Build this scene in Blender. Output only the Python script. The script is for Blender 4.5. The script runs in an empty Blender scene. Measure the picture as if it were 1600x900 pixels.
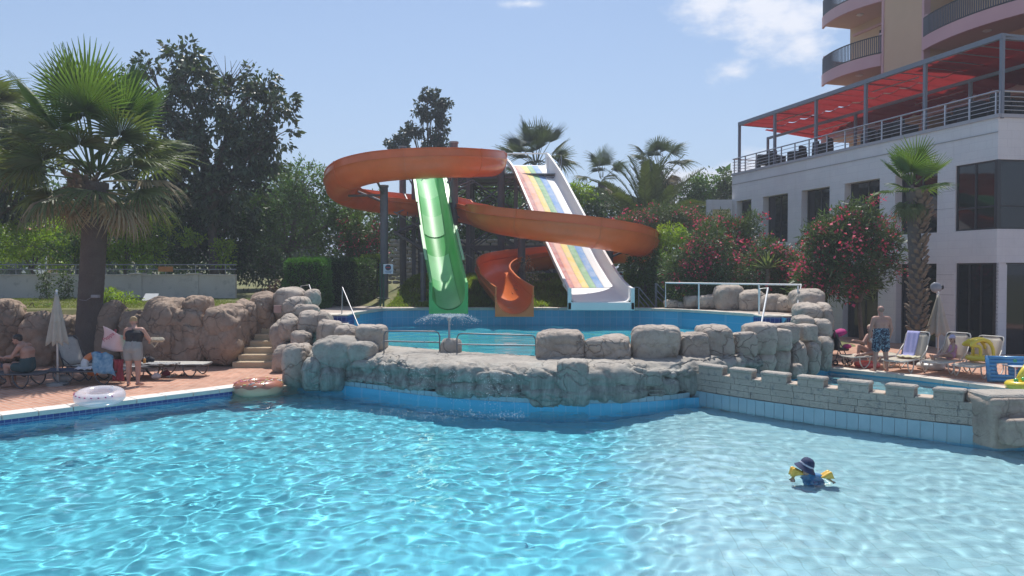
import bpy, bmesh, math, random
import numpy as np
from mathutils import Vector, Matrix, Euler
R = math.radians
S = bpy.context.scene
COL = S.collection
random.seed(7)
rng = np.random.RandomState(7)

# ---------------------------------------------------------------- camera
FPX, PITCH, CAMZ = 1155.0, R(1.24), 2.7
cd = bpy.data.cameras.new('camera'); cam = bpy.data.objects.new('camera', cd); COL.objects.link(cam)
cd.sensor_width = 36; cd.lens = 36 * FPX / 1600; cd.clip_end = 3000; cd.clip_start = .1
cam.location = (0, 0, CAMZ); cam.rotation_euler = (math.pi / 2 - PITCH, 0, 0); S.camera = cam

# ---------------------------------------------------------------- sun and sky
SUN_EL, SUN_AZ = R(62), R(1.5)
L = bpy.data.lights.new('sun', 'SUN'); L.energy = 4.5; L.angle = R(.53); L.color = (1, .955, .89)
sun = bpy.data.objects.new('sun', L); COL.objects.link(sun)
sd = Vector((math.sin(SUN_AZ) * math.cos(SUN_EL), math.cos(SUN_AZ) * math.cos(SUN_EL), math.sin(SUN_EL)))
sun.rotation_euler = sd.to_track_quat('Z', 'Y').to_euler(); sun.location = sd * 60
L.cycles.is_caustics_light = True
W = bpy.data.worlds.new('World'); S.world = W; W.use_nodes = True
nt = W.node_tree; bg = nt.nodes['Background']; bg.inputs[1].default_value = .115
sky = nt.nodes.new('ShaderNodeTexSky'); sky.sky_type = 'NISHITA'; sky.sun_disc = False
sky.sun_elevation = SUN_EL; sky.sun_rotation = SUN_AZ; sky.air_density = 1.0; sky.dust_density = .6; sky.ozone_density = 2.2; sky.altitude = 0
def wn(t, **k):
    n = nt.nodes.new(t)
    for a, b in k.items(): setattr(n, a, b)
    return n
def wmath(op, a, b=None, c=None, clamp=False):
    n = wn('ShaderNodeMath', operation=op, use_clamp=clamp)
    for i, v in enumerate((a, b, c)):
        if v is None: continue
        if isinstance(v, (int, float)): n.inputs[i].default_value = v
        else: nt.links.new(v, n.inputs[i])
    return n.outputs[0]
tc = wn('ShaderNodeTexCoord'); sx = wn('ShaderNodeSeparateXYZ'); nt.links.new(tc.outputs['Generated'], sx.inputs[0])
yy = wmath('MAXIMUM', sx.outputs[1], .05)
u = wmath('DIVIDE', sx.outputs[0], yy); v = wmath('DIVIDE', sx.outputs[2], yy)
def blob(u0, v0, ru, rv):
    a = wmath('DIVIDE', wmath('SUBTRACT', u, u0), ru); b = wmath('DIVIDE', wmath('SUBTRACT', v, v0), rv)
    d = wmath('SQRT', wmath('ADD', wmath('MULTIPLY', a, a), wmath('MULTIPLY', b, b)))
    return wmath('SUBTRACT', 1, d, clamp=True)
blobs = [(.345, .345, .16, .07, .85), (.40, .30, .09, .05, .8), (.27, .37, .10, .05, .7), (.24, .115, .12, .05, .95), (.33, .135, .12, .05, .8), (.02, .36, .045, .012, .55),
         (-.22, .19, .02, .01, .4), (.30, .27, .05, .03, .4), (-.20, .36, .05, .012, .3), (.75, .30, .5, .25, .8)]
tot = None
for u0, v0, ru, rv, k in blobs:
    m = wmath('MULTIPLY', blob(u0, v0, ru, rv), k)
    tot = m if tot is None else wmath('MAXIMUM', tot, m)
cn = wn('ShaderNodeTexNoise'); cn.inputs['Scale'].default_value = 9; cn.inputs['Detail'].default_value = 9; cn.inputs['Roughness'].default_value = .62
mp = wn('ShaderNodeMapping'); mp.inputs['Scale'].default_value = (1, 1, 2.2)
nt.links.new(tc.outputs['Generated'], mp.inputs[0]); nt.links.new(mp.outputs[0], cn.inputs['Vector'])
dens = wmath('ADD', wmath('MULTIPLY', tot, 1.45), wmath('MULTIPLY', wmath('SUBTRACT', cn.outputs[0], .5), 2.4))
rp = wn('ShaderNodeMapRange', interpolation_type='SMOOTHSTEP'); nt.links.new(dens, rp.inputs[0])
rp.inputs[1].default_value = .35; rp.inputs[2].default_value = 1.05; rp.inputs[3].default_value = 0; rp.inputs[4].default_value = .93
fac = wmath('MULTIPLY', rp.outputs[0], wmath('GREATER_THAN', tot, .001))
haz = wn('ShaderNodeMapRange'); nt.links.new(sx.outputs[2], haz.inputs[0])
haz.inputs[1].default_value = -.02; haz.inputs[2].default_value = .36; haz.inputs[3].default_value = .72; haz.inputs[4].default_value = .10
m1 = wn('ShaderNodeMix', data_type='RGBA'); nt.links.new(haz.outputs[0], m1.inputs[0]); nt.links.new(sky.outputs[0], m1.inputs[6])
m1.inputs[7].default_value = (3.2, 4.2, 6.1, 1)
m2 = wn('ShaderNodeMix', data_type='RGBA'); nt.links.new(fac, m2.inputs[0]); nt.links.new(m1.outputs[2], m2.inputs[6])
m2.inputs[7].default_value = (7.0, 7.2, 7.9, 1)
nt.links.new(m2.outputs[2], bg.inputs[0])
S.view_settings.view_transform = 'Standard'; S.view_settings.look = 'None'; S.view_settings.exposure = .2; S.view_settings.gamma = 1
S.render.engine = 'CYCLES'
cy = S.cycles
cy.use_denoising = True; cy.max_bounces = 10; cy.diffuse_bounces = 4; cy.glossy_bounces = 3; cy.transmission_bounces = 8; cy.transparent_max_bounces = 8
cy.caustics_refractive = True; cy.caustics_reflective = False; cy.sample_clamp_indirect = 6

# ---------------------------------------------------------------- pixel <-> world helpers
def ray(px, py):
    a, b = (px - 800) / FPX, (450 - py) / FPX
    return Vector((a, math.cos(PITCH) + b * math.sin(PITCH), -math.sin(PITCH) + b * math.cos(PITCH)))
def P(px, py, d):
    r = ray(px, py); return Vector((0, 0, CAMZ)) + r * (d / r.y)
def G(px, py, z=0.0):
    r = ray(px, py); return Vector((0, 0, CAMZ)) + r * ((z - CAMZ) / r.z)

# ---------------------------------------------------------------- materials
MATS = {}
class NG:
    def __init__(s, name):
        s.m = bpy.data.materials.new(name); s.m.use_nodes = True; s.t = s.m.node_tree; s.t.nodes.clear()
        s.out = s.t.nodes.new('ShaderNodeOutputMaterial')
    def n(s, t, ins=None, **k):
        x = s.t.nodes.new(t)
        for a, b in k.items(): setattr(x, a, b)
        for a, b in (ins or {}).items(): s.set(x.inputs[a], b)
        return x
    def set(s, sock, v):
        if isinstance(v, bpy.types.NodeSocket): s.t.links.new(v, sock)
        elif isinstance(v, (tuple, list)) and len(v) == 3 and sock.type == 'RGBA': sock.default_value = (*v, 1)
        else: sock.default_value = v
    def math(s, op, a, b=0, c=0, clamp=False):
        return s.n('ShaderNodeMath', {0: a, 1: b, 2: c}, operation=op, use_clamp=clamp).outputs[0]
    def mix(s, f, a, b, bt='MIX'):
        return s.n('ShaderNodeMix', {0: f, 6: a, 7: b}, data_type='RGBA', blend_type=bt).outputs[2]
    def mr(s, v, a, b, c=0., d=1., smooth=False):
        return s.n('ShaderNodeMapRange', {0: v, 1: a, 2: b, 3: c, 4: d}, interpolation_type='SMOOTHSTEP' if smooth else 'LINEAR').outputs[0]
    def noise(s, scale, detail=5, rough=.55, vec=None, dist=0):
        i = {'Scale': scale, 'Detail': detail, 'Roughness': rough, 'Distortion': dist}
        if vec is not None: i['Vector'] = vec
        else: i['Vector'] = s.pos()
        return s.n('ShaderNodeTexNoise', i).outputs[0]
    def pos(s): return s.n('ShaderNodeNewGeometry').outputs['Position']
    def done(s, sh): s.t.links.new(sh, s.out.inputs[0]); return s.m
def mat(name, c1, c2=None, scale=3., rough=.6, bump=0., bscale=40., metal=0., spec=.5, detail=5, coat=0., transl=0., island=0., c3=None, sheen=0.):
    if name in MATS: return MATS[name]
    g = NG(name); col = c1
    if c2 is not None:
        f = g.mr(g.noise(scale, detail), .3, .7)
        col = g.mix(f, c1, c2)
        if c3 is not None: col = g.mix(g.mr(g.noise(scale * 4.7, 4), .55, .7), col, c3)
    if island:
        ri = g.n('ShaderNodeNewGeometry').outputs['Random Per Island']
        hsv = g.n('ShaderNodeHueSaturation', {'Hue': g.mr(ri, 0, 1, .5 - .025 * island, .5 + .02 * island), 'Value': g.mr(ri, 0, 1, 1 - .5 * island, 1 + .6 * island), 'Color': col}).outputs[0]
        col = hsv
    b = g.n('ShaderNodeBsdfPrincipled', {'Base Color': col, 'Roughness': rough, 'Metallic': metal, 'Specular IOR Level': spec, 'Coat Weight': coat, 'Coat Roughness': .12})
    if bump:
        bn = g.n('ShaderNodeBump', {'Strength': min(1, bump * 10), 'Distance': bump * .1, 'Height': g.noise(bscale, 6, .6)})
        g.t.links.new(bn.outputs[0], b.inputs['Normal'])
    sh = b.outputs[0]
    if transl:
        tcol = g.mix(1., col, (1.6, 1.75, .55), 'MULTIPLY') if (island and c1[1] > c1[0] * 1.1) else col
        t = g.n('ShaderNodeBsdfTranslucent', {'Color': tcol})
        sh = g.n('ShaderNodeMixShader', {0: transl, 1: sh, 2: t.outputs[0]}).outputs[0]
    MATS[name] = g.done(sh); return MATS[name]

# ---------------------------------------------------------------- mesh builders
LOCS = {}
def wloc(o): return LOCS.get(o.name, Vector((0, 0, 0)))
def npmesh(name, V, F, smooth=False):
    V = np.asarray(V, dtype=np.float32).reshape(-1, 3); F = np.asarray(F, dtype=np.int32); k = F.shape[1]
    m = bpy.data.meshes.new(name); m.vertices.add(len(V)); m.vertices.foreach_set('co', V.ravel())
    m.loops.add(F.size); m.loops.foreach_set('vertex_index', F.ravel())
    m.polygons.add(len(F)); m.polygons.foreach_set('loop_start', np.arange(0, F.size, k, dtype=np.int32))
    try: m.polygons.foreach_set('loop_total', np.full(len(F), k, dtype=np.int32))
    except Exception: pass
    m.update(calc_edges=True); m.validate()
    if smooth: m.shade_smooth()
    return m
class MB:
    def __init__(s): s.v = []; s.f = []
    def add(s, vs, fs):
        o = len(s.v); s.v += [tuple(x) for x in vs]; s.f += [tuple(i + o for i in f) for f in fs]; return s
    def box(s, a, b, M=None):
        x0, y0, z0 = a; x1, y1, z1 = b
        vs = [Vector(c) for c in ((x0, y0, z0), (x1, y0, z0), (x1, y1, z0), (x0, y1, z0), (x0, y0, z1), (x1, y0, z1), (x1, y1, z1), (x0, y1, z1))]
        if M is not None: vs = [M @ v for v in vs]
        return s.add(vs, [(0, 3, 2, 1), (4, 5, 6, 7), (0, 1, 5, 4), (1, 2, 6, 5), (2, 3, 7, 6), (3, 0, 4, 7)])
    def bbox(s, a, b, r=.02, M=None):    # box with chamfered edges
        a = Vector(a); b = Vector(b); r = min(r, *(abs(b[i] - a[i]) * .45 for i in range(3)))
        bm = bmesh.new(); c = (a + b) / 2; d = b - a
        bmesh.ops.create_cube(bm, size=1, matrix=Matrix.Translation(c) @ Matrix.Diagonal((d.x, d.y, d.z, 1)))
        bmesh.ops.bevel(bm, geom=bm.edges[:], offset=r, segments=1, affect='EDGES')
        if M is not None: bmesh.ops.transform(bm, matrix=M, verts=bm.verts)
        bm.verts.index_update(); s.add([v.co for v in bm.verts], [[v.index for v in f.verts] for f in bm.faces]); bm.free(); return s
    def prism(s, poly, z0, z1, M=None):   # poly in xy (ccw)
        n = len(poly); vs = [Vector((p[0], p[1], z0)) for p in poly] + [Vector((p[0], p[1], z1)) for p in poly]
        if M is not None: vs = [M @ v for v in vs]
        return s.add(vs, [tuple(range(n))[::-1], tuple(range(n, 2 * n))] + [(i, (i + 1) % n, n + (i + 1) % n, n + i) for i in range(n)])
    def tube(s, pts, r, n=8, cap=True, flat=None):
        pts = [Vector(p) for p in pts]; rs = r if isinstance(r, (list, tuple)) else [r] * len(pts)
        rings = []; up = None
        for i, p in enumerate(pts):
            t = (pts[min(i + 1, len(pts) - 1)] - pts[max(i - 1, 0)])
            t = t.normalized() if t.length > 1e-9 else Vector((0, 0, 1))
            if up is None: up = Vector((0, 0, 1)) if abs(t.z) < .9 else Vector((0, 1, 0))
            x = t.cross(up).normalized(); up = x.cross(t).normalized()
            rings.append([p + (x * math.cos(2 * math.pi * k / n) + up * math.sin(2 * math.pi * k / n) * (flat or 1)) * rs[i] for k in range(n)])
        vs = [v for q in rings for v in q]; fs = []
        for i in range(len(pts) - 1):
            for k in range(n): fs.append((i * n + k, i * n + (k + 1) % n, (i + 1) * n + (k + 1) % n, (i + 1) * n + k))
        if cap: fs += [tuple(range(n))[::-1], tuple((len(pts) - 1) * n + k for k in range(n))]
        return s.add(vs, fs)
    def lathe(s, prof, c=(0, 0, 0), n=20, M=None, close=False):
        vs = []; fs = []; m = len(prof); c = Vector(c)
        for k in range(n):
            a = 2 * math.pi * k / n
            for r, z in prof:
                q = Vector((r * math.cos(a), r * math.sin(a), z)); q = (M @ q) if M is not None else q
                vs.append(q + c)
        for k in range(n):
            for i in range(m if close else m - 1):
                j = (i + 1) % m; fs.append((k * m + i, ((k + 1) % n) * m + i, ((k + 1) % n) * m + j, k * m + j))
        return s.add(vs, fs)
    def torus(s, c, R_, r, M=None, n=28, k=12, sz=1.):
        return s.lathe([(R_ + r * math.cos(2 * math.pi * i / k), sz * r * math.sin(2 * math.pi * i / k)) for i in range(k)], c, n, M, True)
    def ell(s, c, rad, n=12, m=8, M=None):
        rx, ry, rz = rad; vs = []; c = Vector(c)
        for j in range(m + 1):
            th = math.pi * j / m
            for k in range(n):
                a = 2 * math.pi * k / n; q = Vector((rx * math.sin(th) * math.cos(a), ry * math.sin(th) * math.sin(a), rz * math.cos(th)))
                vs.append(((M @ q) if M is not None else q) + c)
        return s.add(vs, [(j * n + k, (j + 1) * n + k, (j + 1) * n + (k + 1) % n, j * n + (k + 1) % n) for j in range(m) for k in range(n)])
    def build(s, name, m, parent=None, smooth=False, world=True, auto=None):
        me = bpy.data.meshes.new(name); off = wloc(parent) if (parent is not None and world) else Vector((0, 0, 0))
        me.from_pydata([(a[0] - off.x, a[1] - off.y, a[2] - off.z) for a in s.v], [], s.f); me.update()
        if smooth: me.shade_smooth()
        if auto is not None: me.set_sharp_from_angle(angle=R(auto))
        return link(name, me, m, parent)
def link(name, me, m=None, parent=None):
    o = bpy.data.objects.new(name, me); COL.objects.link(o)
    if m is not None:
        for q in (m if isinstance(m, (list, tuple)) else [m]): me.materials.append(q)
    if parent is not None: o.parent = parent; LOCS[o.name] = wloc(parent)
    return o
def tag(o, label=None, cat=None, group=None, kind=None):
    if label: o['label'] = label
    if cat: o['category'] = cat
    if group: o['group'] = group
    if kind: o['kind'] = kind
    return o
def thing(name, label, cat, loc=(0, 0, 0), rz=0., group=None):
    o = bpy.data.objects.new(name, None); o.empty_display_size = .1; COL.objects.link(o); o.location = loc; o.rotation_euler = (0, 0, rz)
    LOCS[o.name] = Vector(loc) if rz == 0 else Vector((0, 0, 0)); return tag(o, label, cat, group)
def copy_tree(o, parent=None, depth=0):
    c = o.copy(); COL.objects.link(c)
    if parent is not None: c.parent = parent
    for ch in list(o.children): copy_tree(ch, c, depth + 1)
    return c
def copy_thing(o, label, loc, rz=None, group=None, scale=None):
    c = copy_tree(o); c.location = loc
    if rz is not None: c.rotation_euler.z = rz
    if scale: c.scale = (scale,) * 3
    c['label'] = label
    if group: c['group'] = group
    return c
def struct(o): o['kind'] = 'structure'; return o
def catmull(pts, n=8):
    pts = [Vector(p) for p in pts]; out = []
    q = [pts[0] * 2 - pts[1]] + pts + [pts[-1] * 2 - pts[-2]]
    for i in range(1, len(q) - 2):
        for k in range(n):
            t = k / n; a, b, c, d = q[i - 1], q[i], q[i + 1], q[i + 2]
            out.append(.5 * ((2 * b) + (c - a) * t + (2 * a - 5 * b + 4 * c - d) * t * t + (3 * b - a - 3 * c + d) * t ** 3))
    out.append(pts[-1]); return out
def resample(pts, step):
    out = [pts[0].copy()]; acc = 0.
    for a, b in zip(pts[:-1], pts[1:]):
        l = (b - a).length
        while acc + l >= step:
            t = (step - acc) / l; a = a.lerp(b, t); out.append(a.copy()); l = (b - a).length; acc = 0.
            if l < 1e-9: break
        acc += l
    return out
def inside(poly, X, Y):
    r = np.zeros(np.shape(X), bool); n = len(poly)
    for i in range(n):
        x0, y0 = poly[i][0], poly[i][1]; x1, y1 = poly[(i + 1) % n][0], poly[(i + 1) % n][1]
        c = ((y0 > Y) != (y1 > Y)) & (X < (x1 - x0) * (Y - y0) / (y1 - y0 + 1e-12) + x0); r ^= c
    return r
# value noise on numpy arrays
def vnoise(Pn, seed=0):
    Pn = np.asarray(Pn, float); i = np.floor(Pn).astype(np.int64); f = Pn - i; f = f * f * (3 - 2 * f); out = 0.
    def h(a, b, c):
        n = (a * 374761393 + b * 668265263 + c * 2147483647 + seed * 974634777) & 0xffffffff
        n = ((n ^ (n >> 13)) * 1274126177) & 0xffffffff; n = n ^ (n >> 16); return (n & 0xffff) / 65535.
    for dx in (0, 1):
        for dy in (0, 1):
            for dz in (0, 1):
                w = (f[..., 0] if dx else 1 - f[..., 0]) * (f[..., 1] if dy else 1 - f[..., 1]) * (f[..., 2] if dz else 1 - f[..., 2])
                out = out + w * h(i[..., 0] + dx, i[..., 1] + dy, i[..., 2] + dz)
    return out - .5
def fbm(Pn, scale=1., oct=4, seed=0, gain=.5):
    s = 0.; a = 1.
    for k in range(oct): s = s + a * vnoise(np.asarray(Pn) * scale * 2 ** k + 17.3 * k, seed + k); a *= gain
    return s
def cracks(Pn, cell, seed=0, width=.12):      # 1 in a groove, 0 elsewhere; jittered 3-D cell edges
    Pn = np.asarray(Pn) / cell; Pn = Pn + .5 * np.stack([fbm(Pn, 1.5, 2, seed + 5), fbm(Pn, 1.5, 2, seed + 6), fbm(Pn, 1.5, 2, seed + 7)], -1)
    b = np.floor(Pn).astype(np.int64); f1 = np.full(Pn.shape[:-1], 9.); f2 = f1.copy()
    for dx in (-1, 0, 1):
        for dy in (-1, 0, 1):
            for dz in (-1, 0, 1):
                c = b + np.array([dx, dy, dz])
                def h(k):
                    n = (c[..., 0] * 73856093 ^ c[..., 1] * 19349663 ^ c[..., 2] * 83492791 ^ (seed * 7 + k) * 2654435761) & 0xffffffff
                    n = ((n ^ (n >> 15)) * 2246822519) & 0xffffffff; return ((n ^ (n >> 13)) & 0xffff) / 65535.
                q = c + np.stack([h(1), h(2), h(3)], -1); d = np.linalg.norm(Pn - q, axis=-1)
                f2 = np.minimum(f2, np.maximum(f1, d)); f1 = np.minimum(f1, d)
    return np.clip(1 - (f2 - f1) / width, 0, 1) ** 1.0
# ---------------------------------------------------------------- shared materials
def m_rock(name='rockwork', wet=False, tint=(1, 1, 1)):
    g = NG(name); p = g.pos()
    t = lambda c: tuple(a * b for a, b in zip(c, tint))
    c = g.mix(g.mr(g.noise(1.3, 6, .6), .35, .65), t((.34, .285, .24)), t((.50, .43, .365)))
    c = g.mix(g.mr(g.noise(7, 5, .7), .5, .75), c, t((.26, .225, .195)))
    c = g.mix(g.math('MULTIPLY', g.mr(g.noise(22, 4, .7), .5, .8), .45), c, t((.52, .47, .41)))
    wp = g.n('ShaderNodeVectorMath', {0: p, 1: g.n('ShaderNodeVectorMath', {0: g.n('ShaderNodeTexNoise', {'Vector': p, 'Scale': 1.6, 'Detail': 4.}).outputs[1], 3: .8}, operation='SCALE').outputs[0]}, operation='ADD').outputs[0]
    vo = g.n('ShaderNodeTexVoronoi', {'Vector': g.n('ShaderNodeMapping', {0: wp, 'Scale': (1, 1, 1.5)}).outputs[0], 'Scale': 1.55}, feature='DISTANCE_TO_EDGE').outputs[0]
    ck = g.mr(vo, .0, .03); c = g.mix(g.math('MULTIPLY', g.math('MULTIPLY', g.math('SUBTRACT', 1., ck), .62), g.mr(g.noise(.9, 3), .42, .58)), c, t((.09, .075, .065)))
    rough = .85
    if wet:
        z = g.n('ShaderNodeSeparateXYZ', {0: p}).outputs[2]
        zz = g.math('ADD', z, g.math('MULTIPLY', g.math('SUBTRACT', g.noise(2.2, 5, .6), .5), .55))
        low = g.mr(zz, .72, .42)
        st = g.n('ShaderNodeMapping', {0: p, 'Scale': (3.2, 3.2, .4)}).outputs[0]
        green = g.mix(g.mr(g.noise(1.5, 5, .7, vec=st), .35, .68), (.075, .105, .10), (.36, .39, .36))
        c = g.mix(g.math('MULTIPLY', low, .85), c, green); rough = g.mr(low, 0, 1, .85, .42)
    b = g.n('ShaderNodeBsdfPrincipled', {'Base Color': c, 'Roughness': rough})
    bn = g.n('ShaderNodeBump', {'Strength': .7, 'Distance': .025, 'Height': g.math('ADD', g.math('ADD', g.noise(14, 7, .65), g.math('MULTIPLY', g.noise(60, 4, .6), .25)), g.math('MULTIPLY', g.math('MULTIPLY', g.mr(vo, 0, .05), g.mr(g.noise(.9, 3), .40, .58)), 1.6))})
    g.t.links.new(bn.outputs[0], b.inputs['Normal']); return g.done(b.outputs[0])
def m_tiles(name, c1, c2, w, h, rough=.25, mort=.02, grout=(.6, .7, .75), axis='XZ'):
    g = NG(name); p = g.pos(); s = g.n('ShaderNodeSeparateXYZ', {0: p}).outputs
    uu = g.math('ADD', s[0], g.math('MULTIPLY', s[1], .73)) if axis == 'XZ' else s[0]
    v_ = g.n('ShaderNodeCombineXYZ', {0: uu, 1: s[2] if axis == 'XZ' else s[1], 2: 0.}).outputs[0]
    br = g.n('ShaderNodeTexBrick', {'Vector': v_, 'Color1': c1, 'Color2': c2, 'Mortar': grout, 'Scale': 1., 'Mortar Size': mort, 'Brick Width': w, 'Row Height': h}, offset=0.)
    b = g.n('ShaderNodeBsdfPrincipled', {'Base Color': br.outputs[0], 'Roughness': rough}); return g.done(b.outputs[0])
ROCK = m_rock(); ROCKW = m_rock('wet_rockwork', True, (.88, .94, .97)); ROCKL = m_rock('brown_rockwork', False, (.80, .69, .62))
TILE = mat('pool_tile', (.26, .42, .50), (.31, .47, .55), 4, .22, spec=.5)
TILEW = m_tiles('upper_pool_tile', (.06, .40, .64), (.08, .44, .68), .24, .5, mort=.012, grout=(.16, .46, .68))
TILED = m_tiles('dark_blue_tile', (.01, .035, .20), (.02, .05, .26), .14, .14, mort=.01, grout=(.12, .2, .4))
GROUT = mat('grout', (.42, .52, .56), rough=.9)
COPE = mat('coping_stone', (.60, .54, .46), (.70, .64, .56), 3, .75, .2, 30)
CONC = mat('concrete_paving', (.40, .33, .28), (.50, .42, .36), 1.2, .9, .2, 25)
STEEL = mat('stainless_steel', (.42, .42, .43), rough=.5, metal=.8)
PAINTG = mat('grey_painted_steel', (.13, .135, .16), (.17, .175, .20), 3, .5)
GALV = mat('galvanised_steel', (.34, .35, .37), (.26, .27, .29), 6, .45, metal=.4)
WHITE = mat('white_paint', (.78, .78, .77), rough=.5)
BLACK = mat('black_plastic', (.015, .015, .018), rough=.45)
def m_deck():
    g = NG('terracotta_pavers'); p = g.pos()
    rot = g.n('ShaderNodeMapping', {0: p, 'Rotation': (0, 0, R(38))}).outputs[0]
    br = g.n('ShaderNodeTexBrick', {'Vector': rot, 'Color1': (.36, .17, .11), 'Color2': (.46, .25, .17), 'Mortar': (.42, .32, .26), 'Scale': 1., 'Mortar Size': .012, 'Brick Width': .24, 'Row Height': .12})
    c = g.mix(g.mr(g.noise(.9, 5, .6), .3, .75), br.outputs[0], g.mix(1., br.outputs[0], (1.45, 1.35, 1.3), 'MULTIPLY'))
    c = g.mix(g.math('MULTIPLY', g.mr(g.noise(2.6, 5, .7), .52, .7), .5), c, (.22, .11, .075))
    b = g.n('ShaderNodeBsdfPrincipled', {'Base Color': c, 'Roughness': .85})
    bn = g.n('ShaderNodeBump', {'Strength': .5, 'Distance': .006, 'Height': br.outputs[1]}, invert=True); g.t.links.new(bn.outputs[0], b.inputs['Normal'])
    return g.done(b.outputs[0])
DECK = m_deck()

# ---------------------------------------------------------------- plan of the place
ARC = [(-5.75, 19.3), (-5.35, 18.5), (-3.7, 17.45), (-1.8, 16.15), (-.5, 15.55), (.5, 15.3), (2.0, 15.25), (3.2, 15.6), (4.2, 16.25), (5.6, 17.4), (7.0, 18.8), (8.4, 20.2), (8.8, 21.0)]
F_ARC = resample(catmull([(x, y, 0) for x, y in ARC], 16), .05)
CW_A, CW_B = Vector((3.95, 16.15, 0)), Vector((7.95, 12.2, 0))
MAIN = [(-9.6, 13.75), (-12.2, 11.0), (-14.2, 7.5), (-15, 3.2), (14, 3.2), (14, 12.1), (8.0, 12.1), (4.2, 16.0)] + [(p.x, p.y) for p in F_ARC[::-8] if p.x < 4.0] + [(-6.6, 17.0)]
UP = [(-4.9, 19.2), (-3.25, 18.75), (-1.75, 17.85), (.55, 17.25), (2.2, 17.2), (3.6, 17.6), (5.4, 18.9), (7.1, 20.6), (8.3, 22.3), (8.4, 23.15), (7.9, 23.6), (7.1, 25.2), (6.05, 26.9), (4.5, 27.8), (-1., 27.9), (-3.6, 27.8), (-4.8, 27.4), (-5.35, 24.4), (-6.1, 23.4), (-6.0, 20.6)]
SMALL = [(4.1, 16.3), (8.05, 12.35), (13.4, 12.3), (12.75, 14.6), (11.6, 16.75), (10.4, 18.9), (8.9, 20.75), (7.4, 19.4), (5.6, 17.8)]
def H(x, y):
    x = np.asarray(x, float); y = np.asarray(y, float); z = np.full(x.shape, -.03)
    z = np.where((x < -7.9) & (y > 21.6), 1.55 + .02 * (y - 21) * (y < 60), z)
    z = np.where((x < -7.9) & (y > 21.6) & (x < -8.5), np.maximum(z, 1.5), z)
    z = np.where((x >= -7.9) & (x < 9.3) & (y > 23.1), 1.33, z)
    s = np.clip((y - 28.7) / 6.5, 0, 1); s = s * s * (3 - 2 * s)
    w = np.clip((x + 6.5) / 2.0, 0, 1) * np.clip((9 - x) / 3, 0, 1)
    z = z + np.where((x >= -7.9) & (x < 9.3) & (y > 28.7), s * w * 1.15, 0)
    z = np.where((x >= 9.3) & (y > 26), -.03 + np.clip((y - 26) / 4, 0, 1) * .9 * np.clip((13 - x) / 3, 0, 1), z)
    z = np.where(y > 46, np.maximum(z, 1.6) + (y - 46) * .004, z)
    far = np.clip((np.hypot(x + 150, y - 200) - 20) / 105, 0, 1); z = z + np.where(y > 60, 24 * (1 - far) ** 2, 0)
    return z
def m_ground():
    g = NG('dry_grass_ground')
    c = g.mix(g.mr(g.noise(.8, 6, .65), .35, .65), (.10, .125, .035), (.20, .19, .08))
    c = g.mix(g.mr(g.noise(6, 5, .7), .5, .75), c, (.24, .19, .11))
    b = g.n('ShaderNodeBsdfPrincipled', {'Base Color': c, 'Roughness': .95}); return g.done(b.outputs[0])
GROUND = m_ground()
def ground():
    xs = np.concatenate([np.linspace(-900, -40, 18), np.arange(-38, 38.1, .4), np.linspace(40, 900, 18)])
    ys = np.concatenate([np.linspace(-300, -6, 8), np.arange(-4, 60.1, .4), np.linspace(62, 300, 40), np.linspace(340, 1500, 12)])
    X, Y = np.meshgrid(xs, ys); Z = H(X, Y); Z = Z + np.where((Y > 62), fbm(np.stack([X, Y, X * 0], -1), .02, 3, 3) * 6, 0)
    for poly, g_ in ((MAIN, .0), (UP, .0), (SMALL, .0)):
        cx = np.mean([p[0] for p in poly]); cy_ = np.mean([p[1] for p in poly])
        big = [(cx + (p[0] - cx) * 1.0, cy_ + (p[1] - cy_) * 1.0) for p in poly]
        m = inside(big, X, Y)
        for dx, dy in ((.42, 0), (-.42, 0), (0, .42), (0, -.42)): m |= inside(big, X + dx, Y + dy)
        Z = np.where(m, -2.2, Z)
    m = (X > -8.2) & (X < 9.2) & (Y > 15) & (Y < 23.5) & (Z > -1); Z = np.where(m & (Y < 23.4), -.4, Z)
    ny, nx = X.shape; idx = np.arange(ny * nx).reshape(ny, nx)
    f = np.stack([idx[:-1, :-1], idx[:-1, 1:], idx[1:, 1:], idx[1:, :-1]], -1).reshape(-1, 4)
    struct(link('ground', npmesh('ground', np.stack([X, Y, Z], -1), f, True), GROUND))
ground()
def sheet(name, poly, z, m, thick=.12):
    mb = MB(); mb.prism(poly if sum((poly[i][0] * poly[(i + 1) % len(poly)][1] - poly[(i + 1) % len(poly)][0] * poly[i][1]) for i in range(len(poly))) > 0 else poly[::-1], z - thick, z)
    return struct(mb.build(name, m))
# decks round the main pool
sheet('left_deck', [(-6.6, 17.0), (-5.3, 19.2), (-5.9, 23.2), (-8.2, 23.2), (-8.6, 22.3), (-30, 22.3), (-30, -6), (-15, -6), (-15, 3.2), (-14.2, 7.5), (-12.2, 11.0), (-9.6, 13.75)], 0, DECK)
sheet('near_deck', [(-15, 3.2), (-15, -8), (30, -8), (30, 3.2)], -.001, DECK)
RD = [(8.0, 12.1), (14, 12.1), (14, 3.2), (30, 3.2), (30, 60), (9.0, 60), (8.9, 20.9), (10.4, 18.95), (11.65, 16.8), (12.8, 14.65), (13.4, 12.35), (8.05, 12.35)]
sheet('right_deck', RD, .0, DECK)
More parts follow.
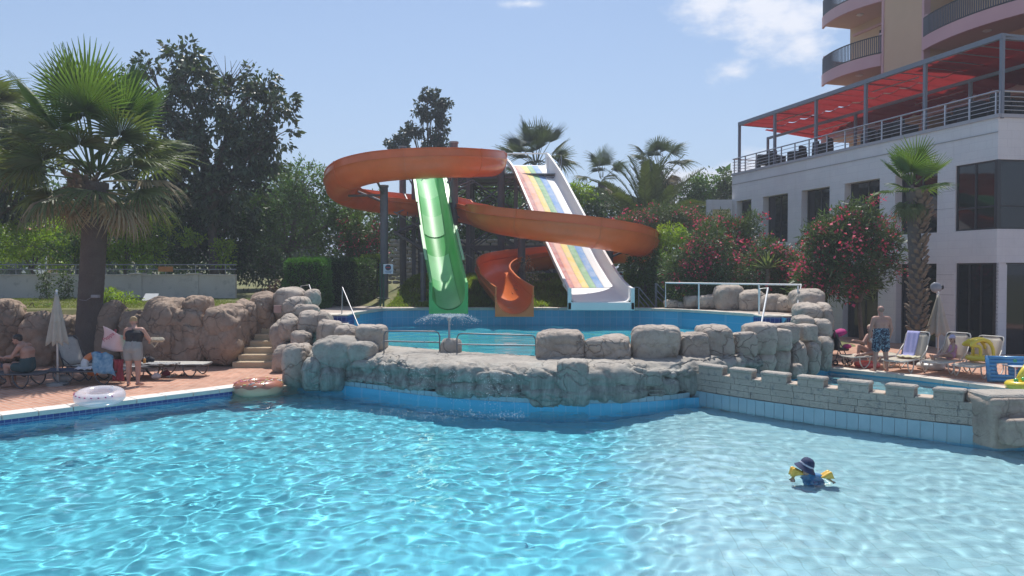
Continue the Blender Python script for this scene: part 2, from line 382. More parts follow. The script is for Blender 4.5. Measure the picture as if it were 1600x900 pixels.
# basins
def basin(name, poly, zt, zf, wall_m, floor_m):
    n = len(poly); mb = MB(); zt = zt if isinstance(zt, list) else [zt] * n; vs = [(p[0], p[1], zf) for p in poly] + [(p[0], p[1], z_) for p, z_ in zip(poly, zt)]
    mb.add(vs, [(i, (i + 1) % n, n + (i + 1) % n, n + i) for i in range(n)]); w = struct(mb.build(name + '_walls', wall_m))
    mb = MB(); mb.add([(p[0], p[1], zf) for p in poly], [tuple(range(n))]); f = struct(mb.build(name + '_floor', floor_m))
    for o in (w, f): o.cycles.is_caustics_receiver = True
    return w, f
FLOORM = mat('pool_floor_paint', (.16, .69, .87), (.19, .71, .88), .5, .85)
FLOORU = mat('upper_pool_floor_paint', (.10, .66, .82), (.12, .68, .84), .5, .85)
PALEM = m_tiles('pale_pool_floor', (.50, .80, .90), (.55, .82, .91), .25, .25, .8, .006, (.42, .66, .72), 'XY')
basin('main_pool', MAIN, -.02, -1.35, TILEW, FLOORM)
basin('upper_pool', UP, [(.70 if (p[1] < 22.2 or p[0] < -5.95) else 1.3) for p in UP], -.15, TILEW, FLOORU)
basin('small_pool', SMALL, -.02, -.75, TILEW, mat('small_pool_floor_paint', (.22, .55, .66), (.28, .60, .70), .5, .85))
sh = [(3.6, 16.8), (2.85, 11.5), (2.15, 7.5), (1.4, 3.0), (14.2, 3.0), (14.2, 12.3), (8.1, 12.3), (4.2, 16.5)]
o = sheet('shallow_pool_shelf', sh[::-1], -.62, PALEM, .75); o.cycles.is_caustics_receiver = True
mb = MB(); rl = [Vector((a[0] + .004, a[1], 0)) for a in sh[:4]]
for a, b in zip(rl[:-1], rl[1:]): mb.add([a + Vector((0, 0, -.618)), b + Vector((0, 0, -.618)), b + Vector((-1.9, 0, -1.36)), a + Vector((-1.9, 0, -1.36))], [(0, 1, 2, 3)])
g = NG('ramp_paint'); z_ = g.n('ShaderNodeSeparateXYZ', {0: g.pos()}).outputs[2]; zz = g.mr(g.math('ADD', z_, g.math('MULTIPLY', g.math('SUBTRACT', g.noise(1.6, 4, .6), .5), .5)), -1.30, -.66, smooth=True)
o = struct(mb.build('shallow_pool_ramp', g.done(g.n('ShaderNodeBsdfPrincipled', {'Base Color': g.mix(zz, (.18, .70, .87), (.50, .79, .89)), 'Roughness': .85}).outputs[0]))); o.cycles.is_caustics_receiver = True
# waters
def m_water(name, col):
    g = NG(name); b = g.n('ShaderNodeBsdfGlass', {'Color': col, 'Roughness': 0., 'IOR': 1.33}); return g.done(b.outputs[0])
def water(name, poly, z, step, amp, lam, m, seed, grow=.25, n=80):
    r = np.random.RandomState(seed); X0, X1 = min(p[0] for p in poly) - .4, max(p[0] for p in poly) + .4; Y0, Y1 = min(p[1] for p in poly) - .4, max(p[1] for p in poly) + .4
    X, Y = np.meshgrid(np.arange(X0, X1, step), np.arange(Y0, Y1, step)); Z = np.zeros_like(X)
    wx = X + .25 * fbm(np.stack([X, Y, X * 0], -1), .8, 2, 31); wy = Y + .25 * fbm(np.stack([X, Y, X * 0], -1), .8, 2, 32)
    for i in range(n):
        l = math.exp(r.uniform(math.log(lam[0]), math.log(lam[1]))); k = 2 * math.pi / l; th = r.uniform(0, 2 * math.pi)
        Z += amp * l ** 1.35 * np.cos(k * (wx * math.cos(th) + wy * math.sin(th)) + r.uniform(0, 6.28))
    Z *= 1 + .7 * fbm(np.stack([X, Y, X * 0], -1), .5, 2, 33)
    m_ = inside(poly, X, Y)
    for a in range(8): m_ |= inside(poly, X + grow * math.cos(a * .785), Y + grow * math.sin(a * .785))
    ny, nx = X.shape; idx = np.arange(ny * nx).reshape(ny, nx)
    f = np.stack([idx[:-1, :-1], idx[:-1, 1:], idx[1:, 1:], idx[1:, :-1]], -1)[m_[:-1, :-1]].reshape(-1, 4)
    used = np.unique(f); mp_ = np.full(ny * nx, -1); mp_[used] = np.arange(len(used))
    V = np.stack([X, Y, Z + z], -1).reshape(-1, 3)[used]
    o = link(name, npmesh(name, V, mp_[f], True), m); struct(o); o.cycles.is_caustics_caster = True; o.cycles.is_caustics_receiver = False
    return o
water('main_pool_water', MAIN, -.15, .035, .0022, (.15, .75), m_water('pool_water', (.93, 1, 1)), 3)
water('upper_pool_water', UP, .755, .08, .0009, (.3, 1.5), m_water('upper_pool_water', (.94, 1, 1)), 4)
water('small_pool_water', SMALL, -.10, .07, .0015, (.25, 1.3), m_water('small_pool_water', (.95, 1, 1)), 5)
# coping of the main pool, stone by stone
def coping(name, line, w, z, m, outward=1, step=.6, thick=.09, gap=.008):
    pts = resample([Vector((p[0], p[1], 0)) for p in line], step); t = struct(bpy.data.objects.new(name, None)); COL.objects.link(t); LOCS[t.name] = Vector((0, 0, 0))
    for a, b in zip(pts[:-1], pts[1:]):
        d = (b - a).normalized(); nn = Vector((-d.y, d.x, 0)) * outward; g_ = d * gap
        q = [a + g_ - nn * .05, b - g_ - nn * .05, b - g_ + nn * w, a + g_ + nn * w]
        q = q if outward > 0 else q[::-1]
        MB().prism([(p.x, p.y) for p in q], z - thick, z + random.uniform(-.002, .002)).build('coping_stone', m, t)
WCOPE = mat('white_coping', (.66, .62, .57), (.76, .73, .68), 2, .7, .15, 30)
coping('left_pool_coping', [(-5.62, 18.3), (-6.45, 17.18), (-9.6, 13.75), (-12.2, 11.0), (-14.2, 7.5)], .42, .022, WCOPE, -1)
coping('right_pool_coping', [(13.4, 12.3), (12.75, 14.6), (11.6, 16.75), (10.4, 18.9), (8.95, 20.7)], .38, .02, COPE, -1)
coping('end_coping', [(14, 12.1), (8.1, 12.1)], .3, .02, COPE, -1)
coping('upper_pool_coping', [(8.4, 23.15), (7.9, 23.6), (7.1, 25.2), (6.05, 26.9), (4.5, 27.8), (-1., 27.9), (-3.6, 27.8), (-4.8, 27.4), (-5.35, 24.4)], .35, 1.352, COPE, -1)
def band(name, line, z0, z1, m, off=.012):
    mb = MB(); pts = [Vector((p[0], p[1], 0)) for p in line]
    for a, b in zip(pts[:-1], pts[1:]):
        d = (b - a).normalized(); nn = Vector((d.y, -d.x, 0)) * off
        mb.add([a + nn + Vector((0, 0, z0)), b + nn + Vector((0, 0, z0)), b + nn + Vector((0, 0, z1)), a + nn + Vector((0, 0, z1))], [(0, 1, 2, 3)])
    return struct(mb.build(name, m))
band('dark_tile_line', [(-6.5, 17.1), (-9.6, 13.75), (-12.2, 11.0), (-14.2, 7.5)], -.28, -.068, TILED, -.02)
# paving behind the upper pool
sheet('patio', [(-5.36, 24.0), (-4.9, 27.5), (-5.2, 31), (-5.0, 38), (-7.4, 38), (-7.6, 24)], 1.344, CONC, .2)
sheet('back_walk', [(-5.0, 28.0), (-3.6, 28.2), (-1, 28.3), (4.6, 28.2), (6.4, 27.2), (7.5, 25.4), (8.3, 23.9), (9.3, 23.2), (9.3, 25.0), (7.6, 27.6), (5.2, 28.75), (-5, 28.75)], 1.340, CONC, .3)
# dark blue steps, left and right of the upper pool
for nm, pts in (('left_pool_steps', [((-6.35, 23.55), (-5.25, 24.6), 1.345), ((-6.25, 23.2), (-5.2, 23.54), 1.08), ((-6.2, 22.85), (-5.15, 23.19), .85)]),
                ('right_pool_steps', [((7.75, 22.95), (8.95, 23.7), 1.345), ((7.75, 22.6), (8.9, 22.94), 1.1), ((7.75, 22.25), (8.85, 22.59), .86)])):
    t = struct(bpy.data.objects.new(nm, None)); COL.objects.link(t); LOCS[t.name] = Vector((0, 0, 0))
    for (a, b, z) in pts:
        MB().box((a[0], a[1], -.1), (b[0], b[1], z - .05)).build('riser', TILED, t)
        MB().bbox((a[0] - .02, a[1] - .02, z - .05), (b[0] + .01, b[1], z), .012).build('tread', COPE, t)

# ---------------------------------------------------------------- rocks
def rockmesh(size, seed, n=16, e=3.2, crk=.035, flat=.0, rough=.085):
    g = np.linspace(-1, 1, n + 1); A, B = np.meshgrid(g, g); V = []; Fs = []; k = 0; idx = np.arange((n + 1) ** 2).reshape(n + 1, n + 1)
    for ax in range(3):
        for sgn in (1, -1):
            q = np.zeros((n + 1, n + 1, 3)); q[..., ax] = sgn; q[..., (ax + 1) % 3] = A * sgn; q[..., (ax + 2) % 3] = B
            V.append(q.reshape(-1, 3)); Fs.append(np.stack([idx[:-1, :-1], idx[:-1, 1:], idx[1:, 1:], idx[1:, :-1]], -1).reshape(-1, 4) + k); k += (n + 1) ** 2
    V = np.concatenate(V); Fs = np.concatenate(Fs); V = V / (np.sum(np.abs(V) ** e, -1, keepdims=True) ** (1 / e))
    key = np.round(V * 1e4).astype(np.int64); _, first, inv = np.unique(key, axis=0, return_index=True, return_inverse=True)
    inv = inv.reshape(-1); V = V[first]; Fs = inv[Fs]
    nrm = V / np.linalg.norm(V, axis=-1, keepdims=True); s = np.array(size) / 2; Wp = V * s
    m = float(np.mean(size)); Q = Wp + seed * 7.13
    d = fbm(Q, 1.1 / m, 3, seed) * rough * 2.4 * m + np.abs(fbm(Q, 3.2 / m, 3, seed + 9)) * rough * .9 * m - cracks(Q, m * .62, seed, .09) * crk * m * .8
    strata = np.abs(((Wp[:, 2] / m * 3.1 + fbm(Q, .9 / m, 2, seed + 3) * 2.2) % 1) - .5); d -= np.clip(.13 - strata, 0, 1) * .16 * m * (.4 + vnoise(Q / m, seed))
    return npmesh('boulder', Wp + nrm * d[:, None], Fs, True)
NR = [0]
def rock(parent, c, size, seed=None, m=None, rz=None, name='boulder', n=16, **k):
    NR[0] += 1; seed = NR[0] if seed is None else seed
    o = link(name, rockmesh(size, seed, n, **k), m or ROCK, parent); o.location = Vector(c) - wloc(parent); o.rotation_euler = (0, 0, random.uniform(-.12, .12) if rz is None else rz); return o
def rockpx(parent, x0, y0, x1, y1, d, depth=None, m=None, **k):
    a, b = P(x0, y0, d), P(x1, y1, d); w, h = b.x - a.x, a.z - b.z; dp = depth or (w + h) / 2
    return rock(parent, ((a.x + b.x) / 2, d + dp * .35, (a.z + b.z) / 2), (w * 1.04, dp, h * 1.04), m=m, **k)
# big wall carrying the waterfall
WALLF = thing('waterfall_rock_wall', 'long curved grey rock wall with a waterfall rim and square boulders on top', 'rock wall', (0, 16.5, 0))
def rimwall():
    pts = F_ARC; n = len(pts); T = [(pts[min(i + 2, n - 1)] - pts[max(i - 2, 0)]).normalized() for i in range(n)]
    prof = catmull([(-2.0, .3, 0), (-1.95, .7, 0), (-1.7, .775, 0), (-1.1, .785, 0), (-.55, .75, 0), (-.18, .70, 0), (.0, .60, 0), (.02, .46, 0), (-.04, .34, 0), (.03, .2, 0), (.02, .1, 0), (-.08, .055, 0), (-.5, .05, 0)], 6)
    V = np.zeros((n, len(prof), 3)); N = np.zeros_like(V)
    for i, (p, t) in enumerate(zip(pts, T)):
        o = Vector((t.y, -t.x, 0))
        for j, q in enumerate(prof):
            a = prof[min(j + 1, len(prof) - 1)] - prof[max(j - 1, 0)]
            w = 1.0 if p.x < 2 else max(.45, 1 - (p.x - 2) * .14)
            ox = q.x if q.x > -.2 else q.x * w
            V[i, j] = (p.x + o.x * ox, p.y + o.y * ox, q.y); nn = o * a.y * -1 + Vector((0, 0, 1)) * a.x; nn = nn if nn.length > 0 else Vector((0, 0, 1)); nn.normalize(); N[i, j] = nn
    s = fbm(V, .9, 4, 5) * .13 + np.abs(fbm(V, 2.6, 4, 8)) * .10 - cracks(V * np.array([1, 1, 1.3]), .55, 4, .09) * .05 - cracks(V, 1.3, 14, .05) * .08
    top = np.clip((V[..., 2] - .7) / .06, 0, 1); lip = np.linspace(0, 1, len(prof)) < .35
    s = np.where(lip[None, :], s * .22, s); V2 = V + N * s[..., None] * 1.0
    idx = np.arange(n * len(prof)).reshape(n, len(prof)); f = np.stack([idx[:-1, :-1], idx[1:, :-1], idx[1:, 1:], idx[:-1, 1:]], -1).reshape(-1, 4)
    off = wloc(WALLF); return link('rim', npmesh('rim', V2.reshape(-1, 3) - np.array(off), f, True), ROCKW, WALLF)
rimwall()
# tile band below it: backing plus tiles
def tile_band(parent, line, z0, z1, w, inset, x1=1e9):
    pts = [p for p in resample(line, w) if p.x < x1]; bk = MB()
    for a, b in zip(pts[:-1], pts[1:]):
        d = (b - a).normalized(); o = Vector((d.y, -d.x, 0)); a2, b2 = a - o * inset, b - o * inset
        bk.add([a2 - o * .012 + Vector((0, 0, z0)), b2 - o * .012 + Vector((0, 0, z0)), b2 - o * .012 + Vector((0, 0, z1)), a2 - o * .012 + Vector((0, 0, z1))], [(0, 1, 2, 3)])
        g_ = .006; q = [a2 + d * g_, b2 - d * g_, b2 - d * g_ - o * .011, a2 + d * g_ - o * .011]
        MB().prism([(p.x, p.y) for p in q], z0 + .004, z1 - .004).build('tile', TILE, parent)
    bk.build('grout', GROUT, parent)
tile_band(WALLF, F_ARC, -.35, .085, .2, .02, 3.95)
C = lambda *a, **k: rockpx(WALLF, *a, **k)
# caps on their necks
for a in ((840, 519, 912, 571, 16.6, .95), (915, 529, 984, 573, 16.5, .85), (993, 514, 1063, 568, 16.6, .9)): C(*a, n=26, e=5, rough=.065, crk=.06)
for a in ((853, 562, 902, 600, 16.3, .7), (925, 566, 982, 605, 16.2, .7), (1005, 560, 1060, 612, 16.5, .8)): C(*a, m=ROCKW, n=18)
C(829, 584, 878, 636, 15.35, .75, m=ROCKW, n=24, e=8, rough=.03); C(872, 566, 921, 634, 15.3, .8, m=ROCKW, n=24, e=7, rough=.04); C(921, 592, 962, 622, 15.45, .6, m=ROCKW, n=16)
C(974, 577, 1036, 604, 15.5, .55, m=ROCKW, e=5); C(1015, 590, 1062, 618, 15.7, .6, m=ROCKW); C(1048, 578, 1100, 618, 16.1, .7, m=ROCKW, n=20)
for a in ((1061, 521, 1105, 580, 17.0, .8), (1098, 512, 1147, 560, 17.2, .8), (1146, 521, 1181, 556, 17.6, .6), (1166, 508, 1211, 554, 18.0, .8), (1209, 515, 1236, 547, 18.4, .6), (1209, 506, 1251, 538, 19.0, .8), (1251, 508, 1277, 534, 19.6, .6)): C(*a, n=20, e=5.5, rough=.055, crk=.045)
for a in ((1104, 556, 1150, 590, 17.1, .8), (1146, 551, 1180, 582, 17.6, .7), (1176, 553, 1211, 584, 18., .8), (1208, 545, 1239, 588, 18.4, .8), (1236, 536, 1264, 590, 18.9, .8), (1262, 538, 1282, 590, 19.4, .8), (1238, 569, 1256, 589, 18.3, .4)): C(*a, n=18, m=ROCK)
# left lumps on the rim
C(484, 532, 560, 585, 17.7, 1.1, m=ROCKW, n=24); C(545, 536, 585, 566, 17.6, .8, m=ROCKW, n=16)
C(554, 509, 600, 551, 18.2, .9, n=24, e=4.5, rough=.05)
C(442, 543, 478, 607, 18.0, 1.2, n=20); C(470, 558, 507, 611, 17.65, 1.0, m=ROCKW, n=20); C(497, 574, 535, 615, 17.5, .8, m=ROCKW, n=18)
# boulder stack right of the stairs
STK = thing('boulder_stack', 'stack of brown rounded boulders climbing beside the right edge of the stairs', 'rocks', P(470, 590, 20.2))
for a in ((423, 450, 474, 506, 22.5, 1.2), (440, 463, 476, 508, 21.6, 1.), (457, 474, 495, 506, 20.9, .9), (463, 489, 496, 534, 20.0, .9), (484, 490, 512, 520, 19.9, .8), (435, 497, 462, 531, 20.4, .9), (452, 518, 485, 545, 19.5, .9),
          (493, 502, 533, 538, 19.3, .9), (521, 512, 555, 542, 18.8, .9), (421, 500, 455, 560, 21.2, 1.1), (424, 536, 455, 584, 19.9, 1.4), (473, 454, 492, 478, 22.4, .8)):
    rockpx(STK, *a, n=20)
# left retaining boulders
LR = thing('retaining_boulders', 'row of large brown boulders holding up the lawn behind the shaded loungers', 'rocks', P(180, 575, 21.2))
for a in ((-30, 470, 22, 570, 20.8, 1.4), (20, 489, 82, 575, 21.0, 1.5), (78, 500, 112, 575, 21.4, 1.), (94, 492, 116, 560, 21.6, .9), (152, 480, 180, 575, 21.4, 1.2), (176, 484, 226, 575, 21.2, 1.4), (218, 471, 282, 578, 21.1, 1.7), (262, 480, 318, 578, 21.0, 1.5),
          (284, 463, 320, 500, 21.3, 1.1), (306, 471, 374, 576, 20.9, 1.6), (362, 469, 400, 530, 21.9, .9), (371, 500, 408, 572, 22.2, .8), (390, 461, 424, 508, 22.3, 1.2), (404, 486, 432, 520, 22.4, .9)):
    rockpx(LR, *a, m=ROCKL, n=26, rough=.11, crk=.05)
for i in range(7):
    rockpx(LR, -80 - i * 90, 480, 10 - i * 90, 575, 20.6, 1.4, m=ROCKL, n=10)
# right-hand stack and the row behind the upper pool
RS = thing('right_boulder_stack', 'tall stack of beige boulders between the upper pool and the man at the small pool', 'rocks', P(1280, 580, 20.6))
for a in ((1279, 525, 1305, 582, 20.0, 1.1), (1275, 501, 1298, 532, 20.4, 1.), (1252, 475, 1292, 505, 21.6, 1.2), (1245, 495, 1275, 512, 20.5, .8), (1248, 456, 1288, 484, 23., 1.4), (1287, 476, 1306, 530, 21.4, 1.), (1300, 528, 1314, 548, 21.5, .6), (1264, 525, 1284, 560, 19.9, .9)):
    rockpx(RS, *a, n=18)
BR = thing('boulder_row', 'low row of beige boulders behind the steel rail under the pink oleanders', 'rocks', P(1160, 487, 26))
for a in ((1040, 469, 1062, 482, 27.6, .7), (1056, 472, 1076, 482, 27.6, .6), (1071, 462, 1096, 483, 27.2, .8), (1093, 461, 1128, 484, 26.8, .9), (1122, 447, 1166, 487, 26.3, 1.), (1160, 454, 1199, 488, 25.8, .9), (1194, 461, 1238, 489, 25.2, 1.), (1223, 465, 1252, 489, 24.6, .9)):
    rockpx(BR, *a, n=16)
# stairs
ST = thing('rock_stairs', 'flight of beige steps rising between the brown rocks on the left', 'stairs', P(415, 575, 20.8))
for i in range(8):
    y0 = 20.75 + i * .3; xl = -7.88 + i * .05; MB().bbox((xl, y0, -.1), (-5.75, y0 + .6, .17 * (i + 1)), .018).build('step', mat('step_stone', (.52, .40, .26), (.60, .47, .32), 3, .8, .2, 40), ST)
for nm, pl, zt_ in (('sun_block_fill', [(-6.6, 17.06), (-5.62, 18.3), (-5.3, 18.75), (-4.7, 19.4), (-4.95, 23.2), (-6.3, 23.2), (-6.9, 17.3)], -.13), ('sun_block_rock', [(-5.55, 18.95), (-4.5, 19.25), (-4.8, 19.9), (-5.9, 20.7), (-6.0, 23.3), (-6.3, 23.3), (-5.9, 19.6)], .62)):
    struct(MB().prism(pl, -1.5, zt_).build(nm, ROCK))  # filler blocks added to keep stray sun off the pool floor
# castle wall
CW = thing('castle_wall', 'low grey brick castle wall with battlements dividing the two pools', 'wall', (CW_A.x, CW_A.y, -.15))
cdv = (CW_B - CW_A); CL = cdv.length; cdv.normalize(); cn_ = Vector((cdv.y, -cdv.x, 0)); cn_ = -cn_ if cn_.y > 0 else cn_
def bul(s): return .28 * 4 * max(0, min(1, s / CL)) * (1 - max(0, min(1, s / CL)))
def s_of_px(px):
    k = (px - 800) / FPX; s = 0
    for _ in range(6): a = CW_A + cn_ * bul(s); s = (k * a.y - a.x) / (cdv.x - k * cdv.y)
    return s
CM = Matrix.Translation(CW_A) @ Matrix(((cdv.x, cn_.x, 0, 0), (cdv.y, cn_.y, 0, 0), (0, 0, 1, 0), (0, 0, 0, 1)))   # x along, y outward to the camera
BRK = mat('castle_brick', (.42, .38, .33), (.52, .47, .41), 2.5, .88, .35, 45, c3=(.27, .27, .26)); MOR = mat('castle_mortar', (.30, .28, .25), (.36, .34, .31), 4, .95, .3, 60)
MB().box((-.15, -.33, -.7), (CL + .15, -.010, .5), CM).build('core', MOR, CW)
rb = random.Random(4)
def brick(s0, s1, z0, z1, y0=-.045, y1=0., nm='brick', m=None):
    j = rb.uniform(-.008, .008); MB().bbox((s0 + .0025, y0, z0 + .002), (s1 - .0025, y1 + j * .6, z1 - .002), .005, CM).build(nm, m or BRK, CW)
for r_ in range(3):
    s = -.1 - (r_ % 2) * .2; z0 = .125 + r_ * .127
    while s < CL + .1:
        l = rb.uniform(.32, .5); brick(max(s, -.12), min(s + l, CL + .14), z0, z0 + .127); s += l
mer = [(1092, 1129), (1141, 1175), (1190, 1230), (1247, 1288), (1310, 1359), (1385, 1430), (1460, 1508)]
for a, b in mer:
    s0, s1 = max(-.1, s_of_px(a)), s_of_px(b)
    MB().box((s0 + .02, -.23, .497), (s1 - .004, -.008, .633), CM).build('merlon_core', MOR, CW)
    k = (s0 + s1) / 2 + rb.uniform(-.08, .08); brick(s0, k, .508, .635); brick(k, s1, .508, .635)
    MB().bbox((s0 - .012, -.25, .635), (s1 + .012, .02, .712), .022, CM).build('cap_stone', BRK, CW)
    e = [(s1, )]
for (a, b), (c, d) in zip(mer[:-1], mer[1:]):
    s0, s1 = s_of_px(b), s_of_px(c); MB().bbox((s0 + .014, -.35, .50), (s1 - .014, .012, .535), .012, CM).build('sill_stone', mat('sill_stone', (.50, .40, .32), (.56, .46, .38), 3, .85), CW)
pts_ = [CW_A + cdv * (CL * i / 60) + cn_ * .03 for i in range(61)]
tile_band(CW, pts_, -.35, .118, .2, .012)
for ch in CW.children:
    co_ = ch.data.vertices
    for v_ in co_:
        q_ = v_.co + wloc(CW) - CW_A; s_ = q_.x * cdv.x + q_.y * cdv.y; v_.co += cn_ * bul(s_)
PB = thing('rock_pier', 'grey carved rock pier ending the castle wall at the right edge of the pool', 'rocks', P(1575, 692, 12.3))
rockpx(PB, 1540, 622, 1660, 702, 12.05, .75, m=m_rock('grey_rockwork', False, (.92, .9, .88)), n=26, e=16, rough=.012, crk=.02)
rockpx(PB, 1570, 655, 1640, 696, 11.75, .5, m=bpy.data.materials['grey_rockwork'], n=18, e=9, rough=.03)
MB().bbox((7.76, 11.98, .58), (9.3, 12.62, .70), .03).build('cap_stone', BRK, PB)
# ---------------------------------------------------------------- water slides
def m_gel(name, c, rough=.32, tr=.12, coat=.25):
    g = NG(name); p = g.pos()
    col = g.mix(g.mr(g.noise(1.1, 5, .6), .35, .7), c, tuple(min(1, x * 1.12 + .012) for x in c))
    st = g.n('ShaderNodeMapping', {0: p, 'Scale': (5, 5, .8)}).outputs[0]
    col = g.mix(g.math('MULTIPLY', g.mr(g.noise(2, 5, .7, vec=st), .55, .8), .22), col, tuple(x * .6 + .06 for x in c))
    b = g.n('ShaderNodeBsdfPrincipled', {'Base Color': col, 'Roughness': rough, 'Coat Weight': coat, 'Coat Roughness': .15})
    t = g.n('ShaderNodeBsdfTranslucent', {'Color': col})
    return g.done(g.n('ShaderNodeMixShader', {0: tr, 1: b.outputs[0], 2: t.outputs[0]}).outputs[0])
ORANGE = m_gel('orange_fibreglass', (.80, .20, .045), .3, .14)
GREEN = m_gel('green_fibreglass', (.10, .50, .13), .48, .12, .05); GREENP = m_gel('pale_green_fibreglass', (.36, .74, .38), .5, .1, 0)
WHITEF = mat('white_fibreglass', (.80, .79, .77), (.84, .83, .81), 1.5, .5, spec=.3)
def sweep(path, prof_fn, name, m, parent, thick=.035, bank=None, i0=0, i1=None):
    """open channel: profile points (side, up) swept along a path, closed shell with real thickness"""
    i1 = len(path) - 1 if i1 is None else i1; mb = MB(); rows = []
    for i in range(i0, i1 + 1):
        p = path[i]; t = (path[min(i + 1, len(path) - 1)] - path[max(i - 1, 0)]).normalized()
        x = t.cross(Vector((0, 0, 1))).normalized(); up = x.cross(t).normalized()
        b = bank[i] if bank else 0.
        q = Matrix.Rotation(b, 3, t); x = q @ x; up = q @ up
        pr = prof_fn(i); n = len(pr); inner = [p + x * a + up * c for a, c in pr]; outer = []
        for k, (a, c) in enumerate(pr):
            d = Vector((pr[min(k + 1, n - 1)][0] - pr[max(k - 1, 0)][0], pr[min(k + 1, n - 1)][1] - pr[max(k - 1, 0)][1])); d.normalize()
            outer.append(p + x * (a + d.y * thick) + up * (c - d.x * thick))
        rows.append(inner + outer[::-1])
    n = len(rows[0]); vs = [v for r in rows for v in r]; fs = []
    for i in range(len(rows) - 1):
        for k in range(n): fs.append((i * n + k, (i + 1) * n + k, (i + 1) * n + (k + 1) % n, i * n + (k + 1) % n))
    h = n // 2
    for base, fl in ((0, False), ((len(rows) - 1) * n, True)):
        for k in range(h - 1):
            f = (base + k, base + k + 1, base + n - 2 - k, base + n - 1 - k); fs.append(f[::-1] if fl else f)
    mb.add(vs, fs); return mb.build(name, m, parent, smooth=True, auto=42)
def uprof(r, la, lb, rim=.07, ridge=.04):
    """half pipe with side walls la (left) and lb (right) above the axis, outward rim; ridge where wall meets pipe"""
    out = [(-r - rim, la - .03), (-r - rim, la), (-r - .012, la), (-r, la - .02), (-r, ridge * .3)] if rim else [(-r, la), (-r, .02)]
    out += [(-r - ridge, .015), (-r, -.03)] if ridge else []
    out += [(-r * math.cos(a), -r * math.sin(a) * 1.0) for a in [math.pi * k / 14 for k in range(1, 14)]]
    out += [(r, -.03), (r + ridge, .015), (r, ridge * .3)] if ridge else []
    out += [(r, lb - .02), (r + .012, lb), (r + rim, lb), (r + rim, lb - .03)] if rim else [(r, .02), (r, lb)]
    return out
# orange flume: pixel/depth way points of the channel axis (axis = centre of the half pipe at the ridge)
OW = [(770, 250, 36.4), (764, 251, 32.9), (735, 251, 31.0), (690, 251, 30.0), (640, 253, 29.7), (590, 258, 29.9), (552, 268, 30.6), (533, 283, 32.2), (540, 298, 34.4), (575, 308, 36.0), (620, 314, 36.4),
      (665, 318, 35.9), (705, 321, 34.4), (742, 327, 32.0), (770, 337, 30.2), (820, 345, 29.0), (880, 353, 28.4), (936, 361, 28.6), (980, 369, 29.4), (1002, 378, 31.0), (997, 387, 33.2), (965, 389, 35.0), (910, 394, 35.5),
      (860, 398, 35.0), (815, 403, 34.0), (783, 410, 32.6), (770, 421, 31.0), (778, 436, 29.4), (793, 452, 28.0), (804, 463, 26.7)]
op = [P(*w) for w in OW]; osm = resample(catmull(op, 12), .22); n_ = len(osm)
def curv(path, i, w=5):
    a = path[max(i - w, 0)]; b = path[i]; c = path[min(i + w, len(path) - 1)]; d1 = (b - a); d2 = (c - b)
    if d1.length < 1e-6 or d2.length < 1e-6: return 0
    return (d1.normalized().cross(d2.normalized())).z / max(.1, (c - a).length / 2)
kv = [curv(osm, i) for i in range(n_)]; kv = [sum(kv[max(0, i - 6):i + 7]) / len(kv[max(0, i - 6):i + 7]) for i in range(n_)]
OS = thing('spiral_slide', 'orange open spiral flume winding in two wide loops down to the pool', 'water slide', P(804, 492, 27))
def oprof(i):
    k = kv[i]; r = .66; e = min(1, (n_ - 1 - i) / 12.); la = lb = .20
    if k > .08: lb = .20 + min(.16, k * 1.0)     # turning left: outer wall is on the right
    if k < -.08: la = .20 + min(.16, -k * 1.0)
    la, lb = [x * e + .36 * (1 - e) for x in (la, lb)]
    return uprof(r, la, lb, .07, .06)
bank = [max(-.16, min(.16, -k * .35)) * min(1, (n_ - 1 - i) / 14.) for i, k in enumerate(kv)]
seg = 13; i = 0
while i < n_ - 1:
    j = min(i + seg, n_ - 1); j = n_ - 1 if n_ - 1 - j < 5 else j
    sweep(osm, oprof, 'flume_section', ORANGE, OS, bank=bank, i0=i, i1=j)
    if 0 < i:
        def jp(k, i=i):
            return [(a * 1.035, b * 1.035 if b < 0 else b + .004) for a, b in oprof(i)]
        a = osm[i]; t = (osm[i + 1] - osm[i - 1]).normalized(); sub = [a - t * .035, a, a + t * .035]
        sweep(sub, jp, 'joint_flange', ORANGE, OS, bank=[bank[i]] * 3, thick=.03)
    i = j
# exit face plate of the orange and green flumes (square front with the half-round mouth)
def faceplate(parent, c, w, h_top, h_bot, r, m, d=.12, lip=.0, name='exit_face'):
    mb = MB(); n = 16; arc = [(-r * math.cos(math.pi * k / n), -r * math.sin(math.pi * k / n)) for k in range(n + 1)]
    top = [(-w / 2, h_top), (-r, h_top * .96)] + arc + [(r, h_top * .96), (w / 2, h_top)]; out = [(-w / 2, h_top), (-w / 2, h_top * .9)] + [(-w / 2 + w * k / n, -h_bot) for k in range(n + 1)] + [(w / 2, h_top * .9), (w / 2, h_top)]
    k = len(top); vs = [c + Vector((x, 0, z)) for x, z in top] + [c + Vector((x, 0, z)) for x, z in out] + [c + Vector((x, d, z)) for x, z in top] + [c + Vector((x, d, z)) for x, z in out]
    fs = []
    for i in range(k - 1):
        fs += [(i, i + 1, k + i + 1, k + i)[::-1], (2 * k + i, 2 * k + i + 1, 3 * k + i + 1, 3 * k + i), (i, i + 1, 2 * k + i + 1, 2 * k + i), (k + i, k + i + 1, 3 * k + i + 1, 3 * k + i)[::-1]]
    fs += [(0, 2 * k, 3 * k, k), (k - 1, 2 * k - 1, 4 * k - 1, 3 * k - 1)]
    mb.add(vs, fs); return mb.build(name, m, parent, auto=40)
e_ = osm[-1]; faceplate(OS, Vector((e_.x, e_.y - .1, e_.z)), 1.40, .36, .74, .66, ORANGE)
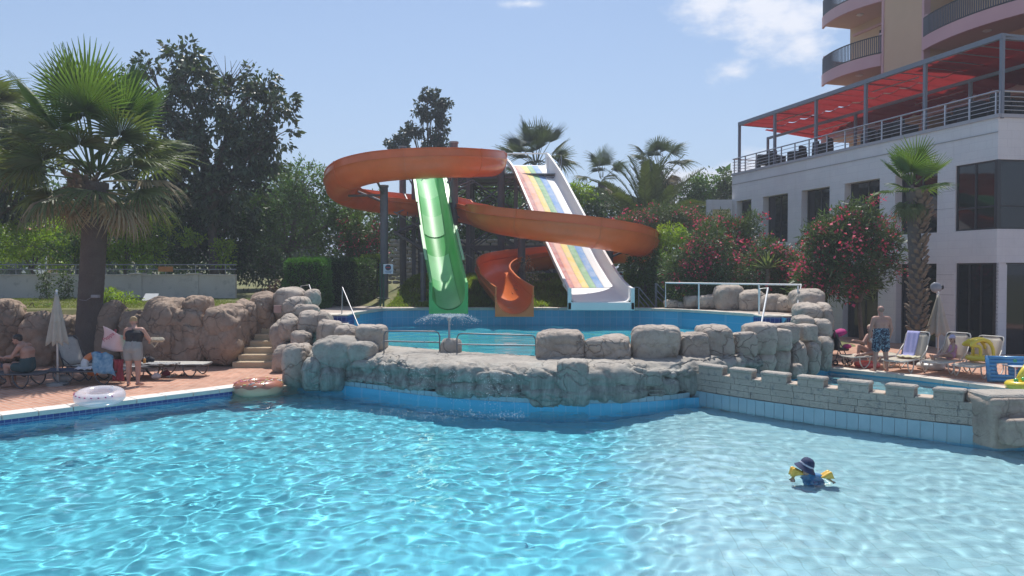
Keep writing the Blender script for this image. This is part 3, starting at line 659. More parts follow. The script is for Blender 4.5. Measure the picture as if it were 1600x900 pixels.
# green flume
gpts = [P(664, 262, 36.5), P(666, 272, 35.2), P(672, 300, 33.2), P(679, 345, 31.2), P(687, 390, 29.6), P(694, 425, 28.4), (P(699, 448, 27.5)), P(701, 459, 26.6)]
gs = resample(catmull(gpts, 14), .2); gn = len(gs)
GS = thing('green_slide', 'bright green half-pipe slide dropping steeply under the orange loop', 'water slide', P(700, 492, 27))
def gprof(i): return uprof(.60, .42, .42, .08, 0)
edges = [0] + [int(gn * f) for f in (.28, .42, .55, .68, .8)] + [gn - 1]
for a, b in zip(edges[:-1], edges[1:]): sweep(gs, gprof, 'flume_section', GREEN, GS, i0=a, i1=b)
for k, (a, b) in enumerate(zip(edges[:-1], edges[1:])):   # pale laid-in lining in lengths; the gap puts the orange loop's shadow into colour
    if k in (3,): continue
    sweep(gs, lambda i: [(.585 * math.cos(t), .585 * math.sin(t) + .015) for t in [math.pi * (1.24 + .52 * q / 8) for q in range(9)]], 'lining_panel', GREENP if k % 2 == 0 else m_gel('mid_green_fibreglass', (.20, .62, .24), .5, .1, 0), GS, thick=.008, i0=a, i1=b)
for a, b in ((0, int(gn * .45)), (int(gn * .60), int(gn * .80))):
    for sgn in (-1, 1): sweep(gs, lambda i: [(sgn * .72 - .075, .425), (sgn * .72 - .07, .445), (sgn * .72 + .02, .445), (sgn * .72 + .025, .425)], 'rim_strip', GREENP, GS, thick=.012, i0=a, i1=b)
e_ = gs[-1]; faceplate(GS, Vector((e_.x, e_.y - .08, e_.z)), 1.40, .42, .72, .60, GREEN)
# rainbow slide
rpts = [P(822, 258, 38.6), P(826, 263, 37.6), P(840, 285, 36.2), P(860, 326, 34.0), P(885, 378, 31.5), P(906, 420, 29.8), P(924, 452, 28.4), P(934, 466, 27.4), P(939, 472, 26.3)]
rs = resample(catmull(rpts, 14), .22); rn = len(rs)
RSL = thing('rainbow_slide', 'wide white slide striped in rainbow lanes beside the orange spiral', 'water slide', P(938, 490, 27))
HW = 1.05
def rprof(i):
    h = .62 - .12 * min(1, i / rn); hl = .40
    return [(-HW - .10, h - .03), (-HW - .10, h), (-HW, h), (-HW + .02, .12), (-HW + .10, .02), (-HW + .2, 0), (0, 0), (HW - .2, 0), (HW - .10, .02), (HW - .02, .12), (HW, hl), (HW + .10, hl), (HW + .10, hl - .03)]
ed = [0] + [int(rn * f) for f in (.18, .40, .62, .84)] + [rn - 1]
for a, b in zip(ed[:-1], ed[1:]): sweep(rs, rprof, 'trough_section', WHITEF, RSL, i0=a, i1=b, thick=.05)
cols = [('maroon', (.45, .07, .06)), ('salmon', (.85, .36, .22)), ('yellow', (.85, .62, .10)), ('green', (.16, .42, .16)), ('blue', (.10, .30, .62)), ('white', (.82, .82, .80))]
xs_ = [.92, .63, .34, .05, -.24, -.55, -.86]
for k, (nm, c) in enumerate(cols):
    mm = mat(nm + '_lane_gelcoat', c, tuple(x * .6 + .30 for x in c), 3.1, .62, spec=.25)
    for a, b in ((2, ed[1]), (ed[1], ed[2]), (ed[2], ed[3]), (ed[3], ed[4])):
        sweep(rs, lambda i: [(xs_[k + 1] + .008, .014), (xs_[k + 1] + .08, .009), (xs_[k] - .08, .009), (xs_[k] - .008, .014)], 'lane', mm, RSL, thick=.004, i0=a, i1=b)
for i in ed[1:-1]:
    a = rs[i]; t = (rs[i + 1] - rs[i - 1]).normalized(); sweep([a - t * .03, a, a + t * .03], lambda k, i=i: [(x * 1.02, y + (.0 if abs(x) < .9 else .01)) for x, y in rprof(i)], 'joint_flange', WHITEF, RSL, thick=.07)
e_ = rs[-1]; mb = MB(); 
mb.bbox((e_.x - HW - .14, e_.y - .16, e_.z - .30), (e_.x + HW + .14, e_.y - .02, e_.z - .01), .02); mb.bbox((e_.x - HW - .14, e_.y - .16, e_.z - .28), (e_.x - HW - .005, e_.y - .02, e_.z + .50), .015); mb.bbox((e_.x + HW + .005, e_.y - .16, e_.z - .28), (e_.x + HW + .14, e_.y - .02, e_.z + .50), .015)
mb.build('exit_face', WHITEF, RSL)
# top gate cheeks and bar
t0 = rs[0]
for sgn in (-1, 1):
    cx = t0.x + sgn * (HW + .04); mb = MB(); mb.v = []; 
    q = [(-.5, -.5), (-.5, .62), (-.25, .78), (.1, .72), (.3, .40), (1.1, .30), (1.1, -.3)]
    vs = [Vector((cx + s_ * .05, t0.y + .4 - a * 1.1, t0.z + b)) for s_ in (-1, 1) for a, b in q]; n = len(q)
    mb.add(vs, [tuple(range(n)), tuple(range(n, 2 * n))[::-1]] + [(i, (i + 1) % n, n + (i + 1) % n, n + i)[::-1] for i in range(n)]); mb.build('gate_cheek', WHITEF, RSL)
MB().tube([(t0.x - HW, t0.y + .4, t0.z + .66), (t0.x + HW, t0.y + .4, t0.z + .66)], .035).build('gate_bar', WHITEF, RSL)

# ---------------------------------------------------------------- tower and columns
def column_px(px, ytop, d, w, label, ybase=None, cap=True, ptop=None):
    p = P(px, ytop, d); z0 = float(H(p.x, d)) - .1
    t = thing('support_column', label, 'column', (p.x, d, z0), group='steel columns holding the slides')
    MB().lathe([(0, z0), (w / 2, z0), (w / 2, p.z)] + ([(0, p.z)]), (p.x, d, 0), 18).build('shaft', PAINTG, t, smooth=True, auto=40)
    MB().lathe([(0, z0 + .1), (w * .9, z0 + .1), (w * .9, z0 + .15), (w / 2 + .002, z0 + .15)], (p.x, d, 0), 18).build('base_plate', GALV, t)
    MB().lathe([(w / 2 + .002, p.z - .06), (w / 2 + .03, p.z - .06), (w / 2 + .03, p.z + .012), (0, p.z + .012)], (p.x, d, 0), 18).build('cap', GALV, t)
    return t, p
def arm(t, a, b, r=.06, nm='bracket'):
    MB().tube([a, b], r, 6).build(nm, PAINTG, t)
t, p = column_px(600, 290, 31.4, .34, 'steel column under the left orange loop beside the blue sign')
for dz, px, py, d in ((0, 545, 306, 32.0), (-.3, 560, 300, 33.4), (0, 590, 285, 30.2)): arm(t, p + Vector((0, 0, -.4 + dz)), P(px, py, d), .055)
t, p = column_px(709, 222, 32.2, .36, 'tall steel column rising above the upper orange loop'); arm(t, p + Vector((0, 0, -1.3)), P(700, 285, 30.2), .06); arm(t, p + Vector((0, 0, -3.2)), P(745, 345, 32), .05)
t, p = column_px(629, 229, 37.2, .34, 'steel column partly hidden behind the green slide rim'); arm(t, p + Vector((0, 0, -2.2)), P(640, 320, 36), .05)
t, p = column_px(783, 236, 36.8, .36, 'steel column between the orange start tub and rainbow slide')
t, p = column_px(815, 372, 33.0, .34, 'short steel column left of the rainbow slide under the lower loop')
t, p = column_px(952, 392, 32.2, .34, 'short steel column right of the rainbow slide near small sign'); arm(t, p, P(985, 372, 30.6), .05); arm(t, p + Vector((0, 0, -.3)), P(990, 386, 31.2), .05)
t, p = column_px(661, 395, 30.2, .22, 'thin steel post hidden behind the green slide foot')
TW = thing('slide_tower', 'dark steel lattice tower with a platform and stairs feeding the slides', 'tower', (-1.5, 38.5, 2.4))
zt = 7.55; X_ = [-4.9, -2.2, .2, 2.4]; Y_ = [36.9, 39.4, 41.8]; zb = 2.35
for x in X_:
    for y in Y_: MB().box((x - .09, y - .09, zb - .2), (x + .09, y + .09, zt)).build('post', PAINTG, TW)
for y in Y_:
    for x0, x1 in zip(X_[:-1], X_[1:]):
        for z0, z1 in ((zb, 4.0), (4.0, 5.7), (5.7, zt - .1)):
            MB().tube([(x0, y, z0), (x1, y, z1)], .045, 5).build('brace', PAINTG, TW); MB().tube([(x0, y, z1), (x1, y, z0)], .045, 5).build('brace', PAINTG, TW)
            MB().box((x0 + .09, y - .06, z1 - .1), (x1 - .09, y + .06, z1 + .02)).build('beam', PAINTG, TW)
for i in range(9):
    MB().box((-5.0, 36.8 + i * .57, zt), (2.5, 36.8 + i * .57 + .53, zt + .05)).build('deck_plank', GALV, TW)
for (a, b) in (((-5.0, 36.9), (-5.0, 41.8)), ((-5, 41.8), (2.5, 41.8)), ((2.5, 41.8), (2.5, 37.6)), ((-4.9, 36.9), (-4.4, 36.9)), ((-2.6, 36.9), (-.6, 36.9))):
    a = Vector((*a, zt)); b = Vector((*b, zt)); n = max(1, int((b - a).length / 1.1))
    for z in (.35, .7, 1.05): MB().tube([a + Vector((0, 0, z)), b + Vector((0, 0, z))], .022, 6).build('guard_rail', GALV, TW)
    for k in range(n + 1):
        q = a.lerp(b, k / n); MB().tube([q, q + Vector((0, 0, 1.05))], .025, 6).build('guard_post', GALV, TW)
# switchback stairs seen under the upper loop
for (x0, z0, x1, z1, y) in ((-1.9, 2.4, -5.6, 4.6, 35.6), (-5.6, 4.6, -1.9, 6.2, 36.3)):
    for yy_ in (y - .5, y + .5):
        MB().tube([(x0, yy_, z0), (x1, yy_, z1)], .07, 5).build('stair_stringer', PAINTG, TW); MB().tube([(x0, yy_, z0 + .95), (x1, yy_, z1 + .95)], .03, 6).build('stair_rail', GALV, TW)
    for k in range(10):
        f = (k + .5) / 10; x = x0 + (x1 - x0) * f; z = z0 + (z1 - z0) * f
        MB().box((x - .15, y - .48, z - .02), (x + .15, y + .48, z + .02)).build('stair_tread', GALV, TW)
        for yy_ in (y - .5,): MB().tube([(x, yy_, z), (x, yy_, z + .95)], .016, 5).build('stair_baluster', PAINTG, TW)
# orange tub at the start (the flume mouth joins the platform)
# pale stone terraces behind the tower
STN = mat('pale_field_stone', (.42, .38, .33), (.56, .51, .45), 3, .9, .3, 30)
SWL = thing('stone_terrace_wall', 'pale dry stone wall glimpsed behind the slide tower legs', 'wall', (-3, 43, 2))
r2 = random.Random(3); stone_meshes = [rockmesh((.42, .3, .2), 300 + k, 4, e=4) for k in range(5)]
for me in stone_meshes: me.materials.append(STN)
for row in range(12):
    for k in range(22):
        o = bpy.data.objects.new('stone', stone_meshes[r2.randrange(5)]); COL.objects.link(o); o.parent = SWL
        o.location = Vector((-7.2 + k * .44 + (row % 2) * .2 + r2.uniform(-.05, .05), 43.0 + row * .05, 2.1 + row * .22)) - wloc(SWL); o.scale = (r2.uniform(.85, 1.1),) * 3; o.rotation_euler.z = r2.uniform(-.2, .2)

# ---------------------------------------------------------------- rails, posts and signs round the pools
def rail(name, label, cat, segs, r=.024, m=STEEL, group=None, part='tube'):
    a = Vector(segs[0][0][0]) if isinstance(segs[0][0], (list, tuple)) else segs[0][0]; t = thing(name, label, cat, tuple(a), group=group)
    for pts, nm in segs: MB().tube([Vector(p) for p in pts], r, 8).build(nm, m, t, smooth=True, auto=50)
    return t
g_ = 'steel handrails at the upper pool'
rail('handrail', 'steel handrail sloping over the boulder stack left of the blue steps', 'handrail', [([P(470, 463, 24.2), P(470, 447, 24.2), P(483, 445, 24.2), P(500, 496, 22.8)], 'rail')], .018, group=g_)
rail('handrail', 'steel handrail at the near side of the left blue pool steps', 'handrail', [([P(534, 493, 24.0), P(535, 449, 24.0)], 'post'), ([P(535, 449, 24.0), P(561, 511, 22.4)], 'rail')], .018, group=g_)
rail('handrail', 'white steel handrail sloping into the pool at right steps', 'handrail', [([P(1186, 491, 23.7), P(1187, 451, 23.7), P(1200, 450, 23.7), P(1189, 510, 22.3)], 'rail')], .03, WHITE, group=g_)
rail('long_handrail', 'long white steel railing in front of the pink oleanders', 'railing', [([P(1040, 480, 26.9), P(1040, 442, 26.9), P(1252, 445, 23.6), P(1240, 508, 22.2)], 'top_rail'), ([P(1092, 484, 26.0), P(1092, 443, 26.0)], 'post'), ([P(1186, 489, 24.2), P(1186, 445, 24.2)], 'post'), ([P(1247, 493, 23.2), P(1247, 447, 23.2)], 'post')], .03, WHITE)
for lab, A, B, C_, D_ in (('steel stair rail descending right of the rainbow slide exit', (973, 449), (998, 449), (1024, 480), (973, 481)), ('steel stair rail at the left end of long white railing', (1024, 442), (1026, 443), (1052, 470), (1024, 481))):
    sg = [([P(*D_, 28.6), P(*A, 28.6), P(*B, 28.6), P(*C_, 28.6)], 'top_rail')]
    for f in (.35, .65): sg.append(([P(B[0], B[1] + f * 30, 28.6), P(B[0] + (C_[0] - B[0]) * (1 - f), B[1] + f * 30 + (C_[1] - B[1]) * (1 - f), 28.6)], 'mid_rail'))
    sg.append(([P(B[0], B[1], 28.62), P(B[0], 481, 28.62)], 'post'))
    rail('stair_rail', lab, 'railing', sg, .02, GALV, 'stair rails behind the upper pool')
for lab, x0, x1, yt0, yt1, yb, ym, d in (('low steel guard rail on the waterfall rim left of the fountain', 600, 687, 517, 518, 550, 533, 17.75), ('low steel guard rail on the waterfall rim right of the fountain', 714, 837, 521, 524, 554, 538, 17.35)):
    pts = [P(x0, yb + 3, d), P(x0, yt0 + 7, d), P(x0 + 3, yt0 + 1, d), P(x0 + 9, yt0, d), P(x1 - 9, yt1, d), P(x1 - 3, yt1 + 1, d), P(x1, yt1 + 7, d), P(x1, yb + 3, d)]
    rail('guard_rail', lab, 'railing', [(pts, 'top_rail'), ([P(x0, ym, d), P(x1, ym + 2, d)], 'mid_rail')], .016, mat('dull_steel', (.16, .17, .19), rough=.4, metal=.6), 'guard rails on the rim')
# fountain
pc = P(703, 553, 17.75); FT = thing('fountain', 'mushroom water jet on a small rock stump between the guard rails', 'fountain', tuple(pc))
rockpx(FT, 689, 531, 718, 556, 17.6, .42, n=16, e=4)
MB().lathe([(0, 0), (.05, 0), (.05, .06), (.026, .09), (.026, .5), (.045, .52), (.045, .56), (0, .56)], P(702, 534, 17.85), 14).build('nozzle', STEEL, FT, smooth=True, auto=40)
WDROP = mat('water_droplets', (.80, .86, .90), rough=.15, spec=.6)
def droplets(name, pts, parent=None, smin=.006, smax=.014, label=None, cat=None, m=None):
    mb = MB()
    for p in pts:
        s = random.uniform(smin, smax); p = Vector(p); st = Vector((random.uniform(-1, 1), random.uniform(-1, 1), random.uniform(-.6, 1))).normalized() * s * 1.8
        a = [p + Vector((s, 0, 0)), p + Vector((0, s, 0)), p + Vector((-s, 0, 0)), p + Vector((0, -s, 0)), p + st, p - st]
        mb.add(a, [(0, 1, 4), (1, 2, 4), (2, 3, 4), (3, 0, 4), (1, 0, 5), (2, 1, 5), (3, 2, 5), (0, 3, 5)])
    o = mb.build(name, m or WDROP, parent, smooth=True); o['kind'] = 'stuff'; return tag(o, label, cat)
fc = P(702, 497, 17.85); dr = []
for k in range(90):
    a = random.uniform(0, 6.283); v_ = random.uniform(.75, 1.05)
    for q in range(22):
        t_ = q / 22 * .9 + random.uniform(0, .03); rr = v_ * t_ * .95; z = .34 * t_ * 1.3 - .62 * t_ * t_
        dr.append(fc + Vector((math.cos(a) * rr, math.sin(a) * rr, z + .0)) + Vector([random.gauss(0, .012) for _ in range(3)]))
droplets('spray', dr, FT, .004, .009)
# trickles over the rim and foam below
tr = []
for px in (595, 640, 655, 668, 705, 715, 735, 757, 765, 775, 782, 800):
    x_ = P(px, 600, 15.9).x
    y_ = min(F_ARC, key=lambda q: abs(q.x - x_) + (0 if q.y < 18 else 9)).y
    for _ in range(70): z = random.uniform(-.1, .62); tr.append((x_ + random.gauss(0, .03 + .02 * (px % 3)), y_ - .16 - random.uniform(0, .07) - (.6 - z) * .05, z))
for _ in range(900):
    px = random.uniform(500, 820); yv = 640 + (px - 500) * .012 + random.gauss(0, 4); q = G(px, yv + 6, -.15); tr.append((q.x, q.y, -.15 + abs(random.gauss(0, .03))))
droplets('water_splash', tr, None, .003, .008, 'white droplets of water splashing below the rock rim', 'splash')
# signs on posts
def sign(px0, py0, px1, py1, d, ptop, pbase, label, post_m, posts):
    a, b = P(px0, py0, d), P(px1, py1, d); t = thing('warning_sign', label, 'sign', (a.x, d, float(H(a.x, d))), group='warning signs at the slides')
    MB().bbox((a.x, d - .03, b.z), (b.x, d - .01, a.z), .008).build('panel', mat('sign_panel', (.55, .68, .78), rough=.4), t)
    w = b.x - a.x; h = a.z - b.z; cx = (a.x + b.x) / 2; cz = a.z - h * .33; Mx = Matrix.Rotation(math.pi / 2, 3, 'X')
    MB().lathe([(0, .0), (w * .30, .0), (w * .30, .008), (0, .008)], (cx, d - .032, cz), 24, Mx).build('prohibition_disc', mat('sign_ink', (.03, .04, .08), rough=.5), t)
    MB().box((cx - w * .22, d - .046, cz - h * .035), (cx + w * .22, d - .043, cz + h * .035)).build('disc_bar', mat('sign_red', (.5, .06, .06), rough=.5), t)
    for k in range(3): MB().box((a.x + w * (.14 + .05 * k), d - .036, b.z + h * (.27 - .09 * k)), (b.x - w * (.14 + .04 * k), d - .033, b.z + h * (.31 - .09 * k))).build('text_line', mat('sign_text', (.12, .22, .40), rough=.5), t)
    for pp in posts:
        q = P(pp, 450, d); MB().tube([(q.x, d + .03, float(H(q.x, d)) - .1), (q.x, d + .03, a.z + .05)], .035).build('post', post_m, t)
sign(599, 413, 614.5, 428, 28.9, 400, 483, 'pale blue warning sign on dark green posts beside the green slide', mat('dark_green_paint', (.02, .085, .055), rough=.5), (594, 599))
sign(965, 424, 974, 436.5, 31.0, 0, 0, 'small white warning sign on the right column near rainbow slide', PAINTG, (969,))
# black fence by the hedge
bf = thing('black_fence', 'black steel bar fence panel between the hedge and green sign posts', 'fence', P(525, 482, 30.0))
fp = [P(527, 420, 29.5), P(548, 418, 30.5), P(564, 415, 31.5), P(579, 412, 32.5), P(592, 408, 33.5)]
for a, b in zip(fp[:-1], fp[1:]):
    za, zb_ = 1.35, 1.4
    for f in (0., .9): MB().tube([(a.x, a.y, za + .12 + f * (a.z - za - .2)), (b.x, b.y, zb_ + .12 + f * (b.z - zb_ - .2))], .014, 5).build('rail', BLACK, bf)
    MB().tube([(a.x, a.y, za - .1), (a.x, a.y, a.z)], .035, 6).build('post', BLACK, bf)
    for k in range(1, 9):
        q = a.lerp(b, k / 9); MB().tube([(q.x, q.y, za + .1), (q.x, q.y, q.z - .08)], .009, 4).build('bar', BLACK, bf)
# ---------------------------------------------------------------- hotel annexe (white building with roof terrace)
def m_wall():
    g = NG('white_render'); p = g.pos(); s = g.n('ShaderNodeSeparateXYZ', {0: p}).outputs; v_ = g.n('ShaderNodeCombineXYZ', {0: g.math('SUBTRACT', s[0], s[1]), 1: s[2], 2: 0.}).outputs[0]
    br = g.n('ShaderNodeTexBrick', {'Vector': v_, 'Color1': (.72, .72, .74), 'Color2': (.75, .75, .76), 'Mortar': (.67, .67, .69), 'Scale': 1., 'Mortar Size': .008, 'Brick Width': .8, 'Row Height': .27})
    c = g.mix(g.math('MULTIPLY', g.mr(g.noise(.8, 6, .65), .45, .75), .35), br.outputs[0], (.50, .50, .52))
    st = g.n('ShaderNodeMapping', {0: p, 'Scale': (3, 3, .25)}).outputs[0]; c = g.mix(g.math('MULTIPLY', g.mr(g.noise(2, 5, .7, vec=st), .58, .8), .3), c, (.42, .41, .40))
    b = g.n('ShaderNodeBsdfPrincipled', {'Base Color': c, 'Roughness': .8}); bn = g.n('ShaderNodeBump', {'Strength': .25, 'Distance': .006, 'Height': br.outputs[1]}, invert=True); g.t.links.new(bn.outputs[0], b.inputs['Normal']); return g.done(b.outputs[0])
PLA = m_wall()
K = Vector((15.72, 24.0, 0)); dA = Vector((-.29, 1, 0)).normalized(); nA = Vector((-dA.y, dA.x, 0)); nA = nA if nA.x < 0 else -nA     # outward, towards the pool
dB = Vector((1, .16, 0)).normalized(); nB = Vector((dB.y, -dB.x, 0))
MA = Matrix.Translation(K) @ Matrix(((dA.x, nA.x, 0, 0), (dA.y, nA.y, 0, 0), (0, 0, 1, 0), (0, 0, 0, 1)))
MBm = Matrix.Translation(K) @ Matrix(((dB.x, nB.x, 0, 0), (dB.y, nB.y, 0, 0), (0, 0, 1, 0), (0, 0, 0, 1)))
def sA(px, off=0.):
    k = (px - 800) / FPX; x0, y0 = K.x + nA.x * off, K.y + nA.y * off; return (k * y0 - x0) / (dA.x - k * dA.y)
LA = sA(1143)
AN = thing('hotel_annexe', 'white two storey building with big dark windows and a roof terrace', 'building', (K.x, K.y, 0))
GLASS = None
def m_glass():
    g = NG('dark_window_glass'); p = g.pos()
    b = g.n('ShaderNodeBsdfPrincipled', {'Base Color': (.018, .02, .024), 'Roughness': .04, 'Specular IOR Level': .65})
    bn = g.n('ShaderNodeBump', {'Strength': .15, 'Distance': .02, 'Height': g.noise(.9, 2)}); g.t.links.new(bn.outputs[0], b.inputs['Normal']); return g.done(b.outputs[0])
GLASS = m_glass(); FRAME = mat('dark_window_frame', (.035, .036, .042), rough=.4)
ZB = [(-.1, 3.0), (4.1, 6.35)]; ZTOP = 7.77
# wall pieces (plan intervals along A), openings given in pixels; columns between
def wbox(M, s0, s1, y0, y1, z0, z1, nm='wall', m=PLA): MB().box((s0, y0, z0), (s1, y1, z1), M).build(nm, m, AN)
wbox(MA, 0, LA, -.45, 0, 6.35, ZTOP)                                   # upper band
wbox(MA, 0, LA, -.45, -.003, 3.0, 4.1)                                 # spandrel
wbox(MA, -.03, LA + .03, -.06, .045, 7.70, ZTOP + .05, 'parapet_cap', mat('parapet_cap', (.42, .42, .46), rough=.7))
wbox(MA, 0, LA, .0, .022, 7.22, 7.25, 'string_line', mat('grey_line_paint', (.38, .38, .40), rough=.8))  # parapet step drawn as a darker grey strip; the joints share its colour
ups = [(1150, 1173), (1191, 1230), (1251, 1295), (1318, 1373), (1397, 1463), (1491, 1557)]
lows = [(1150, 1173), (1191, 1230), (1251, 1293), (1317, 1372), (1400, 1463), (1493, 1554)]
def cols(ops, z0, z1):
    e = [LA] + [x for a, b in ops for x in (sA(a), sA(b))] + [0]
    for i in range(0, len(e), 2):
        if e[i] - e[i + 1] > .02: wbox(MA, e[i + 1], e[i], -.45, -.0015 if i else -.0015, z0 + .001, z1 - .001, 'column')
cols(ups, 4.1, 6.35); cols(lows, -.1, 3.0)
wbox(MA, LA - .5, LA - .003, -12, -.45, -.1, ZTOP - .02)                          # far end wall
def window(M, s0, s1, z0, z1, y, nv=1, zt=None, nm='window'):
    w = MB(); f = .055
    w.box((s0, y - .05, z0), (s1, y + .03, z0 + f), M); w.box((s0, y - .05, z1 - f), (s1, y + .03, z1), M); w.box((s0, y - .05, z0 + f), (s0 + f, y + .03, z1 - f), M); w.box((s1 - f, y - .05, z0 + f), (s1, y + .03, z1 - f), M)
    o = w.build(nm, FRAME, AN)
    cs = [s0 + f + (s1 - s0 - 2 * f) * k / (nv + 1) for k in range(nv + 2)]; zs = [z0 + f] + ([zt] if zt else []) + [z1 - f]
    for a in cs[1:-1]: MB().box((a - .03, y - .04, z0 + f), (a + .03, y + .025, z1 - f), M).build('mullion', FRAME, o)
    for a in zs[1:-1]: MB().box((s0 + f, y - .038, a - .03), (s1 - f, y + .022, a + .03), M).build('transom', FRAME, o)
    for a, b in zip(cs[:-1], cs[1:]):
        for c, d in zip(zs[:-1], zs[1:]): MB().box((a + .03 * (a != cs[0]), y - .02, c + .03 * (c != zs[0])), (b - .03 * (b != cs[-1]), y, d - .03 * (d != zs[-1])), M).build('pane', GLASS, o)
for i, (a, b) in enumerate(ups):
    if i == 5: window(MA, .10, sA(a), 4.1, 6.35, -.08, 1, 4.85)
    else: window(MA, sA(b), sA(a), 4.1, 6.35, -.36, 1, 4.95 if i > 3 else None)
for i, (a, b) in enumerate(lows): window(MA, max(sA(b), .1), sA(a), -.05, 3.0, -.30 if i < 5 else -.08, 1 if i < 5 else 2)
wbox(MA, .0, .10, -.1, -.001, 4.1, 6.35, 'corner_post', FRAME); wbox(MA, 0, .10, -.1, -.001, -.1, 3.0, 'corner_post', FRAME)
# face B going right
wbox(MBm, .003, 14, -.45, -.003, 6.352, ZTOP); wbox(MBm, .003, 14, -.45, -.003, 3.002, 4.098); wbox(MBm, .03, 14, -.06, .045, 7.70, ZTOP + .048, 'parapet_cap', bpy.data.materials['parapet_cap'])
for k in range(5):
    window(MBm, .12 + k * 2.3, .12 + (k + 1) * 2.3 - .2, 4.1, 6.35, -.08, 1, 4.85); window(MBm, .12 + k * 2.3, .12 + (k + 1) * 2.3 - .2, -.05, 3.0, -.08, 1)
    if k: wbox(MBm, k * 2.3 - .079, k * 2.3 + .119, -.1, -.01, 4.1, 6.35, 'column'); wbox(MBm, k * 2.3 - .079, k * 2.3 + .119, -.1, -.01, -.1, 3.0, 'column')
for z in (3.3, 7.6): MB().add([MA @ Vector((.0, -.4, z)), MA @ Vector((LA - .2, -.4, z)), MA @ Vector((LA - .2, -14, z)), MA @ Vector((.0, -14, z))], [(0, 1, 2, 3)]).build('floor_slab', CONC, AN)
# panel joints on the columns and wide cream lintel line
for a in (1463, 1477): 
    for z in (1.2, 1.9, 2.6, 4.9, 5.5): MB().box((sA(1491) + .01, -.001, z), (sA(1463) - .01, .004, z + .012), MA).build('joint_line', bpy.data.materials['grey_line_paint'], AN)
    break
# low side wall with the yellow lattice opening
p0 = MA @ Vector((LA, 0, 0)); LW = thing('side_wall', 'low white wall with a yellow lattice window at the far end of the hotel building', 'wall', (p0.x - 1.3, p0.y, 0))
for a, b, c, d in ((0, .28, 0, 6.45), (1.22, 1.30, 0, 6.45), (.28, 1.22, 5.95, 6.45), (.28, 1.22, 0, 4.6)): MB().box((p0.x - 1.36 + a, p0.y - .25, c), (p0.x - 1.36 + b, p0.y, d)).build('wall_panel', PLA, LW)
YL = mat('yellow_lattice_paint', (.70, .60, .28), rough=.7); q0 = Vector((p0.x - 1.36, p0.y - .2, 0))
MB().box((q0.x + .28, q0.y + .02, 4.6), (q0.x + .58, q0.y + .12, 5.95)).build('yellow_panel', YL, LW)
for k in range(6): MB().box((q0.x + .60 + k * .11, q0.y + .02, 4.6), (q0.x + .64 + k * .11, q0.y + .07, 5.95)).build('lattice_bar', YL, LW)
for k in range(8): MB().box((q0.x + .585, q0.y + .0, 4.66 + k * .165), (q0.x + 1.22, q0.y + .019, 4.71 + k * .165)).build('lattice_bar', YL, LW)
# terrace railing
RLm = mat('brushed_rail', (.52, .52, .56), rough=.35, metal=.6)
TR = thing('terrace_railing', 'steel railing with five horizontal bars along the white roof parapet', 'railing', tuple(K + Vector((0, 0, ZTOP))))
zt_ = ZTOP + .05
psx = [1146, 1163, 1180, 1200, 1219, 1240, 1262, 1290, 1318, 1348, 1375, 1405, 1441, 1473, 1511, 1552]
for px in psx:
    s = sA(px); s = max(s, .08); MB().box((s - .022, -.035, zt_), (s + .022, .01, zt_ + .74), MA).build('post', RLm, TR)
for k, z in enumerate((.14, .28, .42, .57, .74)):
    r_ = .03 if k == 4 else .013
    MB().tube([MA @ Vector((LA - .05, .0, zt_ + z)), MA @ Vector((.05, .0, zt_ + z)), MBm @ Vector((12, .0, zt_ + z))], r_, 6).build('bar', RLm, TR)
    MB().tube([MA @ Vector((LA - .05, .0, zt_ + z)), MA @ Vector((LA - .05, -5, zt_ + z))], r_, 6).build('bar', RLm, TR)
for k in range(7): s = .06 + k * 1.6; MB().box((s - .022, -.035, zt_), (s + .022, .01, zt_ + .74), MBm).build('post', RLm, TR)
# pergola with red awning
PG = thing('pergola', 'grey steel pergola carrying a sagging red fabric awning over the roof terrace', 'pergola', tuple(MA @ Vector((0, -.3, ZTOP))))
ZP = 10.34; ppx = [1154, 1209, 1273, 1350, 1442, 1557]; off = -.12; DEP = 6.4
PGm = mat('pergola_paint', (.20, .22, .27), rough=.5)
ss = [sA(p, off) for p in ppx]; ss[-1] = .0
MB().box((ss[-1] - .05, off - .07, ZP - .11), (ss[0] + .05, off + .07, ZP + .06), MA).build('front_beam', PGm, PG)
MB().box((.06, -.19, ZP - .11), (13, -.05, ZP + .06), MBm).build('front_beam', PGm, PG)
for s in ss:
    MB().box((s - .055, off - .055, ZTOP - .1), (s + .055, off + .055, ZP - .11), MA).build('post', PGm, PG)
    MB().box((s - .04, -DEP, ZP - .02), (s + .04, off - .07, ZP + .06), MA).build('rafter', PGm, PG)
for y_, z_ in ((-2.2, ZP - .55),):
    MB().box((0, y_ - .05, z_ - .07), (ss[0] + .6, y_ + .05, z_ + .05), MA).build('middle_beam', PGm, PG)
    for s in (ss[0] + .55, ss[2], ss[4]): MB().box((s - .05, y_ - .05, ZTOP - .1), (s + .05, y_ + .05, z_ - .07), MA).build('post', PGm, PG)
for k in range(18):
    s = ss[0] * k / 17; 
    MB().box((s - .015, -DEP, ZP - .10), (s + .015, -.2, ZP - .07), MA).build('purlin', PGm, PG)
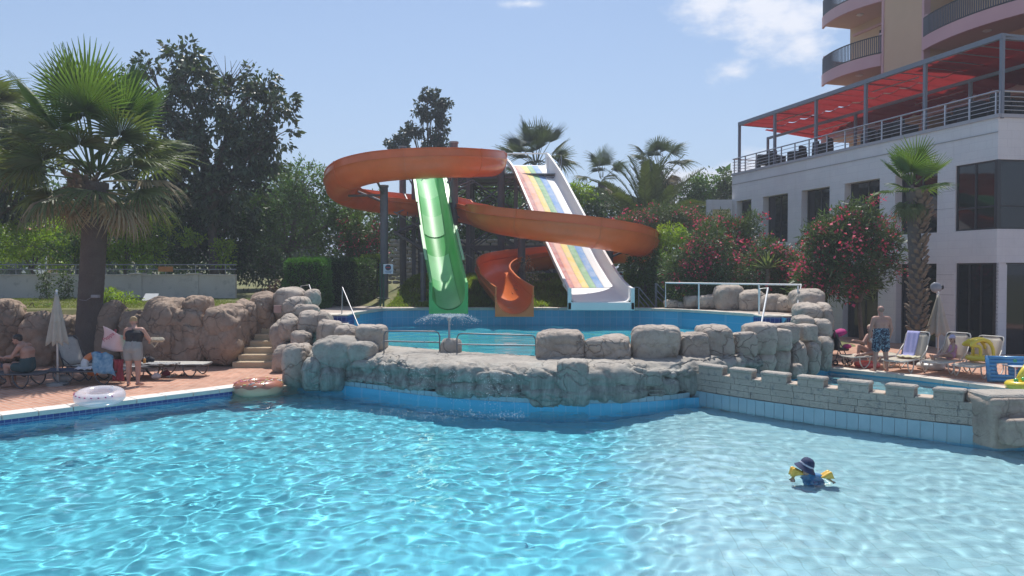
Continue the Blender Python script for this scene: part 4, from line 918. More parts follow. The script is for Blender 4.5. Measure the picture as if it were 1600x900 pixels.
def fabric(s0, s1, y0, y1, z0, z1, name='awning'):
    n, m_ = 120, 16; V = []; 
    for i in range(n + 1):
        for j in range(m_ + 1):
            s = s0 + (s1 - s0) * i / n; y = y0 + (y1 - y0) * j / m_; V.append(MA @ Vector((s, y, z0 + (z1 - z0) * j / m_ - .10 * abs(math.sin(math.pi * s / (ss[0] / 33) / 2)) + .012)))
    idx = np.arange((n + 1) * (m_ + 1)).reshape(n + 1, m_ + 1); f = np.stack([idx[:-1, :-1], idx[1:, :-1], idx[1:, 1:], idx[:-1, 1:]], -1).reshape(-1, 4)
    off_ = np.array(wloc(PG)); return link(name, npmesh(name, np.array(V) - off_, f, True), RED, PG)
g = NG('red_awning_fabric'); cdif = g.n('ShaderNodeBsdfDiffuse', {'Color': (.29, .025, .03)}).outputs[0]; ctr = g.n('ShaderNodeBsdfTranslucent', {'Color': (.25, .021, .022)}).outputs[0]
RED = g.done(g.n('ShaderNodeMixShader', {0: .5, 1: cdif, 2: ctr}).outputs[0])
fabric(0, ss[0], -.2, -2.1, ZP - .02, ZP - .06); fabric(0, ss[0] + .6, -2.05, -DEP, ZP - .10, ZP - .5)
fb = MB(); fb.add([MBm @ Vector((.1, -.2, ZP + .0)), MBm @ Vector((12, -.2, ZP)), MBm @ Vector((12, -4, ZP - .1)), MBm @ Vector((.1, -4, ZP - .1))], [(0, 1, 2, 3)]); fb.build('awning', RED, PG)
for z_, y_ in ((-.03, -1.2), (-.42, -3.4), (-.45, -4.8)):
    for a, b in ((.3, .46), (.72, .9)): MB().tube([MA @ Vector((ss[0] * a, y_, ZP + z_ - .12)), MA @ Vector((ss[0] * b, y_, ZP + z_ - .12))], .028, 6).build('tension_pole', RLm, PG)
# terrace furniture
FUR = mat('dark_rattan', (.02, .02, .025), rough=.7)
tch = thing('terrace_chair', 'dark rattan armchair at the far left end of the roof terrace', 'chair', tuple(MA @ Vector((ss[0] - 1.2, -.8, ZTOP))), group='dark chairs on the roof terrace')
mb = MB().bbox((-.3, -.3, .30), (.3, .3, .46), .05); mb.build('seat', FUR, tch, world=False)
MB().bbox((-.3, .22, .40), (.3, .34, .88), .05).build('backrest', FUR, tch, world=False)
for sg in (-1, 1): MB().bbox((sg * .34 - .05, -.3, .0), (sg * .34 + .05, .32, .62), .03).build('arm', FUR, tch, world=False)
ch_px = [1187, 1215, 1247, 1262, 1330, 1352, 1378, 1462, 1480, 1545, 1584]
near = ['second from the far left end', 'third from the left end under the awning', 'fourth from the left by the third post', 'right behind the third pergola post', 'left of the fifth pergola post', 'just right of the fourth pergola post', 'behind the middle rails near the palm top', 'left of the palm frond tips', 'right of the palm frond tips', 'beside the corner post', 'right of the corner post at picture edge']
for px, w in zip(ch_px, near):
    s = sA(px) if px < 1557 else None
    loc = MA @ Vector((max(s, .6), -.75 - random.uniform(0, .5), ZTOP)) if s is not None else MBm @ Vector((1.2, -.8, ZTOP))
    copy_thing(tch, 'dark rattan armchair on the roof terrace, ' + w, loc, random.uniform(0, 6.28))
# wall lamps (round dishes on the pillars)
for px, py, lab, sgn in ((1463, 449, 'round clear dish spotlight on the pillar behind the cream parasol', 1), (1370, 446, 'round clear dish spotlight on the pillar behind the oleander tree', -1)):
    c = P(px, py, 22.4 if px > 1400 else 25.5); t = thing('wall_spotlight', lab, 'lamp', tuple(c), group='dish spotlights on the hotel pillars')
    Mx = Matrix.Rotation(R(80), 3, 'X') @ Matrix.Rotation(R(-15), 3, 'Y')
    MB().lathe([(0, .02), (.08, .015), (.15, -.01), (.165, -.035), (.15, -.03), (.08, -.005), (0, 0)], c, 22, Mx).build('dish', mat('lamp_lens', (.30, .31, .34), rough=.15, spec=.8), t, smooth=True)
    MB().ell(c + Vector((.20, .05, 0)), (.06, .05, .07)).build('housing', BLACK, t, smooth=True)
    MB().tube([c + Vector((.02, .1, -.05)), c + Vector((.06, .2, -.13)), c + Vector((.2, .25, -.1)), c + Vector((.2, .1, 0))], .015, 6).build('arm', BLACK, t)

# ---------------------------------------------------------------- hotel tower behind
PEACH = mat('peach_render', (.62, .45, .29), (.68, .50, .33), .8, .85); PINK = mat('pink_render', (.62, .40, .42), (.68, .45, .46), .8, .85); CEIL = mat('balcony_ceiling', (.62, .42, .34), rough=.85)
HT = thing('hotel_tower', 'peach hotel block with pink curved balconies rising behind the red awning', 'building', (17, 40, 0))
T0 = Vector((16.75, 40.0, 0)); MT = Matrix.Translation(T0) @ Matrix(((.278, -.9606, 0, 0), (-.9606, -.278, 0, 0), (0, 0, 1, 0), (0, 0, 0, 1)))   # x towards the viewer along the face, y outward
def sT(px, off=0.):
    k = (px - 800) / FPX; x0, y0 = T0.x - .9606 * off, T0.y - .278 * off; return (k * y0 - x0) / (.278 + k * .9606)
sa, sb, sc, sd_ = 0., sT(1375), sT(1440), sT(1640)
def tb(s0, s1, y0, y1, z0, z1, nm, m, par=None): return MB().box((s0, y0, z0), (s1, y1, z1), MT).build(nm, m, par or HT)
tb(sb, sc, -6, 0, 3, 26, 'wall', PEACH); tb(sd_ - .5, sd_ + 4, -6, 0, 3, 26, 'wall', PEACH); tb(sa - .0, sb, -6, -1.7, 3, 26, 'wall', PEACH); tb(sc, sd_ - .5, -6, -1.7, 3, 26, 'wall', PEACH)
for fl in range(4):
    zf = 9.75 + fl * 3.08
    for (u0, u1, b_) in ((sa, sb, .0), (sc, sd_ - .5, .25)):
        zf_ = zf + b_ * 0
        n = 14; curve = [(u0 + (u1 - u0) * k / n, .5 * math.sin(math.pi * min(1, k / n * 1.0)) ** .8) for k in range(n + 1)]
        poly = curve + [(u1, -1.7), (u0, -1.7)]
        b = MB(); b.prism(poly[::-1], zf_ - .02, zf_ + .16, MT); slab = b.build('balcony_slab', CEIL, HT)
        f = MB()
        for (a, c) in zip(curve[:-1], curve[1:]):
            f.prism([(a[0], a[1] + .001), (c[0], c[1] + .001), (c[0], c[1] + .12), (a[0], a[1] + .12)][::-1], zf_ - .16, zf_ + .42, MT)
        f.build('fascia', PINK, slab)
        for px_ in ((u0, u0 + .22), (u1 - .22, u1)): tb(px_[0], px_[1], -.25, .03, zf_ + .16, zf_ + 1.45, 'balcony_pier', PINK)
        for z in (.48, 1.30): MB().tube([MT @ Vector((a[0], a[1] + .05, zf_ + z)) for a in curve], .03, 6).build('balcony_rail', FRAME, slab)
        pts = resample([Vector((a[0], a[1] + .05, 0)) for a in catmull([(q[0], q[1], 0) for q in curve], 4)], .10); br = MB()
        for q in pts: br.box((q.x - .022, q.y - .012, zf_ + .48), (q.x + .022, q.y + .012, zf_ + 1.30), MT)
        o = br.build('balusters', mat('grey_baluster', (.10, .105, .13), rough=.5), slab); o['kind'] = 'stuff'
        gd = tb((u0 + u1) / 2 + .1, u1 - .5, -1.69, -1.62, zf_ + .16, zf_ + 2.3, 'balcony_door', GLASS)
        MB().lathe([(0, 0), (.16, 0), (.18, -.04), (.1, -.08), (0, -.09)], MT @ Vector(((u0 + u1) / 2, -.5, zf_ - .02)), 14).build('ceiling_lamp', WHITE, slab)
        tb(u0 + .3, u1 - .3, -1.72, -1.6, zf_ + 2.55, zf_ + 2.68, 'shutter_box', PINK)
    tb(sa - .05, sa + .16, -1.7, -.26, zf + .42, zf + 1.2, 'side_pier', PINK)
tb(sb - .02, sb + .10, -.3, .06, 3, 26, 'pilaster', PINK); tb(sc - .10, sc + .02, -.3, .06, 3, 26, 'pilaster', PINK)
# ---------------------------------------------------------------- garden wall on the left
GW = thing('garden_wall', 'pale rendered garden wall with piers behind the lawn on the left', 'wall', (-14, 28.2, 1.6))
GWM = mat('garden_wall_render', (.56, .53, .49), (.64, .61, .57), .9, .9, .1, 20, c3=(.46, .44, .41))
yW = 28.3; xa, xb = -34., P(373, 440, yW).x; zg = 1.5
px_p = [-420, -240, -60, 90, 214, 302]; xs_p = [P(q, 440, yW).x for q in px_p] 
ends = [xa] + xs_p + [xb]
for a, b in zip(ends[:-1], ends[1:]):
    MB().box((a + .14, yW, zg - .5), (b - .14, yW + .18, 2.56)).build('wall_panel', GWM, GW); MB().bbox((a + .14, yW - .03, 2.56), (b - .14, yW + .21, 2.61), .012).build('coping', COPE, GW)
for x in xs_p: MB().box((x - .2, yW - .06, zg - .5), (x + .2, yW + .24, 2.60)).build('pier', GWM, GW); MB().bbox((x - .24, yW - .1, 2.60), (x + .24, yW + .28, 2.66), .015).build('pier_cap', COPE, GW)
WR = thing('wall_railing', 'double steel rail running along the top of the garden wall', 'railing', (-14, yW + .1, 2.6))
for z in (2.80, 2.98): MB().tube([(xa, yW + .09, z), (P(368, 440, yW).x, yW + .09, z)], .025, 6).build('bar', GALV, WR)
x = xa
while x < xb - .3: MB().tube([(x, yW + .09, 2.6), (x, yW + .09, 2.98)], .022, 6).build('post', GALV, WR); x += 1.15
t = thing('rail_sign', 'small orange board fixed to the rail on the garden wall', 'sign', tuple(P(257, 420, yW - .05))); a, b = P(246.5, 416.5, yW), P(269.5, 424.5, yW)
MB().bbox((a.x, yW + .03, b.z), (b.x, yW + .055, a.z), .005).build('board', mat('orange_board', (.55, .22, .07), (.45, .18, .06), 9, .7), t); MB().tube([((a.x + b.x) / 2, yW + .07, a.z), ((a.x + b.x) / 2, yW + .07, b.z - .03)], .012, 5).build('clip', GALV, t)
a, b = P(221, 459, 26.6), P(242, 470.5, 26.6); t = thing('lawn_board', 'white board leaning on the grass in front of the garden wall', 'board', ((a.x + b.x) / 2, 26.6, float(H(-12, 26.6))))
MB().add([(a.x, 26.9, a.z), (b.x, 26.9, a.z), (b.x + .02, 26.6, b.z - .02), (a.x - .02, 26.6, b.z - .02), (a.x, 26.93, a.z), (b.x, 26.93, a.z), (b.x + .02, 26.64, b.z - .02), (a.x - .02, 26.64, b.z - .02)], [(0, 3, 2, 1), (4, 5, 6, 7), (0, 1, 5, 4), (1, 2, 6, 5), (2, 3, 7, 6), (3, 0, 4, 7)]).build('board', WHITE, t)
MB().box((a.x + .02, 26.95, b.z - .03), (a.x + .06, 27.2, b.z + .02)).build('stay', GALV, t)
# ---------------------------------------------------------------- far houses on the hillside
TER = mat('terracotta_roof', (.42, .14, .08), (.50, .19, .11), 3, .9); CRM = mat('house_render', (.52, .50, .48), (.60, .57, .54), 1, .9)
def house(px0, px1, pt, pb, d, label, wm, roofm, floors=1, flat=False):
    a, b = P(px0, pt, d), P(px1, pb, d); t = thing('far_house', label, 'house', ((a.x + b.x) / 2, d, b.z - 3), group='houses on the hillside')
    dy = 8; MB().box((a.x, d, b.z - 6), (b.x, d + dy, a.z)).build('wall', wm, t); h = (a.z - b.z) / floors
    if flat: MB().box((a.x - .3, d - .3, a.z), (b.x + .3, d + dy, a.z + .35)).build('roof', roofm, t)
    else:
        m = (a.x + b.x) / 2; r_ = min(2.5, h * .6); MB().add([(a.x - .5, d - .6, a.z), (b.x + .5, d - .6, a.z), (b.x + .5, d + dy, a.z), (a.x - .5, d + dy, a.z), (a.x + 1, d + dy / 2, a.z + r_), (b.x - 1, d + dy / 2, a.z + r_)], [(0, 1, 5, 4), (1, 2, 5), (2, 3, 4, 5), (3, 0, 4), (3, 2, 1, 0)]).build('roof', roofm, t)
    n = max(2, int((b.x - a.x) / 2.6))
    for f in range(floors):
        for k in range(n):
            x = a.x + (b.x - a.x) * (k + .5) / n; z = b.z + h * f + h * .3
            w = MB().box((x - .6, d - .06, z), (x + .6, d - .01, z + h * .45)).build('window', FRAME, t)
        if floors > 1: MB().box((a.x + .2, d - 1.0, b.z + h * f + .02), (b.x - .2, d - .02, b.z + h * f + .22)).build('balcony', CRM, t)
house(86, 121, 317, 341, 150, 'far grey house with balconies seen left of the big palm trunk', CRM, CRM, 2, True)
house(74, 86, 314, 345, 152, 'narrow white house end beside the grey balcony house', WHITE, CRM, 2, True)
house(12, 50, 360, 376, 95, 'orange walled house with a terracotta roof behind yellow bushes', mat('orange_render', (.55, .30, .14), rough=.9), TER, 1)
house(-20, 7, 366, 378, 88, 'white house corner at the left picture edge behind bushes', WHITE, CRM, 1, True)
# ---------------------------------------------------------------- vegetation
def leafmat(name, c, rough=.5, tr=.28, isl=.8, spec=.35):
    c2 = tuple(x * .62 for x in c); return mat(name, c, c2, 1.1, rough, island=isl, transl=tr, spec=spec, detail=2)
BARK = mat('bark', (.12, .095, .075), (.19, .155, .12), 5, .95, .5, 30)
LF_BIG = leafmat('big_glossy_leaf', (.085, .118, .066), .42, .15, .9, .45)
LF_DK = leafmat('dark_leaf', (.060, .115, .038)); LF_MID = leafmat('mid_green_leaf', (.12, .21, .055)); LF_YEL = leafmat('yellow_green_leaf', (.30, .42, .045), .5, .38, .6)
LF_OL = leafmat('oleander_leaf', (.115, .165, .070), .45, .2, .8); LF_EU = leafmat('grey_green_leaf', (.065, .095, .065), .45, .12); LF_HEDGE = leafmat('hedge_leaf', (.075, .20, .035), .55, .25, .6)
FLW = mat('pink_flower', (.62, .055, .13), (.75, .12, .20), 3, .6, island=.6, transl=.3); FLW.node_tree.nodes
def leafcloud(C_, A, size, asp, r, out_dir=None, droop=.25, jit=.9):
    """C_: leaf bases (N,3); A: outward vectors; returns quads"""
    n = len(C_); d = A + r.normal(0, jit, (n, 3)) * .6; d[:, 2] -= droop; d /= np.linalg.norm(d, axis=1, keepdims=True) + 1e-9
    s = np.cross(d, r.normal(0, 1, (n, 3))); s /= np.linalg.norm(s, axis=1, keepdims=True) + 1e-9; up = np.cross(s, d)
    L_ = size * r.uniform(.6, 1.25, (n, 1)); w = L_ * asp * .5
    v = np.stack([C_, C_ + d * L_ * .45 + s * w + up * L_ * .08, C_ + d * L_ - up * L_ * .12, C_ + d * L_ * .45 - s * w + up * L_ * .08], 1)
    return v.reshape(-1, 3), np.arange(4 * n).reshape(n, 4)
def crown_pts(blobs, n, r, clump=.28, per=14, shell=.45):
    """blobs: (centre, (rx,ry,rz)); leaves gathered in clumps, more towards the outside"""
    vol = np.array([b[1][0] * b[1][2] for b in blobs]); vol = vol / vol.sum(); C_ = []; A = []
    for (c, rad), f in zip(blobs, vol):
        m = max(3, int(n * f / per)); q = r.normal(0, 1, (m, 3)); q /= np.linalg.norm(q, axis=1, keepdims=True); rr = r.uniform(shell ** 3, 1, (m, 1)) ** (1 / 3.)
        rr *= 1 + .16 * np.sin(q[:, :1] * 5 + c[0]) * np.cos(q[:, 2:] * 4 + c[2])
        cc = np.array(c) + q * rr * np.array(rad); k = r.normal(0, 1, (m, per, 3)); k /= np.linalg.norm(k, axis=2, keepdims=True)
        rs = clump * r.uniform(.3, 1, (m, per, 1)) * r.uniform(.6, 1.3, (m, 1, 1)); C_.append((cc[:, None] + k * rs).reshape(-1, 3)); A.append((k * .7 + q[:, None] * .6).reshape(-1, 3))
    return np.concatenate(C_), np.concatenate(A)
def pxblobs(bl, d):
    out = []
    for b in bl:
        x, y, rx, ry = b[:4]; dd = d + (b[4] if len(b) > 4 else 0); c = P(x, y, dd); k = dd / FPX; out.append(((c.x, c.y, c.z), (rx * k, (rx + ry) / 2 * k, ry * k)))
    return out
def limbs(base, blobs, r0, seed, fork=.45, lean=None):
    r = random.Random(seed); mb = MB(); top = max(b[0][2] for b in blobs); cx = sum(b[0][0] for b in blobs) / len(blobs); cyy = sum(b[0][1] for b in blobs) / len(blobs)
    fk = Vector((base[0] + (cx - base[0]) * .4, base[1] + (cyy - base[1]) * .4, base[2] + (top - base[2]) * fork * .8))
    b = Vector(base); mid = b.lerp(fk, .5) + Vector((r.uniform(-.15, .15), 0, 0)); mb.tube(catmull([b, mid, fk], 3), [r0 * 1.15, r0, r0 * .95, r0 * .92, r0 * .9, r0 * .85, r0 * .8][:7], 8)
    for c, rad in blobs:
        c = Vector(c); m = fk.lerp(c, .5) + Vector((r.uniform(-.3, .3), r.uniform(-.3, .3), r.uniform(0, .3) + (c - fk).length * .06)); pts = catmull([fk, m, c], 4)
        mb.tube(pts, [max(.012, r0 * .6 * (1 - .8 * i / 8)) for i in range(len(pts))], 6)
        for k in range(5):
            e = c + Vector((r.uniform(-1, 1) * rad[0], r.uniform(-1, 1) * rad[1], r.uniform(-.7, 1) * rad[2])) * .85; a = pts[-2 - k % 4]; mb.tube([a, a.lerp(e, .5) + Vector((0, 0, .1)), e], [r0 * .2, r0 * .13, .012], 5)
    return mb
TN = [100]; fl_mesh = []
for k in range(4):
    r_ = np.random.RandomState(50 + k); q = r_.normal(0, 1, (17, 3)) * .10; V, F = leafcloud(q, q * 6, .085, .9, r_, droop=0); fl_mesh.append(npmesh('flower_cluster', V, F)); fl_mesh[-1].materials.append(FLW)
def tree(name, label, cat, blobs, d, n, leaf, asp, m, base_px, r0=.16, clump=.35, per=14, shell=.45, group=None, trunk=True, droop=.25, flowers=0, basez=None, fclump=.10, fsz=.05):
    TN[0] += 1; r = np.random.RandomState(TN[0]); B = pxblobs(blobs, d); bx = P(base_px, 400, d).x; bz = float(H(bx, d)) if basez is None else basez
    t = thing(name, label, cat, (bx, d, bz), group=group); off = np.array(wloc(t)); C_, A = crown_pts(B, n, r, clump, per, shell)
    keep = C_[:, 2] > bz + .05; V, F = leafcloud(C_[keep], A[keep], leaf, asp, r, droop=droop)
    if trunk: limbs((bx, d, bz - .1), B, r0, TN[0]).build('trunk', BARK, t, smooth=True)
    link('crown' if trunk else 'foliage', npmesh('crown', V - off, F), m, t)
    if flowers:
        k = r.randint(0, len(C_), flowers); k = k[C_[k, 1] < d + .5]; cc = C_[k] + A[k] / np.linalg.norm(A[k], axis=1, keepdims=True) * leaf * .7; cc[:, 1] -= .15
        
        for p_ in cc:
            o = bpy.data.objects.new('flower_cluster', fl_mesh[r.randint(4)]); COL.objects.link(o); o.parent = t; o['kind'] = 'stuff'; o.location = p_ - off; s_ = r.uniform(.6, 1.4); o.scale = (s_, s_, s_); o.rotation_euler = (0, 0, r.uniform(0, 6.28))
    return t
# far mass of trees closing the view
r_ = np.random.RandomState(5); B = []
for k in range(46):
    x = -62 + k * 2.6 + r_.uniform(-1, 1); d = r_.uniform(58, 72); h = 8.2 + 1.6 * math.sin(k * .9) + r_.uniform(-.8, .8)
    if -18 < x < 40: h -= 1.2
    if x < -37: h -= 3.4
    B.append(((x, d, 1.6 + h * .5), (2.6, 2.2, h * .5)))
C_, A = crown_pts(B, 42000, r_, .7, 14, .6); V, F = leafcloud(C_, A, .62, .55, r_)
tag(link('distant_wood', npmesh('distant_wood', V, F), LF_DK), 'dark green band of distant trees behind the slides and palms', 'trees', kind='stuff')
# --- left side trees
tree('magnolia_tree', 'tall dark tree with large glossy drooping leaves behind the big fan palm', 'tree', [(283, 92, 30, 30), (300, 135, 42, 40), (235, 108, 20, 16), (352, 165, 50, 45), (425, 165, 38, 34), (405, 125, 26, 20), (438, 215, 24, 30), (345, 225, 70, 45), (275, 215, 50, 50), (245, 165, 28, 30), (400, 240, 45, 45), (300, 280, 60, 45), (360, 300, 60, 45), (230, 270, 45, 50), (205, 130, 14, 12)], 33, 13000, .30, .50, LF_BIG, 335, .22, .34, 30, .25, droop=.75)
bz_ = P(365, 100, 33.2)
mb = MB()
for k in range(26):
    a = Vector(P(355 + random.uniform(-10, 10), 150, 33)); e = P(330 + random.uniform(0, 75), random.uniform(85, 140), 33 + random.uniform(-1, 1)); mb.tube([a, a.lerp(e, .5) + Vector((random.uniform(-.2, .2), 0, .1)), e], [.03, .018, .008], 4)
o_ = [x for x in bpy.data.objects if x.name == 'magnolia_tree'][0]; mb.build('bare_twigs', BARK, o_)
tree('broadleaf_tree', 'dark broad-leaved tree cut by the left picture edge', 'tree', [(0, 200, 45, 45), (30, 245, 48, 48), (-40, 240, 60, 70), (15, 305, 50, 40), (60, 320, 22, 22), (-50, 320, 60, 50), (-10, 165, 28, 24)], 30, 6500, .30, .5, LF_BIG, -30, .22, .34, 30, .3, droop=.6)
tree('leafy_tree', 'mid green feathery tree left of the orange loop over the hedges', 'tree', [(430, 300, 55, 45), (480, 285, 40, 32), (500, 325, 42, 38), (455, 350, 55, 40), (545, 345, 34, 28), (395, 330, 45, 40), (415, 390, 50, 35), (505, 385, 30, 25)], 37, 15000, .19, .4, LF_MID, 440, .17, .42, 16, .35, droop=.35)
tree('leafy_tree', 'dark tree with pale flecked leaves filling the shade below the magnolia', 'tree', [(330, 315, 60, 35), (270, 330, 50, 35), (380, 330, 40, 35), (220, 345, 45, 35), (300, 340, 60, 40), (350, 360, 60, 45), (260, 385, 55, 35), (330, 400, 60, 35), (395, 410, 40, 35), (430, 420, 30, 25)], 34.5, 16000, .22, .45, LF_DK, 350, .15, .42, 14, .35)
gB = 'yellow green bushes behind the garden wall'
for i, (bl, lab) in enumerate((([(60, 350, 42, 18), (20, 375, 46, 30), (75, 390, 50, 32), (-20, 385, 50, 40)], 'yellow green bush behind the wall left of the palm trunk'), ([(190, 345, 45, 22), (175, 375, 48, 32), (230, 360, 38, 32), (215, 395, 45, 25)], 'bright green bush behind the wall right of the palm trunk'), ([(110, 390, 35, 30), (135, 370, 30, 30), (150, 400, 30, 20)], 'bright green bush directly behind the palm trunk'))):
    tree('bush', lab, 'bush', bl, 30.6, 7000 if i < 2 else 3000, .15, .42, LF_YEL if i < 2 else LF_MID, bl[0][0], .07, .22, 14, .5, group=gB)
tree('bush', 'small bright green sapling leaves against the dark shade near rail end', 'bush', [(345, 385, 18, 12), (350, 405, 16, 12), (300, 372, 22, 12)], 31.5, 900, .15, .45, LF_YEL, 345, .04, .2, 12, .3)
# --- thin tall tree behind the loop
tree('eucalyptus_tree', 'thin tall tree with round tufts of leaves above the orange loop', 'tree', [(668, 150, 13, 10), (681, 156, 12, 12), (655, 168, 11, 11), (672, 180, 14, 12), (690, 172, 9, 12), (690, 190, 10, 12), (676, 207, 11, 12), (694, 210, 6, 10), (648, 205, 13, 9), (632, 214, 11, 10), (614, 224, 12, 10), (625, 232, 15, 8), (670, 225, 14, 10), (690, 228, 10, 8), (699, 160, 5, 6), (640, 198, 8, 8)], 47, 3600, .27, .5, LF_EU, 672, .13, .22, 24, .1, droop=.7)
# --- behind the tower
for i, (bl, d, n, lf, lab) in enumerate((
    ([(590, 330, 30, 24), (610, 370, 30, 30), (640, 340, 30, 30), (575, 380, 25, 30)], 45, 5000, LF_MID, 'green bush behind the stairs of the slide tower'),
    ([(745, 295, 30, 16), (780, 310, 30, 20), (720, 320, 30, 22), (760, 345, 35, 22), (700, 300, 20, 20)], 45.5, 6000, LF_MID, 'sunlit bush seen through the slide tower frame'),
    ([(700, 370, 40, 26), (760, 385, 40, 26), (830, 370, 40, 30), (650, 380, 40, 26)], 45, 6000, LF_DK, 'dark bush in shade behind the tower legs'),
    ([(900, 320, 35, 22), (940, 330, 40, 25), (870, 345, 40, 25), (960, 355, 40, 30), (905, 370, 50, 30)], 44, 8000, LF_DK, 'dark green bush right of the rainbow slide'),
    ([(905, 300, 22, 10), (890, 312, 18, 10)], 42.5, 1500, LF_YEL, 'light green shrub top just right of the rainbow slide'),
    ([(1085, 300, 22, 26), (1110, 290, 28, 20), (1100, 325, 38, 30), (1085, 355, 35, 28), (1125, 345, 30, 30)], 47, 9000, LF_MID, 'rounded green tree left of the white hotel building'),
    ([(1133, 283, 5, 14), (1142, 295, 5, 20), (1130, 305, 8, 15)], 46, 1300, LF_OL, 'narrow pointed conifer touching the white building corner'))):
    tree('bush' if 'bush' in lab or 'shrub' in lab else 'tree', lab, 'bush' if 'bush' in lab or 'shrub' in lab else 'tree', bl, d, n, .22, .42, lf, bl[0][0], .09, .35, 14, .4)
# --- oleanders and other flowering shrubs
gO = 'pink flowering oleanders'
def oleander(lab, bl, d, n, fl, base, **k): return tree('oleander_bush', lab, 'bush', bl, d, n, .19, .20, LF_OL, base, .06, .26, 14, .35, group=gO, droop=-.1, flowers=fl, **k)
oleander('pink oleander bush in the corner left of the building, over long rail', [(1085, 405, 38, 30), (1060, 425, 28, 30), (1110, 380, 34, 28), (1130, 420, 40, 32), (1090, 440, 45, 22)], 28.6, 11000, 75, 1090)
oleander('tall pink oleander touching the low side wall with yellow lattice', [(1150, 370, 34, 26), (1155, 400, 34, 30), (1170, 350, 16, 16), (1120, 355, 25, 20)], 30.5, 8000, 48, 1150)
oleander('pink oleander bush below the second hotel windows', [(1200, 395, 30, 20), (1225, 415, 36, 26), (1190, 430, 34, 24), (1240, 440, 30, 22)], 27.6, 7500, 52, 1215)
oleander('pink oleander bush by the black fence left of the green slide', [(545, 372, 26, 22), (575, 385, 26, 22), (560, 400, 20, 14), (590, 370, 12, 18)], 36.5, 5000, 46, 560)
oleander('oleander bushes tinted dull pink above the ball topiary', [(1040, 335, 36, 18), (1000, 345, 30, 14), (1075, 345, 28, 16), (975, 352, 20, 10)], 36, 6500, 40, 1030)
t = tree('oleander_tree', 'round oleander tree with pink flowers standing in front of the hotel windows', 'tree', [(1330, 350, 38, 26), (1300, 375, 40, 30), (1360, 370, 38, 30), (1280, 410, 34, 30), (1330, 410, 48, 34), (1388, 380, 14, 20), (1398, 405, 9, 12), (1390, 425, 10, 12), (1272, 375, 14, 16), (1345, 325, 16, 12), (1265, 440, 26, 24), (1300, 445, 34, 18), (1350, 440, 30, 14)], 24.8, 15000, .22, .2, LF_OL, 1350, .085, .33, 16, .2, droop=-.1, flowers=95)
# --- clipped bushes and hedges
def hedge(name, lab, cat, a, b, m, n, leaf=.07, rnd=.12):
    r = np.random.RandomState(n % 97); a = np.array(a, float); b = np.array(b, float); t = thing(name, lab, cat, tuple((a + b) / 2 * np.array([1, 1, 0]) + np.array([0, 0, a[2]])))
    q = r.uniform(-1, 1, (n, 3)); ax = r.randint(0, 3, n); q[np.arange(n), ax] = np.sign(q[np.arange(n), ax]); q = q / (np.sum(np.abs(q) ** 7, 1, keepdims=True) ** (1 / 7.)); q *= r.uniform(.88, 1.03, (n, 1))
    C_ = (a + b) / 2 + q * (b - a) / 2 + fbm(q * 3, 1, 2, 3)[:, None] * .12; V, F = leafcloud(C_, q * 1.2, leaf, .5, r, droop=0); off = np.array(wloc(t)); link('foliage', npmesh('foliage', V - off, F), m, t)
    MB().bbox(tuple(a + (b - a) * .07), tuple(b - (b - a) * .07), .1).build('shade_core', mat('hedge_core', (.012, .02, .008), rough=1.), t); return t  # near-black core puts the shade inside the hedge into its colour
a, b = P(441, 404, 27), P(504, 470, 27); hedge('clipped_hedge', 'clipped bright green hedge block at the top of the stone stairs', 'hedge', (a.x, 27, 1.3), (b.x, 28.6, a.z), LF_HEDGE, 16000)
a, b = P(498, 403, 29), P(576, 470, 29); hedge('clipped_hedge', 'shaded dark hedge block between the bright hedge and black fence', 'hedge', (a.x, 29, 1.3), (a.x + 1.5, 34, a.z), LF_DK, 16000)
a, b = P(562, 398, 35.5), P(592, 412, 35.5); hedge('clipped_hedge', 'small light green hedge top behind the black fence under pink oleander', 'hedge', (a.x, 35.5, 1.6), (b.x, 36.2, a.z), LF_YEL, 5000)
tree('topiary_ball', 'round yellow green topped bush beside the right turn of the flume', 'bush', [(1050, 366, 26, 16), (1048, 390, 28, 26), (1045, 420, 26, 24)], 31.6, 5500, .12, .45, LF_YEL, 1048, .06, .14, 14, .75)
tree('ivy_column', 'leafy creeper covered column below the right turn of the flume', 'bush', [(1000, 420, 24, 24), (1005, 450, 30, 28), (985, 470, 22, 18), (1030, 410, 14, 20), (1028, 440, 14, 26)], 30.4, 7500, .11, .55, LF_MID, 1005, .09, .16, 14, .7)
tree('low_hedge', 'dark low hedge behind the beige boulder row', 'hedge', [(1075, 462, 36, 18), (1120, 462, 36, 20), (1170, 460, 36, 22), (1215, 458, 36, 22), (1250, 450, 26, 24)], 28.0, 9000, .12, .4, LF_DK, 1150, .05, .18, 14, .6)
# small shrubs on the left lawn
gS = 'small shrubs on the lawn'
tree('rose_shrub', 'leggy reddish rose shrub against the garden wall left of the palm trunk', 'shrub', [(72, 445, 9, 20), (75, 475, 16, 12), (68, 430, 6, 6)], 27.2, 700, .10, .5, LF_OL, 72, .02, .14, 9, .1, group=gS)
tree('rose_shrub', 'taller rose shrub in front of the wall pier just left of trunk', 'shrub', [(104, 445, 9, 22), (106, 475, 14, 12)], 27.0, 750, .10, .5, LF_OL, 105, .02, .14, 9, .1, group=gS)
tree('lawn_shrub', 'bright green loose shrub on the lawn just right of the palm trunk', 'shrub', [(170, 465, 18, 14), (195, 473, 20, 12), (160, 478, 16, 12)], 24.5, 1900, .10, .42, LF_YEL, 178, .02, .15, 12, .3, group=gS)
tree('lawn_shrub', 'low green shrub above the boulders at the left', 'shrub', [(40, 488, 26, 8), (75, 485, 20, 8)], 23.2, 1300, .09, .42, LF_MID, 50, .02, .12, 12, .3, group=gS)
